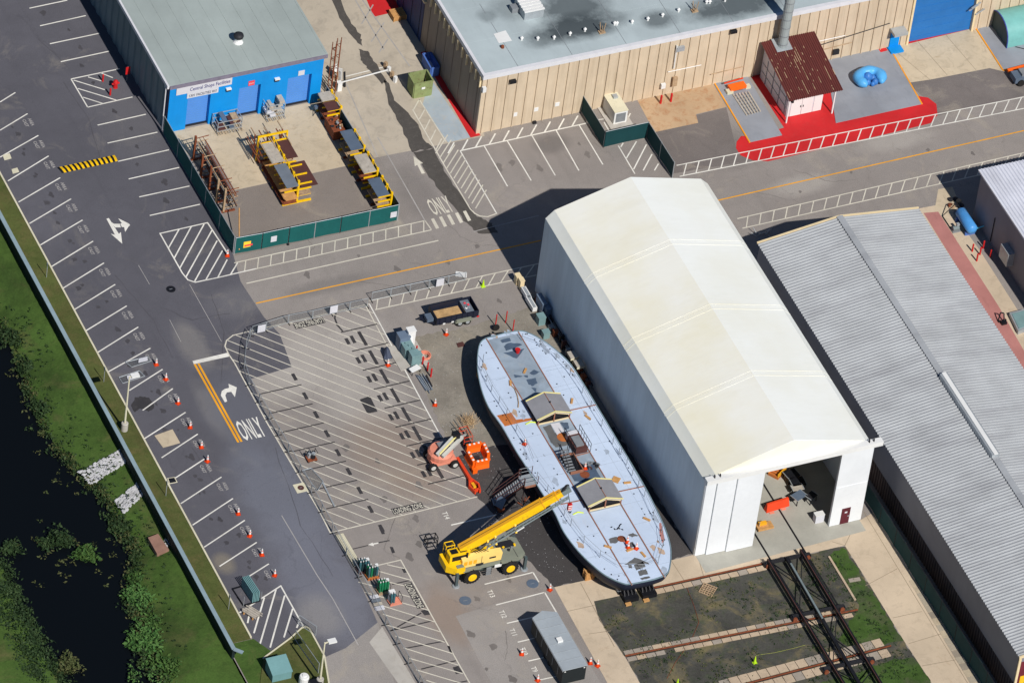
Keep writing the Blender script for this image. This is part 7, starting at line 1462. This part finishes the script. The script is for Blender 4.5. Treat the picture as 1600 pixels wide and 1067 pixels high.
for (a, b, w_, d_, m_, lab) in ((490,260,1.4,1.2,'black','black square table deepest in the shed doorway'),(575,365,1.5,1.2,'black','black framed table in the middle of the shed clutter'),(570,450,1.2,.8,'plate_pale','pale grey table between the dark table and the blue one'),(590,560,1.4,1.0,'plate_blue','blue grey table nearest the orange barrier'),(765,560,1.1,.8,'dark','small dark table beside the shade line in the shed')):
    c = X(a,b); t_ = thing('work_table', lab, 'table', c, rnd.uniform(-.5,.5), 'work tables in the shed'); build(MB().box(-w_/2,-d_/2,.8,w_/2,d_/2,.87), 'top', M[m_], t_, local=True)
    for x in (-1,1):
        for y in (-1,1): build(MB().box(x*w_*.42-.04,y*d_*.42-.04,.0,x*w_*.42+.04,y*d_*.42+.04,.799), 'leg', M['black'], t_, local=True)
    for x in (-1,1): build(MB().box(x*w_/2-.03,-d_/2-.03,.82,x*w_/2+.03,d_/2+.03,.9), 'edge_rail', M['galv'], t_, local=True)
# ------------------------------------------------------------------ top right corner things
c = G(968,196); t_ = thing('generator', 'white enclosed generator on a slab behind the dark green fence', 'generator', c); x, y = c.x+.1, c.y+1.7
build(MB().cbox((x,y,0), 2.6, 4.2, .12), 'slab', M['concrete4'], t_); build(MB().cbox((x,y,.12), 1.5, 3.0, 1.6), 'housing', M['white_sheet'], t_); build(MB().cbox((x,y,1.722), 1.6, 3.1, .08), 'roof', M['kerb'], t_); build(MB().cbox((x,y-1.52,.3), 1.1, .03, 1.2), 'grille', M['grey'], t_); build(MB().cbox((x+.2,y+.7,1.803), .5,.5,.25), 'exhaust', M['galv'], t_)
c = G(1152,142); t_ = thing('orange_machine', 'flat orange machine with pale skids on the western grey pad', 'machine', c); c = c+V((0,0,.06)); build(MB().cbox(c+V((0,.2,.2)), 1.9, .8, .35, .05), 'body', M['barrier'], t_); build(MB().cbox(c+V((-1.0,-.1,0)), .7, .6, .3), 'skid', M['kerb'], t_); build(MB().cbox(c+V((1.2,.1,0)), .6, .5, .3), 'skid', M['kerb'], t_); build(MB().beam(c+V((-1.2,.9,.5)), c+V((1.1,1.1,.5)), .12, .12), 'arm', M['vest'], t_); build(MB().cbox(c+V((0,.2,0)), 1.2, .5, .199), 'base', M['dark'], t_)
q = GG([(1145,149),(1169,145),(1188,176),(1167,182)]); t_ = thing('floor_grating', 'slatted steel grating lying on the western grey pad', 'grating', q[0])
for k in range(6):
    s_ = k/5; a, b = q[0].lerp(q[1],s_), q[3].lerp(q[2],s_); build(MB().beam(a+V((0,0,.12)), b+V((0,0,.12)), .16, .08), 'plank', M['plate_pale'], t_)
for k in range(7): s_ = .06+.88*k/6; a, b = q[0].lerp(q[3],s_), q[1].lerp(q[2],s_); build(MB().beam(a+V((0,0,.07)), b+V((0,0,.07)), .06, .02), 'cross_bar', M['dark'], t_)
c = G(1359,130); c.z = .06; mb = MB(); vs = []; ns, nr_ = 28, 12
for i in range(ns+1):
    a = math.radians(-50+280*i/ns); R_, r_ = 1.25+.06*math.sin(3*a), (.6+.05*math.sin(5*a+1))*(1 if 2 < i < ns-2 else (.8 if i in (2,ns-2) else .62 if i in (1,ns-1) else .38))
    for j in range(nr_): b = 2*math.pi*j/nr_; vs.append((c.x+(R_+r_*math.cos(b))*math.cos(a), c.y+(R_+r_*math.cos(b))*math.sin(a)*.95, c.z+.6+r_*math.sin(b)*.95))
fs = [(i*nr_+j,(i+1)*nr_+j,(i+1)*nr_+(j+1)%nr_,i*nr_+(j+1)%nr_) for i in range(ns) for j in range(nr_)]+[tuple(range(nr_)),tuple(range(ns*nr_,(ns+1)*nr_))[::-1]]
gp = thing('fibreglass_prop', 'bright blue rounded horseshoe fibreglass prop on the grey pad', 'prop', c); build(mb.add(vs,fs), 'shell', mat('prop_blue', (86,168,226), .4, var=.08), gp, smooth=True); [build(MB().lathe([(.2*s_,.04),(.42*s_,.3*s_),(.4*s_,.7*s_),(.1,1.0*s_)], c+V((ox,oy,0)), 12), 'lump', bpy.data.materials.get('prop_blue_dark') or mat('prop_blue_dark', (60,120,190), .45), gp, smooth=True) for ox, oy, s_ in ((-.2,.3,1.2),(.3,.1,.9),(-.45,-.3,.8),(.35,-.45,.85),(0,-.6,.6))]
c = G(1305,86); t_ = thing('pipe_fitting', 'black valve fitting on the grey pad by the tan wall', 'valve', c); build(MB().cbox(c, .8,.5,.6), 'body', M['dark'], t_); build(MB().tube(c+V((-.3,0,.6)),c+V((.3,0,.9)),.1,8), 'pipe', M['grey'], t_); build(MB().tube(c+V((0,0,.6)),c+V((0,0,1.0)),.06,6), 'stem', M['dark'], t_)
for k, (px, py) in enumerate(((1350,72),(1348,66))): pass
p0_, p1_ = G(1537,36), G(1580,75); ylo, yhi = p1_.y, p0_.y; xt = (p0_.x+p1_.x)/2; m_ = (ylo+yhi)/2; hw = (yhi-ylo)/2; tk = thing('covered_hopper', 'teal round topped container on the grey pad at the top right', 'container', (xt+4,m_,0)); prof_ = [(m_+hw*math.cos(a_), .08+2.7*(math.sin(a_)**.7)) for a_ in [math.pi*k/14 for k in range(15)]]
build(MB().add([(xt,y,z) for y,z in prof_]+[(xt+9,y,z) for y,z in prof_], [(k,k+1,k+16,k+15) for k in range(14)]), 'shell', M['hopper'] if 'hopper' in M else mat('hopper_teal', (116,176,172), .5, var=.08), tk, smooth=True)
build(MB().add([(xt+.02,y,z) for y,z in prof_],[tuple(range(15))]), 'end_panel', mat('hopper_end_shaded', (60,78,80), .6), tk); mb = MB()  # end panel darker than the shell: west side shade painted in
for k in range(14): mb.beam((xt-.02,prof_[k][0],prof_[k][1]+.01),(xt-.02,prof_[k+1][0],prof_[k+1][1]+.01), .1, .1)
build(mb, 'rim', mat('rim_indigo', (60,70,150), .5), tk)
for k in range(3): build(MB().tube((xt+1+3*k,ylo-.1,.1),(xt+2.2+3*k,ylo-1.0,.1),.05,5), 'strut', M['dark'], tk)
c = G(1590,128); t_ = thing('utility_trailer', 'dark utility trailer cut off by the right edge below the orange pad edge', 'trailer', c); build(MB().cbox((c.x+.6,c.y,.4), 2.6, 1.3, .7), 'tub', M['plate_blue'], t_); build(MB().cbox((c.x+.9,c.y,1.102), 1.6, 1.0, .3), 'load', M['grey'], t_); build(MB().beam((c.x-.6,c.y+1.4,.5),(c.x+2.4,c.y+1.6,.5), .3, .3), 'orange_bar', M['barrier'], t_)
for x in (0,1.4): build(MB().lathe([(.4,-.12),(.4,.12)],(c.x+x,c.y-.7,.4),14,'y'), 'wheel', M['rubber'], t_)
# blue tank and small things by the grey building
c = G(1511,360); t_ = thing('pressure_tank', 'bright blue horizontal pressure tank beside the grey building', 'tank', c); y0_, y1_ = G(1519,372).y+.3, G(1505,345).y+.4
build(MB().lathe([(.1,y0_-.3),(.42,y0_-.2),(.6,y0_),(.6,y1_),(.42,y1_+.2),(.1,y1_+.3)], (c.x,0,.95), 18, 'y'), 'vessel', mat('tank_blue', (78,150,216), .4, var=.08), t_, smooth=True)
for y in (y0_+.3,y1_-.3): build(MB().box(c.x-.6,y-.1,0,c.x+.6,y+.1,.5), 'saddle', M['skip_blue'], t_)
build(MB().tube((c.x+.6,y0_,.95),(c.x+1.3,y0_-.1,1.2),.07,6), 'outlet', mat('pipe_cyan', (90,190,210), .5), t_); build(MB().path([(c.x-.2,y1_,1.6),(c.x-.2,y1_+.8,1.6),(c.x-1.6,y1_+.8,.1),(c.x-1.6,y1_-1.6,.1)],.05,5), 'pipe', M['dark'], t_)
c = G(1493,361); t_ = thing('pump', 'small grey pump with motor west of the blue tank', 'pump', c); build(MB().cbox(c,.9,.6,.15), 'base', M['grey'], t_); build(MB().lathe([(.25,-.4),(.25,.3)], c+V((0,0,.42)), 12, 'x'), 'motor', M['lattice'], t_); build(MB().cbox(c+V((.2,.1,.67)),.3,.3,.25), 'box', M['galv'], t_)
q = GG([(1576,494),(1600,488),(1612,515),(1590,523)]); t_ = thing('planter_box', 'grey planter box with a pale lid at the right edge', 'planter', q[0]); m_ = sum(q, V((0,0,0)))/4; build(MB().prism([(v.x,v.y) for v in q],0,.5), 'tub', M['galv'], t_); build(MB().prism([(v.x+(m_.x-v.x)*.2,v.y+(m_.y-v.y)*.2) for v in q],.501,.56), 'lid', M['gear_teal'], t_)
c = G(1566,503); t_ = thing('hand_truck', 'black folded hand truck on the pink path', 'hand truck', c); build(MB().path([c+V((-.4,.2,.05)),c+V((-.1,.5,.9)),c+V((.2,.3,.9)),c+V((.1,-.2,.1))],.07,6), 'frame', M['black'], t_); build(MB().cbox(c+V((0,-.3,0)),.6,.4,.3), 'plate', M['black'], t_)
for x in (-.3,.3): build(MB().lathe([(.16,-.05),(.16,.05)],(c.x+x,c.y,.16),10,'y'), 'wheel', M['rubber'], t_)
a, b = G(1175,372), G(1208,366)
# scaffold pieces behind the sheds
t_ = thing('scaffold_pieces', 'grey scaffold pieces in the shadow between the two sheds', 'scaffold', G(1200,362))
for k in range(14): a = G(1182+30*rnd.random(), 372-9*rnd.random()); build(MB().tube(a+V((0,0,.05)), a+V((rnd.uniform(-.8,.8),rnd.uniform(-.5,.5),rnd.random()*.9)), .04, 5), 'tube', M['galv'], t_)
c = G(1501,318); t_ = thing('rust_heap', 'rusty pipe flange heap at the grey building corner', 'scrap', c)
for k in range(7): a = c+V((rnd.uniform(-1.6,.8),rnd.uniform(-.5,.8),0)); build(MB().lathe([(.3,0),(.3,.15),(.18,.2)], a, 10), 'flange', M[rnd.choice(('rust','rust_light','dark'))], t_)
# ================================================================== pond, bank and plants
t = NT('pond_water'); t.col(lin(12,16,20)); t.b.inputs['Roughness'].default_value = .12; t.b.inputs['Specular IOR Level'].default_value = .25
M['water'] = t.fin(.2, 0, .12, t.noise(1.2, 4), .06, .03)
WZ = -1.35
shoreR = [(-30,440),(0,505),(25,560),(45,610),(60,660),(95,705),(120,732),(140,752),(160,768),(170,790),(176,815),(200,840),(216,862),(204,900),(200,947),(226,962),(220,1012),(240,1032),(255,1067),(290,1130)]
shoreL = [(130,1130),(95,1067),(75,1037),(50,987),(27,950),(15,917),(0,877),(-60,790),(-140,640)]
pond = [tuple(G(a,b,WZ)[:2]) for a,b in shoreR+shoreL]
pa_ = np.array(pond); pb_ = np.roll(pa_, -1, 0)
xs = np.arange(-112,-43.85,.6); xs = np.append(xs, -43.85); ysg = np.arange(-95,100.1,.6); gx_, gy_ = np.meshgrid(xs, ysg, indexing='ij')
pt = np.stack([gx_.ravel(), gy_.ravel()], 1)
e = pb_-pa_; dmin = np.full(len(pt), 1e9); ins = np.zeros(len(pt), bool)
for i in range(len(pa_)):
    v = pt-pa_[i]; tt = np.clip((v@e[i])/(e[i]@e[i]), 0, 1); dmin = np.minimum(dmin, np.linalg.norm(v-tt[:,None]*e[i], axis=1))
    c1 = (pa_[i,1] > pt[:,1]) != (pb_[i,1] > pt[:,1]); xx = (pb_[i,0]-pa_[i,0])*(pt[:,1]-pa_[i,1])/(pb_[i,1]-pa_[i,1]+1e-12)+pa_[i,0]; ins ^= c1 & (pt[:,0] < xx)
rg = np.random.default_rng(3); nzv = rg.normal(0,.03,len(pt))
zz = np.where(ins, WZ-np.clip(dmin*.35,0,1.2)-.02, WZ+.04+(1.35-.12)*np.clip(dmin/4.0,0,1)**.8)+nzv
ny = len(ysg); vs = [(a[0],a[1],z) for a,z in zip(pt.tolist(), zz.tolist())]; fs = [(i*ny+j,(i+1)*ny+j,(i+1)*ny+j+1,i*ny+j+1) for i in range(len(xs)-1) for j in range(ny-1)]
lawn = tag(build(MB().add(vs,fs), 'pond_bank', M['grass'], smooth=True), kind='structure')
struct(MB().poly([(-400,-400,-1.0),(-112,-400,-1.0),(-112,400,-1.0),(-400,400,-1.0)]), 'far_lawn', M['grass']); struct(MB().poly([(-112,-400,-.15),(-43.7,-400,-.15),(-43.7,-94.9,-.15),(-112,-94.9,-.15)]), 'far_lawn', M['grass']); struct(MB().poly([(-112,100,-.15),(-43.7,100,-.15),(-43.7,400,-.15),(-112,400,-.15)]), 'far_lawn', M['grass'])
struct(MB().poly([(-111,-94,WZ),(-44.5,-94,WZ),(-44.5,99,WZ),(-111,99,WZ)]), 'pond_water', M['water'])
struct(MB().poly([(-43.6,-94.9,.02),(-36.6,-94.9,.02),(-36.6,-41,.02),(-38.5,-36,.02),(-40.9,-31.2,.02),(-43.6,-31.2,.02)]), 'lawn', M['grass'])
def leafmat(name, rgb, rgb2):
    t = NT(name); oi = t.n('ShaderNodeNewGeometry'); x = t.mix(oi.outputs['Random Per Island'], lin(*rgb), lin(*rgb2)); x = t.mix(t.ramp(t.noise(.8,3),[(.35,0.),(.65,.6)]), x, mul(lin(*rgb),.6)); t.col(x); return t.fin(.7,0,.2)
M['leaf'] = leafmat('leaf_green', (52,84,38), (84,110,54)); M['leaf2'] = leafmat('leaf_dark', (34,56,30), (62,80,46)); M['leaf3'] = leafmat('reed_brown', (92,92,58), (60,78,40)); M['leaf4'] = leafmat('leaf_bright', (64,104,50), (92,124,66))
def leaves(mb, c, r, n_, size, flat=.6, lift=.5):
    """leaf quads spread through an uneven clump"""
    for k in range(n_):
        while True:
            a = V((rnd.uniform(-1,1),rnd.uniform(-1,1),rnd.uniform(0,1)))
            if a.x*a.x+a.y*a.y+a.z*a.z < 1: break
        w_ = 1+.35*math.sin(3*math.atan2(a.y,a.x)+c[0]); p = V((c[0]+a.x*r*w_, c[1]+a.y*r*w_, c[2]+a.z*r*flat)); s = size*rnd.uniform(.6,1.5)
        u = V((rnd.gauss(0,1),rnd.gauss(0,1),rnd.gauss(0,lift))).normalized(); v = u.cross(V((rnd.gauss(0,.5),rnd.gauss(0,.5),1))).normalized()
        mb.add([p-u*s*.5, p+v*s*.28, p+u*s*.6, p-v*s*.28], [(0,1,2,3)])
    return mb
def shrub(label, px, py, r, n_, size, m, cat='shrub', group=None, h=.6):
    c = G(px,py,WZ+.1); t_ = thing('marsh_shrub', label, cat, c, 0, group); mb = MB()
    for k in range(5): a = rnd.random()*6.3; leaves(mb, c+V((math.cos(a)*r*.5*rnd.random(),math.sin(a)*r*.5*rnd.random(),.05)), r*rnd.uniform(.45,.75), n_//5, size, h)
    tag(build(mb, 'crown', M[m], t_), kind='stuff'); tr_ = MB()
    for k in range(4): tr_.tube(c+V((0,0,-.1)), c+V((rnd.uniform(-.5,.5)*r,rnd.uniform(-.5,.5)*r,r*h*.7)), .04, 5, .015)
    build(tr_, 'stem', M['leaf3'], t_); return t_
sh = [(220,935,2.2,900,.34,'leaf4','bright green shrub bulging from the bank opposite the speed of the wall end'),(216,905,1.5,420,.34,'leaf','mid green shrub on the bank just below the brown slab'),(235,1005,2.6,1100,.36,'leaf4','largest bright green shrub at the lower bank'),(245,975,1.7,520,.34,'leaf','green shrub between the two bright bank shrubs'),(265,1040,2.4,900,.36,'leaf','broad green shrub at the bottom of the bank'),(22,855,1.6,420,.3,'leaf2','dark marsh plant standing in the pond left side'),(95,845,1.9,520,.3,'leaf2','loose green marsh plant in the middle of the pond'),(135,865,1.7,460,.3,'leaf','pale green marsh plant in the pond east of the loose one'),(70,852,1.0,220,.3,'leaf2','small marsh plant between the pond plants'),(105,1040,1.8,380,.3,'leaf3','brownish marsh plant near the lower left bank'),(190,820,1.7,450,.3,'leaf2','dark shrub on the bank between the two stone chutes'),(70,640,1.9,480,.3,'leaf2','dark shrub on the upper bank below the light pole'),(45,575,1.8,480,.3,'leaf2','dark green shrub on the upper bank'),(20,530,2.0,500,.3,'leaf2','dark shrub at the left edge of the upper bank'),(240,925,1.3,300,.3,'leaf2','small dark shrub behind the bright bank shrub')]
sh[0] = sh[0][:6]+('bright green shrub bulging into the pond below the brown slab',)
for px, py, r, n_, s_, m_, lab in sh: shrub(lab, px, py, r, n_, s_, m_, group='pond bank shrubs')
# reeds and ground cover along the shore
mb = MB(); mb2 = MB(); mb3 = MB()
def along(pts, k): 
    i = rnd.randrange(len(pts)-1); s = rnd.random(); return (pts[i][0]+(pts[i+1][0]-pts[i][0])*s, pts[i][1]+(pts[i+1][1]-pts[i][1])*s)
for k in range(520):
    a = along(shoreR, k); c = G(a[0]+rnd.gauss(0,7)+2, a[1]+rnd.gauss(0,7), WZ+.05); leaves(rnd.choice((mb,mb,mb3)), c, rnd.uniform(.3,.9), 16, .26, .7, .8)
for k in range(240):
    a = along(shoreL, k); c = G(a[0]+rnd.gauss(0,5)+3, a[1]+rnd.gauss(0,5), WZ+.05); leaves(mb, c, rnd.uniform(.3,.9), 14, .26, .7, .8)
for k in range(45):
    c = G(50+rnd.random()*130, 700+rnd.random()*120 if rnd.random() < .4 else 840+rnd.random()*80, WZ+.02); leaves(mb3, c, rnd.uniform(.2,.6), 9, .22, .3, .3)
for k in range(420):
    q_ = (-20+rnd.random()*90, 900+rnd.random()*170)
    if q_[1] > 885+q_[0]*1.9: c = G(q_[0], q_[1], WZ+.9); leaves(mb, c, rnd.uniform(.3,.9), 12, .24, .4, .4)
for k in range(300):
    qy = 480+rnd.random()*540; sx_ = float(np.interp(qy, [q[1] for q in shoreR], [q[0] for q in shoreR])); wx_ = 52+(qy-430)*.536
    if wx_-sx_ < 25: continue
    c = G(sx_+14+rnd.random()*(wx_-sx_-24), qy, -.25)
    leaves(mb, c, rnd.uniform(.1,.3), 6, .16, .4, .4)
for k in range(260):
    c = G(205+rnd.random()*110, 880+rnd.random()*200, WZ+.4); leaves(rnd.choice((mb,mb2)), c, rnd.uniform(.3,.8), 10, .26, .5, .6)
for m_, mm, nm in ((mb,'leaf2','shore_reeds'),(mb2,'leaf4','shore_herbs'),(mb3,'leaf3','water_weeds')):
    o = build(m_, nm, M[mm]); tag(o, {'shore_reeds':'dark green reeds fringing the pond shore','shore_herbs':'bright low herbs on the pond bank','water_weeds':'brown weeds floating in the pond shallows'}[nm], 'plants', kind='stuff')
# weeds in the infield
mb = MB(); mb2 = MB()
def inpoly(poly, p):
    r = False
    for i in range(len(poly)):
        a, b = poly[i], poly[i-1]
        if (a[1] > p[1]) != (b[1] > p[1]) and p[0] < (b[0]-a[0])*(p[1]-a[1])/(b[1]-a[1])+a[0]: r = not r
    return r
field = [(940,975),(980,1030),(1010,1075),(1440,1060),(1405,1000),(1318,862),(1100,915),(990,935)]
for k in range(1700):
    p = (940+rnd.random()*500, 865+rnd.random()*205)
    if not inpoly(field, p): continue
    w_ = math.sin(p[0]*.031+1)*math.sin(p[1]*.05+p[0]*.013)
    if w_ < rnd.uniform(-.5,.7) and p[0] < 1260: continue
    c = G(p[0],p[1],.01); leaves(mb if rnd.random() < .5+(p[0]-1100)/500 else mb2, c, rnd.uniform(.15,.45), 7, .16, .5, .6)
for m_, mm, nm, lb in ((mb,'leaf2','infield_weeds','low green weeds over the infield soil'),(mb2,'leaf3','infield_weeds','dry brownish weeds over the infield soil')): tag(build(m_, nm, M[mm]), lb, 'weeds', kind='stuff')
# stone chutes
M['rock'] = mat('pale_rock', (182,182,184), .85, var=.25, scale=2)
def rocks(label, pts, n_):
    q = GG(pts, -.3); t_ = MB(); 
    for k in range(n_):
        u, v = rnd.random(), rnd.random(); c = (q[0].lerp(q[1],u)).lerp(q[3].lerp(q[2],u), v); r = rnd.uniform(.1,.24); b = len(t_.v)
        d = min(math.hypot(c.x-a, c.y-bb) for a, bb in pond); zz_ = WZ+.04+1.23*min(1,d/4.0)**.8
        vv = [(c.x+r*rnd.uniform(.7,1.2)*x, c.y+r*rnd.uniform(.7,1.2)*y, zz_+.05+r*rnd.uniform(.6,1)*z) for x,y,z in ((1,0,0),(-1,0,0),(0,1,0),(0,-1,0),(.2,.1,.9),(0,0,-.6))]
        t_.add(vv, [(0,2,4),(2,1,4),(1,3,4),(3,0,4),(2,0,5),(1,2,5),(3,1,5),(0,3,5)])
    o = build(t_, 'stone_chute', M['rock']); tag(o, label, 'stones', kind='stuff')
rocks('upper band of pale stones running down the bank', [(122,730),(190,705),(203,722),(142,748)], 420); rocks('lower band of pale stones running down the bank', [(180,775),(216,755),(226,772),(194,796)], 300); rocks('small patch of pale stones above the brown slab', [(250,843),(262,838),(268,850),(258,855)], 60)
q = GG([(231,841),(247,835),(264,860),(245,866)], -.25); solid(MB().prism([(v.x,v.y) for v in q],-.6,-.1), 'drain_slab', mat('brown_slab', (146,112,98), .9, var=.15), 'brownish concrete slab at the bank outfall', 'slab')
# pebbles scattered on the gravel yard and dark yard
mb = MB(); gp_ = [(640,530),(720,516),(830,485),(940,650),(900,905),(868,912),(745,770),(690,680),(655,595)]
for k in range(1200):
    p = (640+rnd.random()*300, 485+rnd.random()*430)
    if not inpoly(gp_, p): continue
    c = G(*p); r = rnd.uniform(.02,.055); mb.add([(c.x+r,c.y,.01),(c.x-r*.6,c.y+r,.01),(c.x-r*.5,c.y-r,.01),(c.x,c.y,.02+r)],[(0,1,3),(1,2,3),(2,0,3)])
tag(build(mb, 'loose_stones', M['rock']), 'loose pale stones scattered over the gravel yard', 'stones', kind='stuff')
